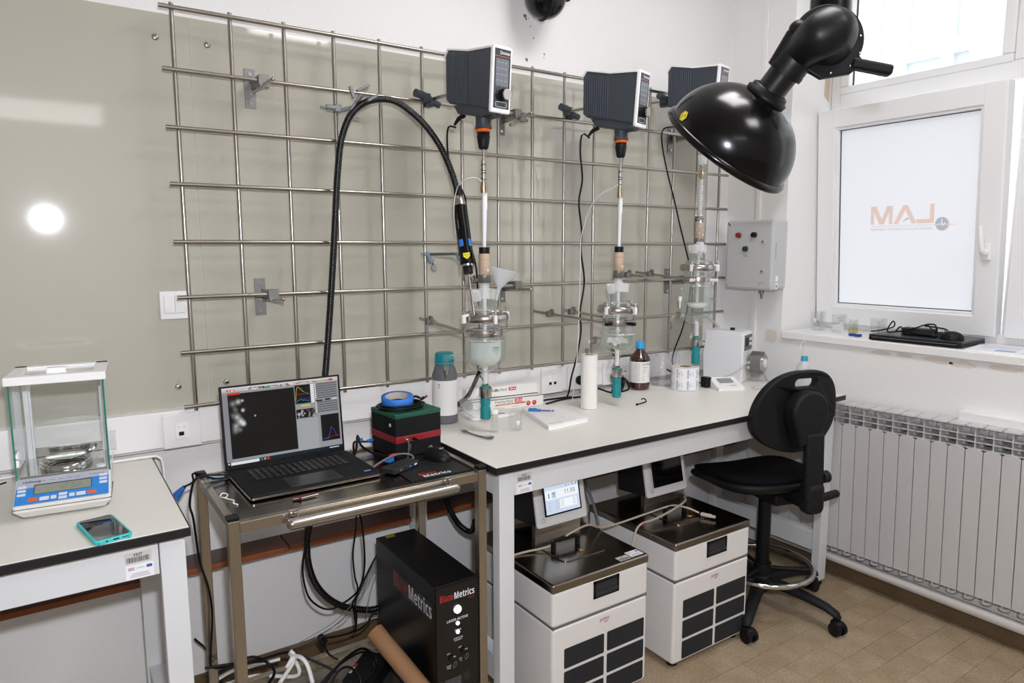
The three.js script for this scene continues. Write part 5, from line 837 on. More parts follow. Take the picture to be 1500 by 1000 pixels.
// ---- black box with green and red bands ----
{
  const t = thing('illuminator_box', 'black cubic instrument box with green lid and red band on the trolley', 'instrument box', [0.6, SH, 0.288], 0.1);
  const w = 0.172, d = 0.162;
  part(t, 'lower_case', ab(-w / 2, w / 2, 0, 0.072, -d / 2, d / 2, 0.003), M.blackmat); part(t, 'red_band', ab(-w / 2 - 0.001, w / 2 + 0.001, 0.048, 0.071, -d / 2 - 0.001, d / 2 + 0.001, 0.003), M.darkred);
  part(t, 'upper_case', ab(-w / 2, w / 2, 0.0705, 0.131, -d / 2, d / 2, 0.002), M.blackmat); part(t, 'green_lid', ab(-w / 2 - 0.001, w / 2 + 0.001, 0.129, 0.144, -d / 2 - 0.001, d / 2 + 0.001, 0.003), M.green);
  for (const y of [0.1, 0.028]) { const f = []; for (let i = 0; i < 8; i++) { const a = i / 8 * 6.283; f.push(at(ex([[-0.0035, 0.012], [0.0035, 0.012], [0.0045, 0.0185], [-0.0045, 0.0185]], 0.001), -0.04, y, d / 2 - 0.0005, 0, 0, a)); } part(t, 'fan_grille', [...f, at(cy(0.009, 0.009, 0.001), -0.04, y, d / 2, Math.PI / 2)], std('#050506', 0.9)).userData.kind = 'stuff'; }
  for (let i = 0; i < 12; i++) part(t, 'vent_slot', bx(0.001, 0.003, 0.012, -w / 2, 0.086 + (i % 6) * 0.007, -0.03 + Math.floor(i / 6) * 0.02), std('#050506', 0.9));
  part(t, 'usb_port', bx(0.001, 0.01, 0.01, -w / 2 - 0.0006, 0.105, 0.045), M.gloss);
  part(t, 'key_lock', [at(cy(0.009, 0.009, 0.006), -0.045, 0.058, d / 2 + 0.003, Math.PI / 2), at(cy(0.004, 0.004, 0.008), -0.045, 0.058, d / 2 + 0.006, Math.PI / 2)], M.chrome);
  part(t, 'key', [rb(0.016, 0.022, 0.002, 0.002, -0.042, 0.034, d / 2 + 0.009, 0, 0.4, -0.2), rb(0.005, 0.03, 0.002, 0.001, -0.046, 0.012, d / 2 + 0.008, 0, 0, -0.2), to(0.005, 0.0012, -0.045, 0.05, d / 2 + 0.008, 0.3, 0.6, 0, 14, 6)], M.dull);
  part(t, 'toggle_switch', [rod([-0.022, 0.058, d / 2], [-0.018, 0.056, d / 2 + 0.024], 0.004, 0.003), cy(0.005, 0.005, 0.003, -0.022, 0.058, d / 2 + 0.001, Math.PI / 2)], M.black);
  part(t, 'foot', cy(0.006, 0.006, 0.004, -0.07, 0.001, 0.07), M.black);
  const y = SH + 0.1445, c = [0.583, y, 0.285];
  const coil = thing('cable_coil', 'coil of black cable under the blue tape roll on the instrument box', 'cable coil', c); seed = 17;
  for (let k = 0; k < 5; k++) { const r = 0.052 + k * 0.005, p = []; for (let i = 0; i <= 26; i++) { const a = i / 26 * 6.283 * 1.02 + k; p.push([Math.cos(a) * r * 1.12 + R(-0.002, 0.002), 0.004 + (k % 3) * 0.0055, Math.sin(a) * r * 0.88 + R(-0.002, 0.002)]); } part(coil, 'loop', tb(p, 0.0032, 6), M.cord); }
  part(coil, 'cable_end', [tb([[0.05, 0.02, -0.02], [0.066, 0.026, -0.025], [0.082, 0.02, -0.02]], 0.0045), rb(0.018, 0.008, 0.01, 0.002, 0.09, 0.018, -0.016, 0, 0.3, 0.3)], M.black); part(coil, 'red_connector', rb(0.012, 0.006, 0.006, 0.001, 0.101, 0.023, -0.012, 0, 0.3, 0.4), M.red);
  const tape = thing('tape_roll', 'roll of bright blue masking tape lying on the cable coil', 'tape', [0.573, y + 0.017, 0.283]); tape.rotation.set(0.12, 0, 0.06);
  part(tape, 'tape', [la([[0.0395, 0], [0.053, 0], [0.053, 0.0245], [0.0395, 0.0245]], 48)], M.tape); part(tape, 'paper_core', [la([[0.0395, 0.024], [0.038, 0.024], [0.038, 0.001], [0.0395, 0.001]], 48)], std('#c9c1b4', 0.85));
}
{
  const mat = printed(512, 400, (x, w, h) => { fill(x, '#0f1011', 0, 0, w, h); squash(x, 'Blaze', 110, 322, 66, 156, '#c0281e'); squash(x, 'Metrics', 124, 374, 66, 236, '#eceff2'); }, 0.55);
  const t = thing('mouse_mat', 'black mouse mat with red and white lettering at the trolley corner', 'mouse mat', [0.571, SH, 0.493], 0.0);
  const g = ex([[-0.11, -0.124], [0.094, -0.124], [0.094, 0.1], [-0.075, 0.1]], 0.0025); part(t, 'mat', at(g, 0, 0, 0, -Math.PI / 2), M.blackmat); part(t, 'mat_print', pl(0.2, 0.156, -0.008, 0.0028, 0.036, -Math.PI / 2, 0, 0), mat);
  const m = thing('computer_mouse', 'black computer mouse with a small logo on the mouse mat', 'mouse', [0.627, SH + 0.0027, 0.458], 0.35);
  const g2 = new THREE.SphereGeometry(1, 28, 18, 0, 6.2832, 0, Math.PI / 2), q = g2.attributes.position; for (let i = 0; i < q.count; i++) { const z = q.getZ(i), y = q.getY(i), x = q.getX(i); q.setXYZ(i, x * 0.031 * (1 - 0.1 * Math.cos(z * 2.6)), Math.pow(y, 0.75) * (0.037 + 0.005 * z * -1), z * 0.054); } g2.computeVertexNormals();
  part(m, 'shell', g2, M.black); part(m, 'wheel', cy(0.009, 0.009, 0.006, 0, 0.032, -0.028, 0, 0, Math.PI / 2), M.grey);
  part(m, 'logo', pl(0.022, 0.013, 0, 0.0395, 0.016, -1.25), printed(64, 40, (x, w, h) => { fill(x, '#141416', 0, 0, w, h); squash(x, 'Blaze', 4, 18, 18, 40, '#c84a2c'); squash(x, 'Metrics', 4, 36, 18, 56, '#eee'); }, 0.4));
}
{
  const t = thing('usb_hub', 'flat dark usb hub lying against the right edge of the laptop', 'hub', [0.487, SH, 0.485], 0.45);
  part(t, 'shell', rb(0.118, 0.016, 0.052, 0.003, 0, 0.012, 0), std('#303236', 0.4, 0.3)); part(t, 'usb_port', rb(0.012, 0.005, 0.001, 0.001, -0.03, 0.012, 0.0265), M.grey); part(t, 'usb_port', rb(0.012, 0.005, 0.001, 0.001, 0.015, 0.012, 0.0265), M.blue); part(t, 'usb_port', rb(0.012, 0.005, 0.001, 0.001, 0.04, 0.012, 0.0265), M.gloss);
  part(t, 'hub_cord', tb([[0.059, 0.012, -0.01], [0.085, 0.014, -0.018], [0.09, 0.02, -0.04], [0.06, 0.024, -0.06], [0.01, 0.022, -0.065], [-0.04, 0.018, -0.06], [-0.07, 0.014, -0.055]], 0.0034), M.grey);
}
cable('laptop_lead', 'black lead running from the laptop right side behind the instrument box', 'cord', [[0.41, SH + 0.012, 0.3], [0.43, SH + 0.03, 0.27], [0.445, SH + 0.06, 0.245], [0.45, SH + 0.03, 0.26], [0.47, SH + 0.012, 0.3], [0.49, SH + 0.012, 0.36], [0.5, SH + 0.01, 0.395]], 0.0042);
cable('laptop_lead', 'second black lead hanging over the trolley back with blue tape', 'cord', [[0.42, SH + 0.005, 0.27], [0.44, SH + 0.03, 0.22], [0.46, SH + 0.03, 0.215], [0.5, SH + 0.025, 0.22], [0.52, SH + 0.02, 0.21]], 0.0035);
solo('tape_flag', 'blue tape flag wrapped round the lead in front of the black box', 'tape', [rb(0.026, 0.016, 0.016, 0.004, 0, 0.008, 0), rb(0.02, 0.001, 0.018, 0.0004, -0.018, 0.009, 0.002)], M.tape, [0.49, SH + 0.002, 0.4], 0.5);
solo('tape_flag', 'blue tape flag on the lead at the trolley rear rail', 'tape', [rb(0.024, 0.014, 0.01, 0.003, 0, 0, 0)], M.tape, [0.462, SH + 0.034, 0.215], 0.2);
solo('tape_flag', 'blue tape flag nearest the left side of the black box', 'tape', [rb(0.03, 0.009, 0.01, 0.003, 0, 0, 0)], M.tape, [0.5, SH + 0.03, 0.222], 0.1);
solo('red_clip', 'small red cable clip between laptop and black box', 'clip', [rb(0.03, 0.007, 0.008, 0.003, 0, 0.004, 0, 0, 0.2), rb(0.012, 0.007, 0.012, 0.002, 0.016, 0.004, 0.004)], std('#c8322c', 0.4), [0.51, SH + 0.012, 0.375], 0.2);
{
  const t = thing('pocket_knife', 'closed dark red pocket knife with steel liners lying before the laptop', 'knife', [0.165, SH, 0.565], 0.12);
  part(t, 'scale', at(ex([[-0.034, -0.003], [-0.02, -0.0085], [0.03, -0.0075], [0.034, 0], [0.028, 0.006], [-0.02, 0.0075], [-0.032, 0.004]], 0.008, 0.002), 0, 0.002, 0, -Math.PI / 2), std('#4a1210', 0.35)); part(t, 'liner', rb(0.05, 0.006, 0.003, 0.001, 0.012, 0.005, 0.0085), M.chrome); part(t, 'blade', [rb(0.03, 0.005, 0.003, 0.001, -0.016, 0.005, -0.0085), rb(0.04, 0.005, 0.003, 0.001, 0.01, 0.005, -0.009)], M.chrome);
  const s = thing('twist_tie', 'white twisted wire tie on the trolley shelf left of the laptop', 'wire tie', [-0.005, SH, 0.48]);
  part(s, 'wire', tb([[-0.018, 0.002, -0.055], [-0.008, 0.005, -0.07], [0.002, 0.004, -0.055], [-0.008, 0.003, -0.035], [-0.016, 0.003, -0.045], [-0.004, 0.003, -0.02], [0.006, 0.003, 0.0], [0.001, 0.003, 0.02], [0.008, 0.002, 0.035]], 0.002, 6), M.gloss);
  const d = thing('usb_dongle', 'pale blue usb dongle plugged into the left side of the laptop', 'dongle', [0.0, SH, 0.265], 0.1);
  part(d, 'shell', rb(0.05, 0.011, 0.02, 0.005, 0.0, 0.009, 0), std('#a9c0d8', 0.3)); part(d, 'window', rb(0.012, 0.001, 0.008, 0.0004, -0.004, 0.0148, 0), M.black); part(d, 'ring', to(0.008, 0.0014, -0.028, 0.01, 0.002, 0.6, 0.2, 0, 16, 6), M.chrome);
  part(d, 'plug', rb(0.022, 0.009, 0.014, 0.002, 0.03, 0.009, 0.004), M.black);
}
cable('usb_lead', 'black lead leaving the laptop left side and hanging beside the trolley post', 'cord', [[0.03, SH + 0.01, 0.29], [-0.01, SH + 0.014, 0.295], [-0.045, SH + 0.03, 0.3], [-0.068, SH + 0.015, 0.3], [-0.08, 0.82, 0.29], [-0.073, 0.777, 0.29], [-0.061, 0.642, 0.27], [-0.04, 0.547, 0.26], [-0.034, 0.459, 0.26], [-0.042, 0.347, 0.25], [-0.04, 0.286, 0.25], [0.025, 0.301, 0.3], [0.105, 0.281, 0.3]], 0.0032);
{
  const t = thing('blue_plug_lead', 'black lead with blue plug reaching from the trolley to the left table', 'cord');
  part(t, 'lead', tb([[0.02, SH + 0.016, 0.28], [-0.03, SH + 0.022, 0.27], [-0.06, SH + 0.026, 0.25], [-0.057, 0.865, 0.22], [-0.076, 0.841, 0.18]], 0.003), M.cord);
  const a = [-0.076, 0.841, 0.18], b = [-0.095, 0.813, 0.16]; part(t, 'plug', [rod(a, b, 0.006, 0.012), rod(b, [b[0] - 0.006, b[1] - 0.012, b[2]], 0.011)], M.blue);
}
// ---- laser source box ----
{
  const t = thing('laser_source', 'tall narrow black laser source box standing on the trolley shelf', 'laser box', [0.586, 0.168, 0.43], 0.0);
  const w = 0.148, h = 0.382, d = 0.44;
  part(t, 'case', rb(w, h, d, 0.003, 0, h / 2, 0), std('#0a0a0b', 0.38, 0, { specularIntensity: 0.45 }));
  part(t, 'side_lettering', pl(0.28, 0.062, -w / 2 - 0.0006, h - 0.088, 0.06, 0, -Math.PI / 2), printed(640, 144, (x, W, H) => { fill(x, '#0d0d0e', 0, 0, W, H); squash(x, 'Blaze', 6, 122, 150, 250, '#8e1d1a'); squash(x, 'Metrics', 262, 122, 150, 372, '#c9ced2'); }, 0.4));
  part(t, 'front_print', pl(w - 0.006, h - 0.012, 0, h / 2, d / 2 + 0.0006), printed(568, 1504, (x, W, H) => {
    fill(x, '#0d0c0c', 0, 0, W, H); squash(x, 'Blaze', 44, 190, 120, 190, '#b02420'); squash(x, 'Metrics', 238, 190, 120, 290, '#eceff2'); txt(x, '600XT', 440, 236, 30, '#a02420');
    txt(x, 'LASER ACTIVE', 284, 474, 46, '#e6e8ea', 'bold', 'sans-serif', 'center'); txt(x, 'POWER', 290, 612, 26, '#d8dadc', 'bold', 'sans-serif', 'center'); txt(x, 'COMPUTER', 290, 716, 24, '#d8dadc', 'bold', 'sans-serif', 'center'); txt(x, 'CONNECT', 290, 742, 24, '#d8dadc', 'bold', 'sans-serif', 'center');
    txt(x, 'OFF', 130, 890, 26, '#d8dadc'); txt(x, 'ON', 212, 950, 26, '#d8dadc'); txt(x, 'OFF', 290, 850, 26, '#d8dadc'); txt(x, 'ON', 380, 904, 26, '#d8dadc'); txt(x, 'LASER', 122, 1050, 24, '#d8dadc'); txt(x, 'PWR', 132, 1078, 24, '#d8dadc'); txt(x, '24V', 300, 1000, 24, '#d8dadc'); txt(x, 'DC', 310, 1028, 24, '#d8dadc');
    x.fillStyle = '#8d929a'; for (let i = 0; i < 16; i++) for (let j = 0; j < 4; j++) x.fillRect(110 + i * 14, 1222 + j * 26, 5, 16); fill(x, '#1b1a1a', 350, 1200, 110, 120); fill(x, '#3a3836', 380, 1200, 8, 110); fill(x, '#3a3836', 410, 1200, 8, 110); fill(x, '#3a3836', 440, 1200, 8, 110);
  }, 0.4));
  const led = std('#f4f6ff', 0.3, 0, { emissive: col('#f2f4ff'), emissiveIntensity: 2.5 });
  part(t, 'laser_lamp', [at(cy(0.0115, 0.0125, 0.006), 0, h - 0.087, d / 2 + 0.003, Math.PI / 2)], led); part(t, 'status_lamp', at(cy(0.0055, 0.006, 0.004), 0, h - 0.132, d / 2 + 0.002, Math.PI / 2), led); part(t, 'status_lamp', at(cy(0.0055, 0.006, 0.004), 0, h - 0.16, d / 2 + 0.002, Math.PI / 2), led);
  for (const [a, b] of [[-0.026, h - 0.236], [0.015, h - 0.222]]) { part(t, 'rocker', rb(0.014, 0.014, 0.008, 0.002, a, b, d / 2 + 0.003), M.blackgloss); part(t, 'key_ring', to(0.0095, 0.001, a + 0.012, b - 0.024, d / 2 + 0.007, 0.2, 0.5, 0, 20, 6), M.dull); }
  part(t, 'yellow_sticker', bx(0.032, 0.0006, 0.026, -0.028, h + 0.0006, -0.205), std('#8f8420', 0.6));
  for (const [a, b] of [[-1, -1], [1, -1], [-1, 1], [1, 1]]) part(t, 'foot', cy(0.01, 0.011, 0.004, a * 0.055, -0.0, b * 0.19), M.black);
}
{
  const t = thing('cardboard_tube', 'brown cardboard tube leaning on the trolley shelf with a blue tape scrap', 'tube');
  const a = [0.413, 0.337, 0.42], b = [0.497, 0.195, 0.64], d = V(b).sub(V(a)), L = d.length(), m = new THREE.Matrix4().compose(V(a), new THREE.Quaternion().setFromUnitVectors(new THREE.Vector3(0, 1, 0), d.clone().normalize()), new THREE.Vector3(1, 1, 1));
  part(t, 'tube_wall', la([[0.0255, 0], [0.0285, 0], [0.0285, L], [0.0255, L], [0.0255, 0]], 40).applyMatrix4(m), M.cardboard);
  part(t, 'blue_scrap', new THREE.CylinderGeometry(0.0288, 0.0288, 0.03, 10, 1, true, -0.95, 0.8).translate(0, L * 0.66, 0).applyMatrix4(m), M.tape);
}
{
  const t = thing('power_brick', 'black power brick with red and white label on the lower trolley shelf', 'power supply', [0.39, 0.168, 0.41], 0.75);
  part(t, 'block', rb(0.165, 0.05, 0.1, 0.006, 0, 0.026, 0), M.black); part(t, 'tag', [bx(0.03, 0.0008, 0.008, -0.03, 0.0518, -0.04)], M.gloss); part(t, 'red_tag', bx(0.018, 0.0008, 0.009, -0.003, 0.0518, -0.04), std('#b0281e', 0.5)); part(t, 'inlet_plug', rb(0.03, 0.024, 0.024, 0.005, 0.1, 0.022, 0), M.black);
  const u = thing('power_brick', 'flat dark power brick with blue tape nearest the front of the lower shelf', 'power supply', [0.3, 0.168, 0.56], 0.3); part(u, 'block', rb(0.15, 0.035, 0.075, 0.006, 0, 0.018, 0), std('#1b1c1f', 0.5)); part(u, 'blue_tape', bx(0.03, 0.001, 0.05, 0.02, 0.0362, 0), M.tape);
}
{
  seed = 55; const y = 0.173, A = 'black cable looped ';
  const run = (label, pts, r, m) => cable('shelf_cable', label, 'cord', pts, r, m);
  run('thick white cable rising in a hump over the lower trolley shelf', [[-0.037, 0.172, 0.18], [0.089, 0.18, 0.195], [0.2, 0.2, 0.3], [0.176, 0.288, 0.3], [0.184, 0.276, 0.33], [0.117, 0.259, 0.4]], 0.0062, M.softwhite);
  run('thick white cable bending down beside the power brick', [[0.152, 0.268, 0.35], [0.18, 0.284, 0.33], [0.196, 0.291, 0.36], [0.208, 0.27, 0.38], [0.209, 0.235, 0.42]], 0.0065, M.softwhite);
  run('thick white cable lying against the front left trolley post', [[-0.077, 0.18, 0.187], [0.022, 0.19, 0.146], [0.097, 0.185, 0.143], [0.185, 0.178, 0.143]], 0.006, M.softwhite);
  run(A + 'through the cable tie at the shelf rear', [[-0.042, 0.323, 0.35], [0.02, 0.327, 0.33], [0.063, 0.325, 0.33], [0.101, 0.293, 0.33], [0.113, 0.272, 0.36], [0.078, 0.263, 0.4]], 0.0045, M.cord);
  run(A + 'along the rear rail from the left post to the white cables', [[-0.064, 0.298, 0.26], [0.011, 0.29, 0.27], [0.091, 0.275, 0.27], [0.181, 0.259, 0.25], [0.218, 0.244, 0.27], [0.274, 0.211, 0.3], [0.319, 0.18, 0.33]], 0.0042, M.cord);
  run(A + 'over the power brick and down in front of it', [[0.208, 0.258, 0.5], [0.282, 0.293, 0.46], [0.357, 0.293, 0.42], [0.395, 0.271, 0.41], [0.415, 0.238, 0.42], [0.395, 0.217, 0.45], [0.334, 0.221, 0.5]], 0.0045, M.cord);
  run(A + 'in a second arch over the power brick', [[0.2, 0.272, 0.5], [0.272, 0.295, 0.47], [0.36, 0.288, 0.43], [0.401, 0.252, 0.42], [0.403, 0.209, 0.44]], 0.0036, M.cord);
  run(A + 'in a small arch on the flat dark power brick', [[0.226, 0.273, 0.52], [0.265, 0.298, 0.5], [0.301, 0.291, 0.49], [0.326, 0.258, 0.5], [0.326, 0.224, 0.52]], 0.0042, M.cord);
  run('black cable bundle hanging from the shelf centre with a ferrite block', [[0.411, 0.705, 0.3], [0.418, 0.623, 0.27], [0.413, 0.529, 0.25], [0.421, 0.443, 0.24], [0.429, 0.399, 0.24], [0.418, 0.316, 0.23], [0.419, 0.254, 0.23], [0.366, 0.251, 0.24], [0.309, 0.265, 0.25]], 0.003, M.cord);
  run('black cable hanging straight from the shelf into the lower bundle', [[0.42, 0.696, 0.3], [0.443, 0.605, 0.27], [0.452, 0.475, 0.25], [0.434, 0.397, 0.24], [0.389, 0.353, 0.22], [0.336, 0.335, 0.2], [0.283, 0.381, 0.19], [0.266, 0.449, 0.18], [0.264, 0.526, 0.19], [0.282, 0.596, 0.2], [0.291, 0.661, 0.22]], 0.0034, M.cord);
  run('black cable looping from the laser box rear to the shelf bundle', [[0.521, 0.482, 0.2], [0.5, 0.455, 0.2], [0.46, 0.411, 0.22], [0.435, 0.378, 0.23], [0.412, 0.343, 0.23], [0.429, 0.296, 0.22], [0.424, 0.235, 0.22]], 0.0036, M.cord);
  run('black cable hooking behind the laser box near the tube', [[0.514, 0.265, 0.2], [0.494, 0.266, 0.2], [0.475, 0.242, 0.2], [0.438, 0.233, 0.21], [0.373, 0.239, 0.22]], 0.0036, M.cord);
  const wires = [[[0.52, 0.467, 0.2], [0.485, 0.406, 0.2], [0.433, 0.336, 0.2], [0.358, 0.284, 0.2], [0.275, 0.257, 0.2], [0.204, 0.242, 0.2]], [[0.52, 0.447, 0.2], [0.487, 0.39, 0.2], [0.438, 0.324, 0.2], [0.363, 0.273, 0.2], [0.286, 0.243, 0.2], [0.208, 0.236, 0.2]], [[0.519, 0.425, 0.2], [0.497, 0.372, 0.2], [0.477, 0.297, 0.2], [0.47, 0.243, 0.2]], [[0.52, 0.457, 0.2], [0.48, 0.397, 0.2], [0.448, 0.331, 0.2], [0.394, 0.285, 0.2], [0.31, 0.255, 0.2], [0.222, 0.243, 0.2]]];
  wires.forEach((w, i) => { const zz = 0.2; cable('thin_wire', ['thin grey wire fanning lowest from laser box to cable tie', 'thin grey wire just above the lowest of the fan', 'thin grey wire dropping straight beside the laser box', 'thin grey wire forming the top of the fan'][i], 'wire', w, 0.0011, M.grey); });
  solo('ferrite_block', 'black ferrite block on the cable at the shelf rear rail', 'ferrite', rb(0.022, 0.034, 0.02, 0.005, 0, 0, 0, 0, 0, 0.5), M.black, [0.298, 0.264, 0.25]);
  run('black cable dropping from the ferrite block to the power brick', [[0.302, 0.248, 0.25], [0.304, 0.231, 0.28], [0.31, 0.228, 0.31], [0.312, 0.241, 0.35]], 0.0035, M.cord);
  run('black cable crossing the wall behind the left trolley posts', [[-0.051, 0.26, 0], [-0.015, 0.209, 0.02], [0.0, 0.16, 0.15]], 0.0035, M.cord);
  run('thick black hose curving under the right table beside the trolley', [[0.835, 0.596, 0.12], [0.853, 0.539, 0.14], [0.879, 0.49, 0.16], [0.901, 0.477, 0.2], [0.86, 0.56, 0.3]], 0.011, M.cord);
}
// ================= CIRCULATORS =================
{
  const julabo = printed(192, 96, (x, w, h) => { fill(x, '#e4e3e2', 0, 0, w, h); squash(x, 'julabo', 10, 52, 52, 150, '#a8242a'); txt(x, '1000F', 74, 84, 26, '#55565a'); }, 0.4);
  const ui = (x, w, h) => { fill(x, '#cfdcf0', 0, 0, w, h); fill(x, '#f2f7ff', 6, 44, w - 12, 110); txt(x, '11.93', 268, 116, 66, '#2b3442', 'normal'); fill(x, '#e05a48', 300, 14, 14, 20); fill(x, '#9fb0c8', 336, 14, 18, 16); fill(x, '#2a3342', 392, 14, 14, 16); fill(x, '#2a3342', 438, 14, 18, 14); fill(x, '#b8c6da', 96, 68, 56, 72); fill(x, '#5b6674', 116, 80, 14, 20); fill(x, '#2a8a4a', 48, 78, 14, 26); fill(x, '#184a28', 48, 108, 14, 24); fill(x, '#f6faff', 200, 172, 240, 104); x.fillStyle = '#98a6ba'; for (let i = 0; i < 4; i++) { x.fillRect(216, 188 + i * 22, 40, 5); x.fillRect(380, 184 + i * 22, 44, 5); x.fillRect(38, 190 + i * 28, 34, 5); x.fillRect(140, 186 + i * 28, 40, 5); } };
  const uiM = glowing(480, 320, ui, 0.85, 0.15), off = std('#0b0b0c', 0.08), grille = std('#26282c', 0.75, 0, { bumpMap: ntex(64, (i, j) => (i % 16 < 8) === (j % 8 < 4) ? 220 : 30, 60), bumpScale: 0.0015 }); grille.userData.metric = true;
  const body = std('#e9e7e4', 0.45), topM = std('#8f8880', 0.2, 1);
  function circulator(label, x, on) {
    const t = thing('circulator', label, 'thermostat', [x, 0, 0.745]), w = 0.418, d = 0.48;
    part(t, 'lower_case', [ab(-w / 2, w / 2, 0.022, 0.3435, -d, 0, 0.012)], body); part(t, 'upper_case', [ab(-w / 2, w / 2, 0.3445, 0.466, -d, 0, 0.012)], body); part(t, 'seam', ab(-w / 2 + 0.003, w / 2 - 0.003, 0.338, 0.35, -d + 0.003, -0.003), M.grey);
    part(t, 'steel_top', [ab(-w / 2 - 0.002, w / 2 + 0.002, 0.46, 0.492, -d, 0.002, 0.008)], topM);
    part(t, 'bath_lid', [at(ex(rr(0.2, 0.19, 0.03), 0.004, 0.0015), 0.02, 0.4915, -0.2, -Math.PI / 2)], topM);
    part(t, 'lid_handle', [tb([[-0.056, 0.52, -0.2], [-0.04, 0.53, -0.2], [0, 0.534, -0.2], [0.04, 0.53, -0.2], [0.056, 0.52, -0.2]], 0.0065), rb(0.014, 0.036, 0.016, 0.003, -0.054, 0.51, -0.2), rb(0.014, 0.036, 0.016, 0.003, 0.054, 0.51, -0.2), rb(0.09, 0.012, 0.018, 0.004, 0, 0.53, -0.2)], M.black); part(t, 'caution_label', at(new THREE.ShapeGeometry(new THREE.Shape([[-0.012, -0.008], [0.012, -0.008], [0, 0.012]].map(([a, b]) => new THREE.Vector2(a, b)))), 0.03, 0.496, -0.15, -Math.PI / 2, 0, 0.2), std('#d99a2a', 0.5));
    for (const zz of [-0.44, -0.04]) for (const xx of [-0.17, 0.17]) part(t, 'foot', cy(0.018, 0.02, 0.024, xx, 0.012, zz), M.black);
    const hg = grp(t, 'grip', [0.015, 0.428, 0.0]); part(hg, 'grip_frame', [ab(-0.056, 0.056, 0.02, 0.03, -0.03, 0.0025), ab(-0.056, 0.056, -0.03, -0.022, -0.03, 0.0025), ab(-0.056, -0.048, -0.03, 0.03, -0.03, 0.0025), ab(0.048, 0.056, -0.03, 0.03, -0.03, 0.0025)], M.black); part(hg, 'grip_pocket', [ab(-0.05, 0.05, -0.024, 0.024, 0.0, 0.001), rb(0.098, 0.014, 0.006, 0.002, 0, -0.015, 0.003)], std('#2a2c30', 0.5));
    for (let r = 0; r < 3; r++) for (const s of [-1, 1]) { const px = s < 0 ? -0.0755 : 0.1085; part(t, 'vent_grille', [at(ex(rr(0.17, 0.069, 0.006), 0.002, 0.0006), px - 0.0015, 0.229 - r * 0.08, -0.0002)], grille); }
    part(t, 'logo_plate', [pl(0.052, 0.026, 0.012, 0.312, 0.0006)], julabo);
    const c = grp(t, 'control_unit', [0.073, 0.535, -0.32]); c.rotation.x = -0.1;
    part(c, 'housing', [at(ex([[0, 0], [0.17, 0], [0.17, 0.13], [0.13, 0.2], [0.03, 0.2]], 0.222, 0.004), -0.111, 0, 0, 0, Math.PI / 2, 0)], std('#131416', 0.5));
    part(c, 'bezel', [at(ex(rr(0.234, 0.21, 0.012, 0, 0.1), 0.014, 0.004), 0, 0, 0, -0.1)], body);
    const f = grp(c, 'screen_unit', [0, 0.078, 0.002]); f.rotation.x = -0.1; part(f, 'screen_frame', rb(0.172, 0.112, 0.003, 0.001, 0, 0.012, 0.0145), M.blackgloss); part(f, 'screen', pl(0.158, 0.1, 0, 0.012, 0.0163), on ? uiM : off); part(f, 'power_button', [to(0.0075, 0.0008, -0.095, -0.055, 0.0145, 0, 0, 0, 24, 6)], M.cast);
    part(f, 'badge', pl(0.05, 0.014, 0.075, 0.092, 0.0148), printed(192, 54, (x2, W, H) => { fill(x2, '#dedddb', 0, 0, W, H); squash(x2, 'julabo', 20, 44, 54, 150, '#a8242a'); }, 0.45));
    part(t, 'unit_bracket', [ab(-0.04, 0.17, 0.49, 0.535, -0.35, -0.325, 0.002)], M.brushed); for (const a of [0.0, 0.06, 0.13]) part(t, 'bracket_knob', cy(0.006, 0.006, 0.008, a, 0.538, -0.3275), M.dull);
    return t;
  }
  const c1 = circulator('grey circulator with lit screen reading a temperature, nearer to the trolley', 1.086, true); circulator('grey circulator with dark screen, nearer to the stool', 1.64, false);
  part(c1, 'barcode_label', pl(0.05, 0.03, 0.11, 0.4932, -0.022, -Math.PI / 2, 0, 0), fkitM); part(c1, 'funding_label', pl(0.056, 0.04, 0.168, 0.4932, -0.03, -Math.PI / 2, 0, 0), euM);
  const beige = std('#b9ab98', 0.5), t = thing('usb_cable', 'beige usb cable draped over both circulators with its plug on the right lid', 'cable');
  part(t, 'cord', tb([[0.86, 0.495, 0.5], [0.93, 0.497, 0.5], [1.03, 0.508, 0.53], [1.1, 0.542, 0.548], [1.2, 0.545, 0.53], [1.3, 0.5, 0.49], [1.38, 0.5, 0.5], [1.5, 0.525, 0.535], [1.62, 0.535, 0.55], [1.68, 0.52, 0.58], [1.705, 0.506, 0.612]], 0.004), beige); part(t, 'plug', [rb(0.017, 0.012, 0.045, 0.004, 1.715, 0.504, 0.64, 0, 0.35), rb(0.012, 0.008, 0.014, 0.001, 1.725, 0.504, 0.668, 0, 0.35)], std('#c9b8ae', 0.45));
  const u = thing('usb_cable', 'second beige cable with a red mark dropping between the two circulators', 'cable');
  part(u, 'cord', tb([[1.83, 0.498, 0.44], [1.79, 0.51, 0.46], [1.68, 0.544, 0.56], [1.6, 0.528, 0.57], [1.5, 0.515, 0.575], [1.42, 0.505, 0.57], [1.385, 0.45, 0.575], [1.365, 0.36, 0.575], [1.36, 0.25, 0.57]], 0.0042), beige); part(u, 'red_mark', rod([1.448, 0.509, 0.5735], [1.432, 0.5065, 0.572], 0.005), M.red);
  cable('under_bench_hose', 'thick black hose linking the two circulators under the bench', 'tube', [[1.2, 0.74, 0.28], [1.28, 0.7, 0.25], [1.38, 0.66, 0.22], [1.5, 0.65, 0.25], [1.6, 0.65, 0.3]], 0.013); cable('under_bench_hose', 'grey hose hanging down behind the lit circulator', 'tube', [[1.43, 0.8, 0.2], [1.4, 0.65, 0.25], [1.385, 0.5, 0.36], [1.37, 0.35, 0.42]], 0.006, M.grey);
}
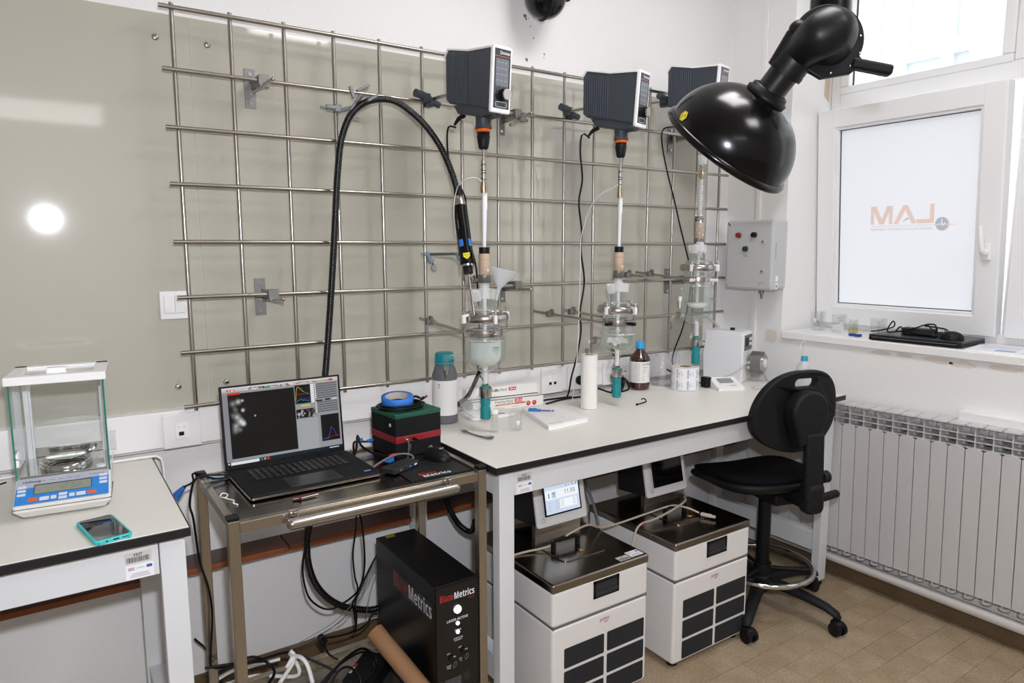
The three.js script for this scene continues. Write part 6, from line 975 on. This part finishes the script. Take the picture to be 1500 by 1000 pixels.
// ================= STOOL =================
{
  const t = thing('lab_stool', 'black five-star swivel lab stool with chrome foot ring at the window end', 'stool', [2.115, 0, 0.62], -0.25), pu = std('#141517', 0.55, 0, { specularIntensity: 0.55 }), fab = std('#090a0e', 0.95, 0, { specularIntensity: 0.3 });
  for (let i = 0; i < 5; i++) {
    const a = 1.16 + i * Math.PI * 2 / 5, dx = Math.cos(a), dz = Math.sin(a), L = 0.325, q = [];
    const prof = [[0.02, 0.115, 0.031, 0.024], [0.1, 0.12, 0.029, 0.022], [0.2, 0.112, 0.026, 0.02], [0.28, 0.098, 0.023, 0.018], [L, 0.08, 0.02, 0.015], [L + 0.012, 0.07, 0.012, 0.008]], seg = 10, pos = [], idx = [];
    prof.forEach(([r, y, hw, hh]) => { for (let k = 0; k < seg; k++) { const b = k / seg * 6.2832; const o = Math.cos(b) * hw; pos.push(dx * r - dz * o, y + Math.sin(b) * hh, dz * r + dx * o); } });
    for (let r = 0; r < prof.length - 1; r++) for (let k = 0; k < seg; k++) { const A = r * seg + k, B = r * seg + (k + 1) % seg, C = A + seg, D = B + seg; idx.push(A, B, C, B, D, C); }
    const e = (prof.length - 1) * seg; for (let k = 1; k < seg - 1; k++) idx.push(e, e + k, e + k + 1);
    const g = new THREE.BufferGeometry(); g.setAttribute('position', new THREE.Float32BufferAttribute(pos, 3)); g.setAttribute('uv', new THREE.Float32BufferAttribute(new Float32Array(pos.length / 3 * 2), 2)); g.setIndex(idx); g.computeVertexNormals();
    part(t, 'leg', g, pu);
    const c = grp(t, 'caster', [dx * (L - 0.005), 0, dz * (L - 0.005)], R(0, 6.28)); part(c, 'wheel', [cy(0.027, 0.027, 0.016, 0, 0.027, 0.016, Math.PI / 2), cy(0.027, 0.027, 0.016, 0, 0.027, -0.016, Math.PI / 2)].map((g2) => at(g2, -0.012, 0, 0)), M.black); part(c, 'caster_hood', [rb(0.05, 0.04, 0.04, 0.014, -0.008, 0.042, 0), cy(0.008, 0.008, 0.03, 0.004, 0.065, 0)], pu); void q;
  }
  part(t, 'hub', [la([[0, 0.075], [0.04, 0.08], [0.046, 0.1], [0.043, 0.135], [0.034, 0.15], [0, 0.15]], 28)], pu);
  part(t, 'column', [cy(0.0275, 0.0285, 0.34, 0, 0.31, 0)], M.black); part(t, 'gas_piston', cy(0.0145, 0.0145, 0.08, 0, 0.5, 0), M.chrome);
  part(t, 'foot_ring', to(0.205, 0.0115, 0, 0.185, 0, Math.PI / 2, 0, 0, 64, 12), M.chrome);
  for (let i = 0; i < 3; i++) { const a = 0.6 + i * 2.094; part(t, 'ring_spoke', rod([Math.cos(a) * 0.03, 0.175, Math.sin(a) * 0.03], [Math.cos(a) * 0.2, 0.183, Math.sin(a) * 0.2], 0.009), pu); } part(t, 'ring_clamp', cy(0.036, 0.036, 0.05, 0, 0.175, 0), pu);
  // seat: waterfall front, dished middle
  const W = 0.235, D = 0.225, seat = (yo, s, th) => { const g = new THREE.SphereGeometry(1, 48, 24), p = g.attributes.position; for (let i = 0; i < p.count; i++) { let x = p.getX(i), y = p.getY(i), z = p.getZ(i); const sg = (v, e) => Math.sign(v) * Math.pow(Math.abs(v), e); const r = Math.hypot(x, z) || 1e-6, k = Math.pow(Math.abs(x / r), 4) + Math.pow(Math.abs(z / r), 4), f = r < 1e-4 ? 0 : Math.pow(k, -0.25) * Math.pow(r, 0.55); const X = x / r * f * W * s, Z = z / r * f * D * s; const dish = 0.02 * (X * X / (W * W)) + (Z > 0 ? 0.03 * Z / D * Z / D : -0.03 * Math.pow(-Z / D, 2.5)); p.setXYZ(i, X, yo + sg(y, 0.8) * th + dish, Z); } g.computeVertexNormals(); return g; };
  part(t, 'seat_shell', seat(0.566, 1, 0.032).translate(-0.03, 0, -0.03), pu); part(t, 'seat_cushion', seat(0.592, 0.95, 0.02).translate(-0.03, 0, -0.03), fab);
  part(t, 'tilt_mechanism', [rb(0.13, 0.05, 0.2, 0.012, -0.01, 0.53, 0.05), rod([0.05, 0.535, 0.02], [0.2, 0.53, 0.03], 0.006), rb(0.06, 0.055, 0.16, 0.02, 0.0, 0.55, 0.2)], M.black);
  // back board: bent outline with a grip hole
  const o = new THREE.Shape(); o.moveTo(0, -0.165); o.bezierCurveTo(0.09, -0.165, 0.2, -0.115, 0.205, -0.03); o.bezierCurveTo(0.207, 0.04, 0.17, 0.165, 0.03, 0.17); o.lineTo(-0.03, 0.17); o.bezierCurveTo(-0.17, 0.165, -0.207, 0.04, -0.205, -0.03); o.bezierCurveTo(-0.2, -0.115, -0.09, -0.165, 0, -0.165);
  const hole = new THREE.Path(); hole.moveTo(-0.034, 0.105); hole.lineTo(0.034, 0.105); hole.absarc(0.034, 0.122, 0.017, -Math.PI / 2, Math.PI / 2, false); hole.lineTo(-0.034, 0.139); hole.absarc(-0.034, 0.122, 0.017, Math.PI / 2, Math.PI * 1.5, false); o.holes.push(hole);
  const b = new THREE.ExtrudeGeometry(o, { depth: 0.018, bevelEnabled: true, bevelSize: 0.009, bevelThickness: 0.009, bevelSegments: 4, curveSegments: 24, bevelOffset: -0.009 }); { const p = b.attributes.position; for (let i = 0; i < p.count; i++) { const x = p.getX(i), y = p.getY(i); p.setZ(i, p.getZ(i) - 0.9 * x * x + 0.12 * y); } b.computeVertexNormals(); }
  const back = grp(t, 'backrest', [-0.02, 0.905, 0.185]); part(back, 'back_board', b, pu);
  const cov = new THREE.Shape(); cov.absellipse(0, 0.0, 0.082, 0.08, 0, Math.PI, false); cov.bezierCurveTo(-0.08, -0.05, -0.05, -0.075, -0.045, -0.13); cov.lineTo(0.045, -0.13); cov.bezierCurveTo(0.05, -0.075, 0.08, -0.05, 0.082, 0);
  part(back, 'rear_cover', new THREE.ExtrudeGeometry(cov, { depth: 0.03, bevelEnabled: true, bevelSize: 0.014, bevelThickness: 0.02, bevelSegments: 5, curveSegments: 20, bevelOffset: -0.01 }).translate(0, 0.012, 0.03), pu);
  for (const s of [-1, 1]) part(back, 'screw_hole', at(cy(0.0065, 0.0065, 0.002), s * 0.042, 0.0, 0.0802, Math.PI / 2), std('#020203', 0.9));
  part(t, 'back_post', [rb(0.085, 0.27, 0.034, 0.014, 0.0, 0.7, 0.262, -0.05), rb(0.085, 0.13, 0.075, 0.028, 0.005, 0.575, 0.255)], pu); part(t, 'height_knob', [cy(0.024, 0.024, 0.03, 0.055, 0.655, 0.262, 0, 0, Math.PI / 2), cy(0.012, 0.012, 0.02, 0.04, 0.655, 0.262, 0, 0, Math.PI / 2)], pu);
  part(t, 'lever_grip', [rod([0.05, 0.565, 0.255], [0.13, 0.572, 0.25], 0.0165), sp(0.0165, 0.13, 0.572, 0.25)], pu);
}
// ================= RADIATOR =================
{
  const t = thing('radiator', 'long grey sectional aluminium radiator under the window', 'radiator', [2.572, 0.498, 0.64]); t.rotation.x = -0.022;
  const pitch = 0.0634, h = 0.352, s0 = grp(t, 'section', [0, 0, 0]), m = M.radiator, w = pitch - 0.003;
  // local x points into the wall
  part(s0, 'front_plate', at(ex((() => { const s = new THREE.Shape(); s.moveTo(-w / 2, -h + 0.02); s.lineTo(w / 2, -h + 0.02); s.lineTo(w / 2, h - 0.103); s.bezierCurveTo(w / 3, h - 0.094, w / 8, h - 0.09, 0, h - 0.089); s.bezierCurveTo(-w / 8, h - 0.09, -w / 3, h - 0.094, -w / 2, h - 0.103); return s; })(), 0.006, 0.0012), 0.006, 0, 0, 0, -Math.PI / 2, 0), m);
  part(s0, 'web', [ab(0.004, 0.078, -h, h - 0.012, -0.002, 0.002)], m); for (const y of [h - 0.042, h - 0.068, h - 0.094]) part(s0, 'cross_fin', ab(0.002, 0.07, y - 0.0016, y + 0.0016, -w / 2, w / 2), m);
  part(s0, 'header_tube', [at(cy(0.016, 0.016, w, 0.055, h - 0.03, 0, Math.PI / 2, 0, 0, 14)), ab(0.045, 0.07, -h + 0.03, h - 0.03, -0.014, 0.014)], M.radin); part(s0, 'top_cap', [at(ex([[-0.004, 0.0], [0.078, 0.006], [0.078, 0.01], [-0.003, 0.006]], w - 0.002, 0), 0, h - 0.009, -w / 2)], m);
  part(s0, 'lower_boss', [cy(0.02, 0.02, 0.012, 0.03, -h + 0.002, 0)], m);
  const n0 = -7, z0 = 0.011; s0.position.z = z0 + n0 * pitch; for (let i = n0 + 1; i < 20; i++) { const c = s0.clone(); c.name = 'section'; c.position.z = z0 + i * pitch; t.add(c); }
  const p = thing('heating_pipe', 'white painted heating pipe running along the wall under the radiator', 'pipe'); part(p, 'pipe', rod([2.604, 0.104, 0.3], [2.604, 0.118, 3.2], 0.022), std('#cfcdc8', 0.45)); part(p, 'pipe_clip', [rb(0.06, 0.02, 0.012, 0.003, 2.64, 0.115, 1.9)], M.dull);
}
solo('wall_duct', 'white plastic duct on the wall above the right part of the radiator', 'duct', [ab(0, 0.045, 0, 0.05, 0, 2.2, 0.004)], M.gloss, [XW - 0.045, 0.848, 1.13]);
// ================= ON THE WINDOW WALL =================
{
  const t = thing('control_box', 'grey wall mounted control box with red, black and green buttons', 'control box', [XW, 1.512, 0.155]), g = std('#c3c4c4', 0.42), W = 0.28, H = 0.345;
  part(t, 'case', rb(0.085, H - 0.01, W - 0.01, 0.014, -0.0425, 0, 0, 0, 0, 0, 3), g); part(t, 'door', rb(0.05, H, W, 0.015, -0.1, 0, 0, 0, 0, 0, 3), g);
  const f = -0.125, btn = (n, y, z, r, m, d = 0.01) => part(t, n, [at(cy(r, r, d), f - d / 2, y, z, 0, 0, Math.PI / 2)], m), ring = (y, z, r) => part(t, 'button_ring', at(cy(r, r * 1.05, 0.004), f - 0.002, y, z, 0, 0, Math.PI / 2), M.dull);
  ring(0.098, -0.06, 0.0145); btn('red_button', 0.098, -0.06, 0.0115, M.red, 0.014); ring(0.098, 0.035, 0.0145); btn('black_knob', 0.098, 0.035, 0.013, M.blackgloss, 0.018); ring(0.03, -0.015, 0.0145); btn('green_knob', 0.03, -0.015, 0.0125, std('#123f2c', 0.35), 0.014);
  for (const y of [0.065, -0.08]) { btn('door_lock', y, 0.085, 0.014, g, 0.004); btn('lock_core', y, 0.085, 0.006, M.grey, 0.006); }
  part(t, 'type_plate', pl(0.032, 0.02, f - 0.001, -0.003, -0.015, 0, -Math.PI / 2), printed(96, 60, (x, w, h) => { fill(x, '#c9cac9', 0, 0, w, h); txt(x, 'GLAVNA', 10, 26, 18, '#444'); txt(x, 'SKLOPKA', 8, 48, 18, '#444'); }, 0.5)); part(t, 'maker_print', pl(0.04, 0.026, f - 0.001, -0.142, 0.08, 0, -Math.PI / 2), printed(96, 60, (x, w, h) => { fill(x, '#c3c4c4', 0, 0, w, h); txt(x, 'ELEKTRO', 6, 24, 18, '#66788a'); txt(x, '0-1', 10, 48, 18, '#66788a'); }, 0.5));
  part(t, 'corner_mark', bx(0.001, 0.004, 0.022, f - 0.0005, H / 2 - 0.02, -W / 2 + 0.02, 0.8), M.black); part(t, 'corner_mark', bx(0.001, 0.002, 0.022, f - 0.0005, -H / 2 + 0.02, -W / 2 + 0.02, -0.8), M.black);
  part(t, 'side_sticker', pl(0.02, 0.025, -0.085, -0.115, W / 2 + 0.0008), M.paper); part(t, 'side_sticker', pl(0.02, 0.03, -0.085, -0.15, W / 2 + 0.0008), printed(32, 48, (x, w, h) => { fill(x, '#eee', 0, 0, w, h); fill(x, '#666', 8, 18, 16, 18); }));
  part(t, 'hinge_slot', bx(0.002, 0.08, 0.001, -0.1, 0.02, W / 2 + 0.0003), M.grey); part(t, 'cable_gland', [cy(0.013, 0.013, 0.02, -0.06, -H / 2 - 0.008, 0.04), cy(0.008, 0.006, 0.03, -0.06, -H / 2 - 0.03, 0.04)], M.dull);
}
solo('cable_conduit', 'narrow white vertical conduit running up the window wall past the control box', 'conduit', [ab(-0.016, 0, 0, 2.48, -0.013, 0.013, 0.003)], M.gloss, [XW, 0.9, 0.118]);
struct('plaster_patch', at(ex([[-0.05, -0.03], [0.0, -0.036], [0.02, -0.01], [0.015, 0.025], [-0.02, 0.034], [-0.05, 0.024]], 0.0008), XW - 0.0003, 1.105, 0.235, 0, -Math.PI / 2, 0), std('#e0d7cc', 0.9), wallRight);
// ================= ON THE WINDOW SILL =================
{
  const S = 1.137, beaker = (label, p, r, h, mark, extra) => { const t = thing('glass_beaker', label, 'beaker', p); part(t, 'glass_wall', [la([[0, 0.001], [r * 0.94, 0.001], [r, 0.005], [r, h * 0.96], [r * 1.1, h]], 32), la([[0, 0.003], [r * 0.93, 0.005], [r * 0.95, h * 0.96]], 32)], M.labglass); if (mark) { const k = []; for (let i = 0; i < 5; i++) k.push(at(new THREE.CylinderGeometry(r * 1.012, r * 1.012, 0.0016, 4, 1, true, -1.3, 0.4 + (i % 2) * 0.2), 0, h * (0.25 + i * 0.13), 0)); part(t, 'graduation', k, M.grey).userData.kind = 'stuff'; } if (extra) extra(t); return t; };
  beaker('glass beaker crammed with vials at the left end of the sill', [2.83, S, 0.37], 0.036, 0.098, 0, (t) => { const q = []; for (let i = 0; i < 6; i++) { const a = i * 1.05; part(t, 'vial', at(la([[0, 0.003], [0.009, 0.004], [0.009, 0.06], [0.0075, 0.064], [0.0075, 0.085], [0.0, 0.086]], 14), Math.cos(a) * 0.022, 0.004, Math.sin(a) * 0.022, R(-0.1, 0.1), 0, R(-0.1, 0.1)), M.labglass); } void q; part(t, 'label_triangle', at(new THREE.ShapeGeometry(new THREE.Shape([[-0.01, 0.012], [0.01, 0.012], [0, -0.012]].map(([a, b]) => new THREE.Vector2(a, b)))), -0.0366, 0.05, 0.006, 0, -Math.PI / 2, 0), M.gloss); });
  beaker('glass beaker with amber traces second from the left on the sill', [2.87, S, 0.46], 0.034, 0.085, 1); beaker('small glass beaker holding a pale yellow liquid on the sill', [2.83, S, 0.555], 0.022, 0.07, 1, (t) => part(t, 'liquid', la([[0, 0.004], [0.0205, 0.005], [0.0205, 0.03], [0, 0.03]], 24), std('#f0e3a8', 0.1, 0, { transmission: 0.85, thickness: 0 }))); beaker('wide glass beaker beside the closed laptop on the sill', [2.86, S, 0.66], 0.038, 0.082, 1);
  const cup = thing('plastic_cup', 'translucent plastic cup tipped on its side on the sill', 'cup', [2.77, S + 0.022, 0.485], 0.5); cup.rotation.set(1.35, 0.5, 0, 'YXZ'); part(cup, 'wall', la([[0, 0], [0.015, 0], [0.021, 0.045], [0.022, 0.046]], 28), M.milkyplastic);
  for (const [p, lab, ry] of [[[2.745, S, 0.6], 'flat blue plastic disc on the sill, left of the pair', 0.2], [[2.735, S, 0.632], 'flat blue plastic disc on the sill, right of the pair', -0.3]]) solo('blue_disc', lab, 'disc', [at(ex(rr(0.03, 0.026, 0.006), 0.012, 0.002), 0, 0, 0, -Math.PI / 2)], std('#1f3c8c', 0.4), p, ry);
  const lp = thing('closed_laptop', 'closed black laptop lying on the window sill under a tangle of leads', 'laptop', [2.8, S, 0.9], 0.04); part(lp, 'base', at(ex(rr(0.25, 0.375, 0.012), 0.014, 0.003), 0, 0.002, 0, -Math.PI / 2), M.black); part(lp, 'lid', at(ex(rr(0.25, 0.375, 0.012), 0.01, 0.003), 0, 0.0165, 0, -Math.PI / 2), std('#101113', 0.3)); part(lp, 'edge_strip', bx(0.002, 0.003, 0.34, -0.1255, 0.015, 0), M.dull);
  const y = S + 0.0268, ad = thing('laptop_charger', 'black laptop charger brick with looped leads on the closed laptop', 'charger', [2.805, y, 0.88], 0.08); part(ad, 'brick', rb(0.052, 0.03, 0.13, 0.005, 0.0, 0.0155, -0.01), std('#26282b', 0.5));
  part(ad, 'lead', tb([[0, 0.016, 0.055], [-0.01, 0.02, 0.09], [-0.03, 0.014, 0.1], [-0.04, 0.03, 0.06], [-0.035, 0.05, 0.03], [-0.03, 0.035, -0.01], [-0.035, 0.02, -0.05], [-0.04, 0.008, -0.1], [-0.03, 0.006, -0.13], [-0.02, 0.03, -0.13], [-0.015, 0.055, -0.115], [-0.02, 0.03, -0.11], [-0.05, 0.01, -0.16], [-0.06, 0.005, -0.19]], 0.003), M.cord); part(ad, 'lead', tb([[0.01, 0.01, 0.06], [0.0, 0.05, 0.05], [-0.02, 0.045, 0.015], [0.0, 0.035, 0.09], [-0.02, 0.02, 0.11], [-0.04, 0.01, 0.06], [-0.05, 0.01, 0.0], [-0.03, 0.02, -0.06], [0.0, 0.03, -0.09], [-0.02, 0.01, -0.1]], 0.0034), M.cord); part(ad, 'connector', rb(0.014, 0.01, 0.03, 0.004, -0.055, 0.007, 0.075, 0, -0.5), M.black);
  const ms = thing('computer_mouse', 'round black mouse on the closed laptop near the papers', 'mouse', [2.765, y, 1.02], 0.3); const g = new THREE.SphereGeometry(1, 24, 14, 0, 6.2832, 0, Math.PI / 2), q = g.attributes.position; for (let i = 0; i < q.count; i++) q.setXYZ(i, q.getX(i) * 0.03, Math.pow(q.getY(i), 0.8) * 0.034, q.getZ(i) * 0.046); g.computeVertexNormals(); part(ms, 'shell', g, M.black); part(ms, 'wheel', cy(0.008, 0.008, 0.005, -0.006, 0.03, -0.02, 0, 0, Math.PI / 2), M.grey);
  const pap = printed(256, 192, (x, w, h) => { fill(x, '#e6e8ee', 0, 0, w, h); x.fillStyle = '#4a74b4'; x.beginPath(); x.moveTo(0, 0); x.lineTo(90, 0); x.lineTo(30, 80); x.lineTo(0, 70); x.fill(); x.fillStyle = '#7c9ccb'; x.fillRect(110, 10, 60, 40); x.fillStyle = '#b6bcc8'; for (let i = 0; i < 9; i++) x.fillRect(110, 66 + i * 12, 120, 5); }, 0.5);
  const pr = thing('paper_stack', 'printed sheets with blue graphics at the right end of the sill', 'papers', [2.79, S, 1.24], 0.15); part(pr, 'sheets', [rb(0.21, 0.005, 0.28, 0.001, 0, 0.0025, 0)], M.paper); part(pr, 'top_sheet', pl(0.28, 0.21, 0, 0.0056, 0, -Math.PI / 2, 0, Math.PI / 2), pap);
}
// ================= EXTRACTION ARMS =================
{
  const t = thing('extraction_arm', 'black extraction arm with a large glossy dome hood and yellow sticker', 'extraction arm');
  const B = new THREE.Vector3(0.141, 0.751, 0.645).normalize(), C = V([1.199, 1.811, 1.09]), right = new THREE.Vector3(0.829, 0, 0.559), mt = new THREE.Matrix4().compose(C, new THREE.Quaternion().setFromUnitVectors(new THREE.Vector3(0, 1, 0), B), new THREE.Vector3(1, 1, 1)), f = (s, r = 0, u = 0) => C.clone().addScaledVector(B, s).addScaledVector(right, r).add(new THREE.Vector3(0, u, 0)).toArray();
  const dome = []; for (let i = 0; i <= 22; i++) { const a = i / 22 * 1.36; dome.push([0.18 * Math.cos(a), 0.016 + 0.152 * Math.sin(a)]); }
  const inner = dome.map(([a, b]) => [a - 0.004, b - 0.004]).reverse();
  part(t, 'dome', la([[0.18, 0.004], ...dome, ...inner, [0.176, 0.004], [0.18, 0.004]], 72).applyMatrix4(mt), M.blackgloss);
  part(t, 'rim', la([[0.178, 0.014], [0.185, 0.013], [0.1895, 0.006], [0.189, -0.002], [0.184, -0.006], [0.177, -0.004], [0.175, 0.004], [0.178, 0.014]], 72).applyMatrix4(mt), M.blackgloss);
  part(t, 'neck_collar', la([[0.054, 0.158], [0.058, 0.162], [0.058, 0.17], [0.052, 0.173], [0.05, 0.182], [0.0435, 0.185]], 48).applyMatrix4(mt), M.black);
  part(t, 'tube', rod(f(0.165), f(0.27), 0.0385, 0.0385, 36), std('#131315', 0.32));
  const J = [1.282, 2.055, 1.324], N = new THREE.Vector3(-0.64, 0.06, 0.766).normalize(), U = new THREE.Vector3(0, 1, 0).addScaledVector(N, -N.y).normalize(), S = U.clone().cross(N);
  const q3 = (r, u, n) => V(J).addScaledVector(S, r).addScaledVector(U, u).addScaledVector(N, n).toArray(), jm = new THREE.Matrix4().makeBasis(S, U, N).setPosition(V(J));
  // sleeve and swept elbow that flares into the joint plate
  const c = new THREE.CatmullRomCurve3([f(0.235), f(0.262), f(0.288), q3(-0.028, -0.008, 0.072), q3(-0.008, 0.0, 0.045), q3(0, 0, 0.004)].map(V)), n = 48, el = new THREE.TubeGeometry(c, n, 1, 32, false), q = el.attributes.position, nn = el.attributes.normal; for (let i = 0; i <= n; i++) { const u = i / n, r = 0.046 + 0.018 * Math.pow(Math.max(0, u - 0.3) / 0.7, 0.9), p = c.getPointAt(u); for (let j = 0; j <= 32; j++) { const k = i * 33 + j; q.setXYZ(k, p.x + nn.getX(k) * r, p.y + nn.getY(k) * r, p.z + nn.getZ(k) * r); } } el.computeVertexNormals();
  part(t, 'elbow', [el, sp(0.06, ...q3(-0.004, 0, 0.026), 32)], std('#151517', 0.42, 0, { specularIntensity: 0.6 }));
  part(t, 'sleeve_ring', [rod(f(0.232), f(0.245), 0.0475, 0.0475, 36)], M.black);
  const plate = new THREE.Shape(); plate.absarc(0, 0, 0.084, -0.5, Math.PI * 1.28, false); plate.lineTo(-0.012, -0.09); plate.lineTo(0.056, -0.08); plate.lineTo(0.086, -0.056);
  part(t, 'joint_plate', new THREE.ExtrudeGeometry(plate, { depth: 0.012, bevelEnabled: true, bevelSize: 0.003, bevelThickness: 0.003, bevelSegments: 2, curveSegments: 28 }).translate(0, 0, -0.014).applyMatrix4(jm), M.black);
  part(t, 'joint_handle', rb(0.1, 0.026, 0.03, 0.008, 0.108, -0.068, -0.006, 0, 0, -0.22).applyMatrix4(jm), M.black);
  part(t, 'upper_tube', [rod(q3(0.02, 0.0, -0.055), q3(0.035, 0.55, -0.07), 0.05, 0.048, 36), sp(0.052, ...q3(0.02, 0.0, -0.055), 28), rod(q3(0.02, 0, -0.055), q3(0.01, 0, -0.014), 0.05, 0.06, 32)], M.blackgloss);
  part(t, 'joint_knob', rod(q3(0.06, 0.0, -0.055), q3(0.088, -0.004, -0.055), 0.02, 0.018), M.black);
  part(t, 'side_strut', [rod(f(0.24, -0.034, 0.012), f(0.31, -0.03, 0.026), 0.015, 0.02), sp(0.0235, ...f(0.32, -0.027, 0.028))], M.black);
  for (const [a, b] of [[0.076, 0.006], [0.076, -0.036], [0.054, -0.066], [0.008, -0.082]]) part(t, 'screw', sp(0.0034, ...q3(a, b, 0.003), 10), M.screwm);
  part(t, 'strut_screw', sp(0.005, ...f(0.262, -0.043, 0.022), 10), M.blackgloss);
  // hexagonal sticker on the dome
  const tag = printed(128, 128, (x, w, h) => { fill(x, '#e6d21e', 0, 0, w, h); txt(x, 'Ex', 64, 84, 62, '#222', 'bold', 'serif', 'center'); x.strokeStyle = '#222'; x.lineWidth = 4; x.beginPath(); for (let i = 0; i < 6; i++) { const a = i * Math.PI / 3 + Math.PI / 6; x[i ? 'lineTo' : 'moveTo'](64 + 54 * Math.cos(a), 64 + 54 * Math.sin(a)); } x.closePath(); x.stroke(); }, 0.35);
  const hp = V([1.0323, 1.8828, 1.0891]), hn = V([-0.9328, 0.3577, -0.0431]);
  part(t, 'sticker', new THREE.CircleGeometry(0.0145, 6, Math.PI / 6).applyMatrix4(new THREE.Matrix4().compose(hp.addScaledVector(hn, 0.0015), new THREE.Quaternion().setFromRotationMatrix((() => { const z = hn.clone(), x = new THREE.Vector3(0, 1, 0).cross(z).normalize(), y = z.clone().cross(x); return new THREE.Matrix4().makeBasis(x, y, z); })()), new THREE.Vector3(1, 1, 1))), tag, 'yellow hexagonal warning sticker');
  const u = thing('extraction_arm', 'second black extraction arm whose lower end shows at the top edge', 'extraction arm', [1.349, 2.527, 0.06]);
  part(u, 'elbow', [sp(0.082, 0, 0.0, 0, 32), cy(0.08, 0.082, 0.5, 0, 0.25, 0, 0, 0, 0, 36)], M.blackgloss); part(u, 'joint_ring', to(0.083, 0.006, 0, 0, 0, 0.3, 1.35, 0, 40, 10), M.black); part(u, 'joint_knob', cy(0.02, 0.022, 0.035, 0.085, 0.02, 0.02, 0, 0.3, Math.PI / 2), M.black);
}

scene.traverse((o) => { if (o.isMesh) { o.castShadow = true; o.receiveShadow = true; } });
renderer.render(scene, camera);
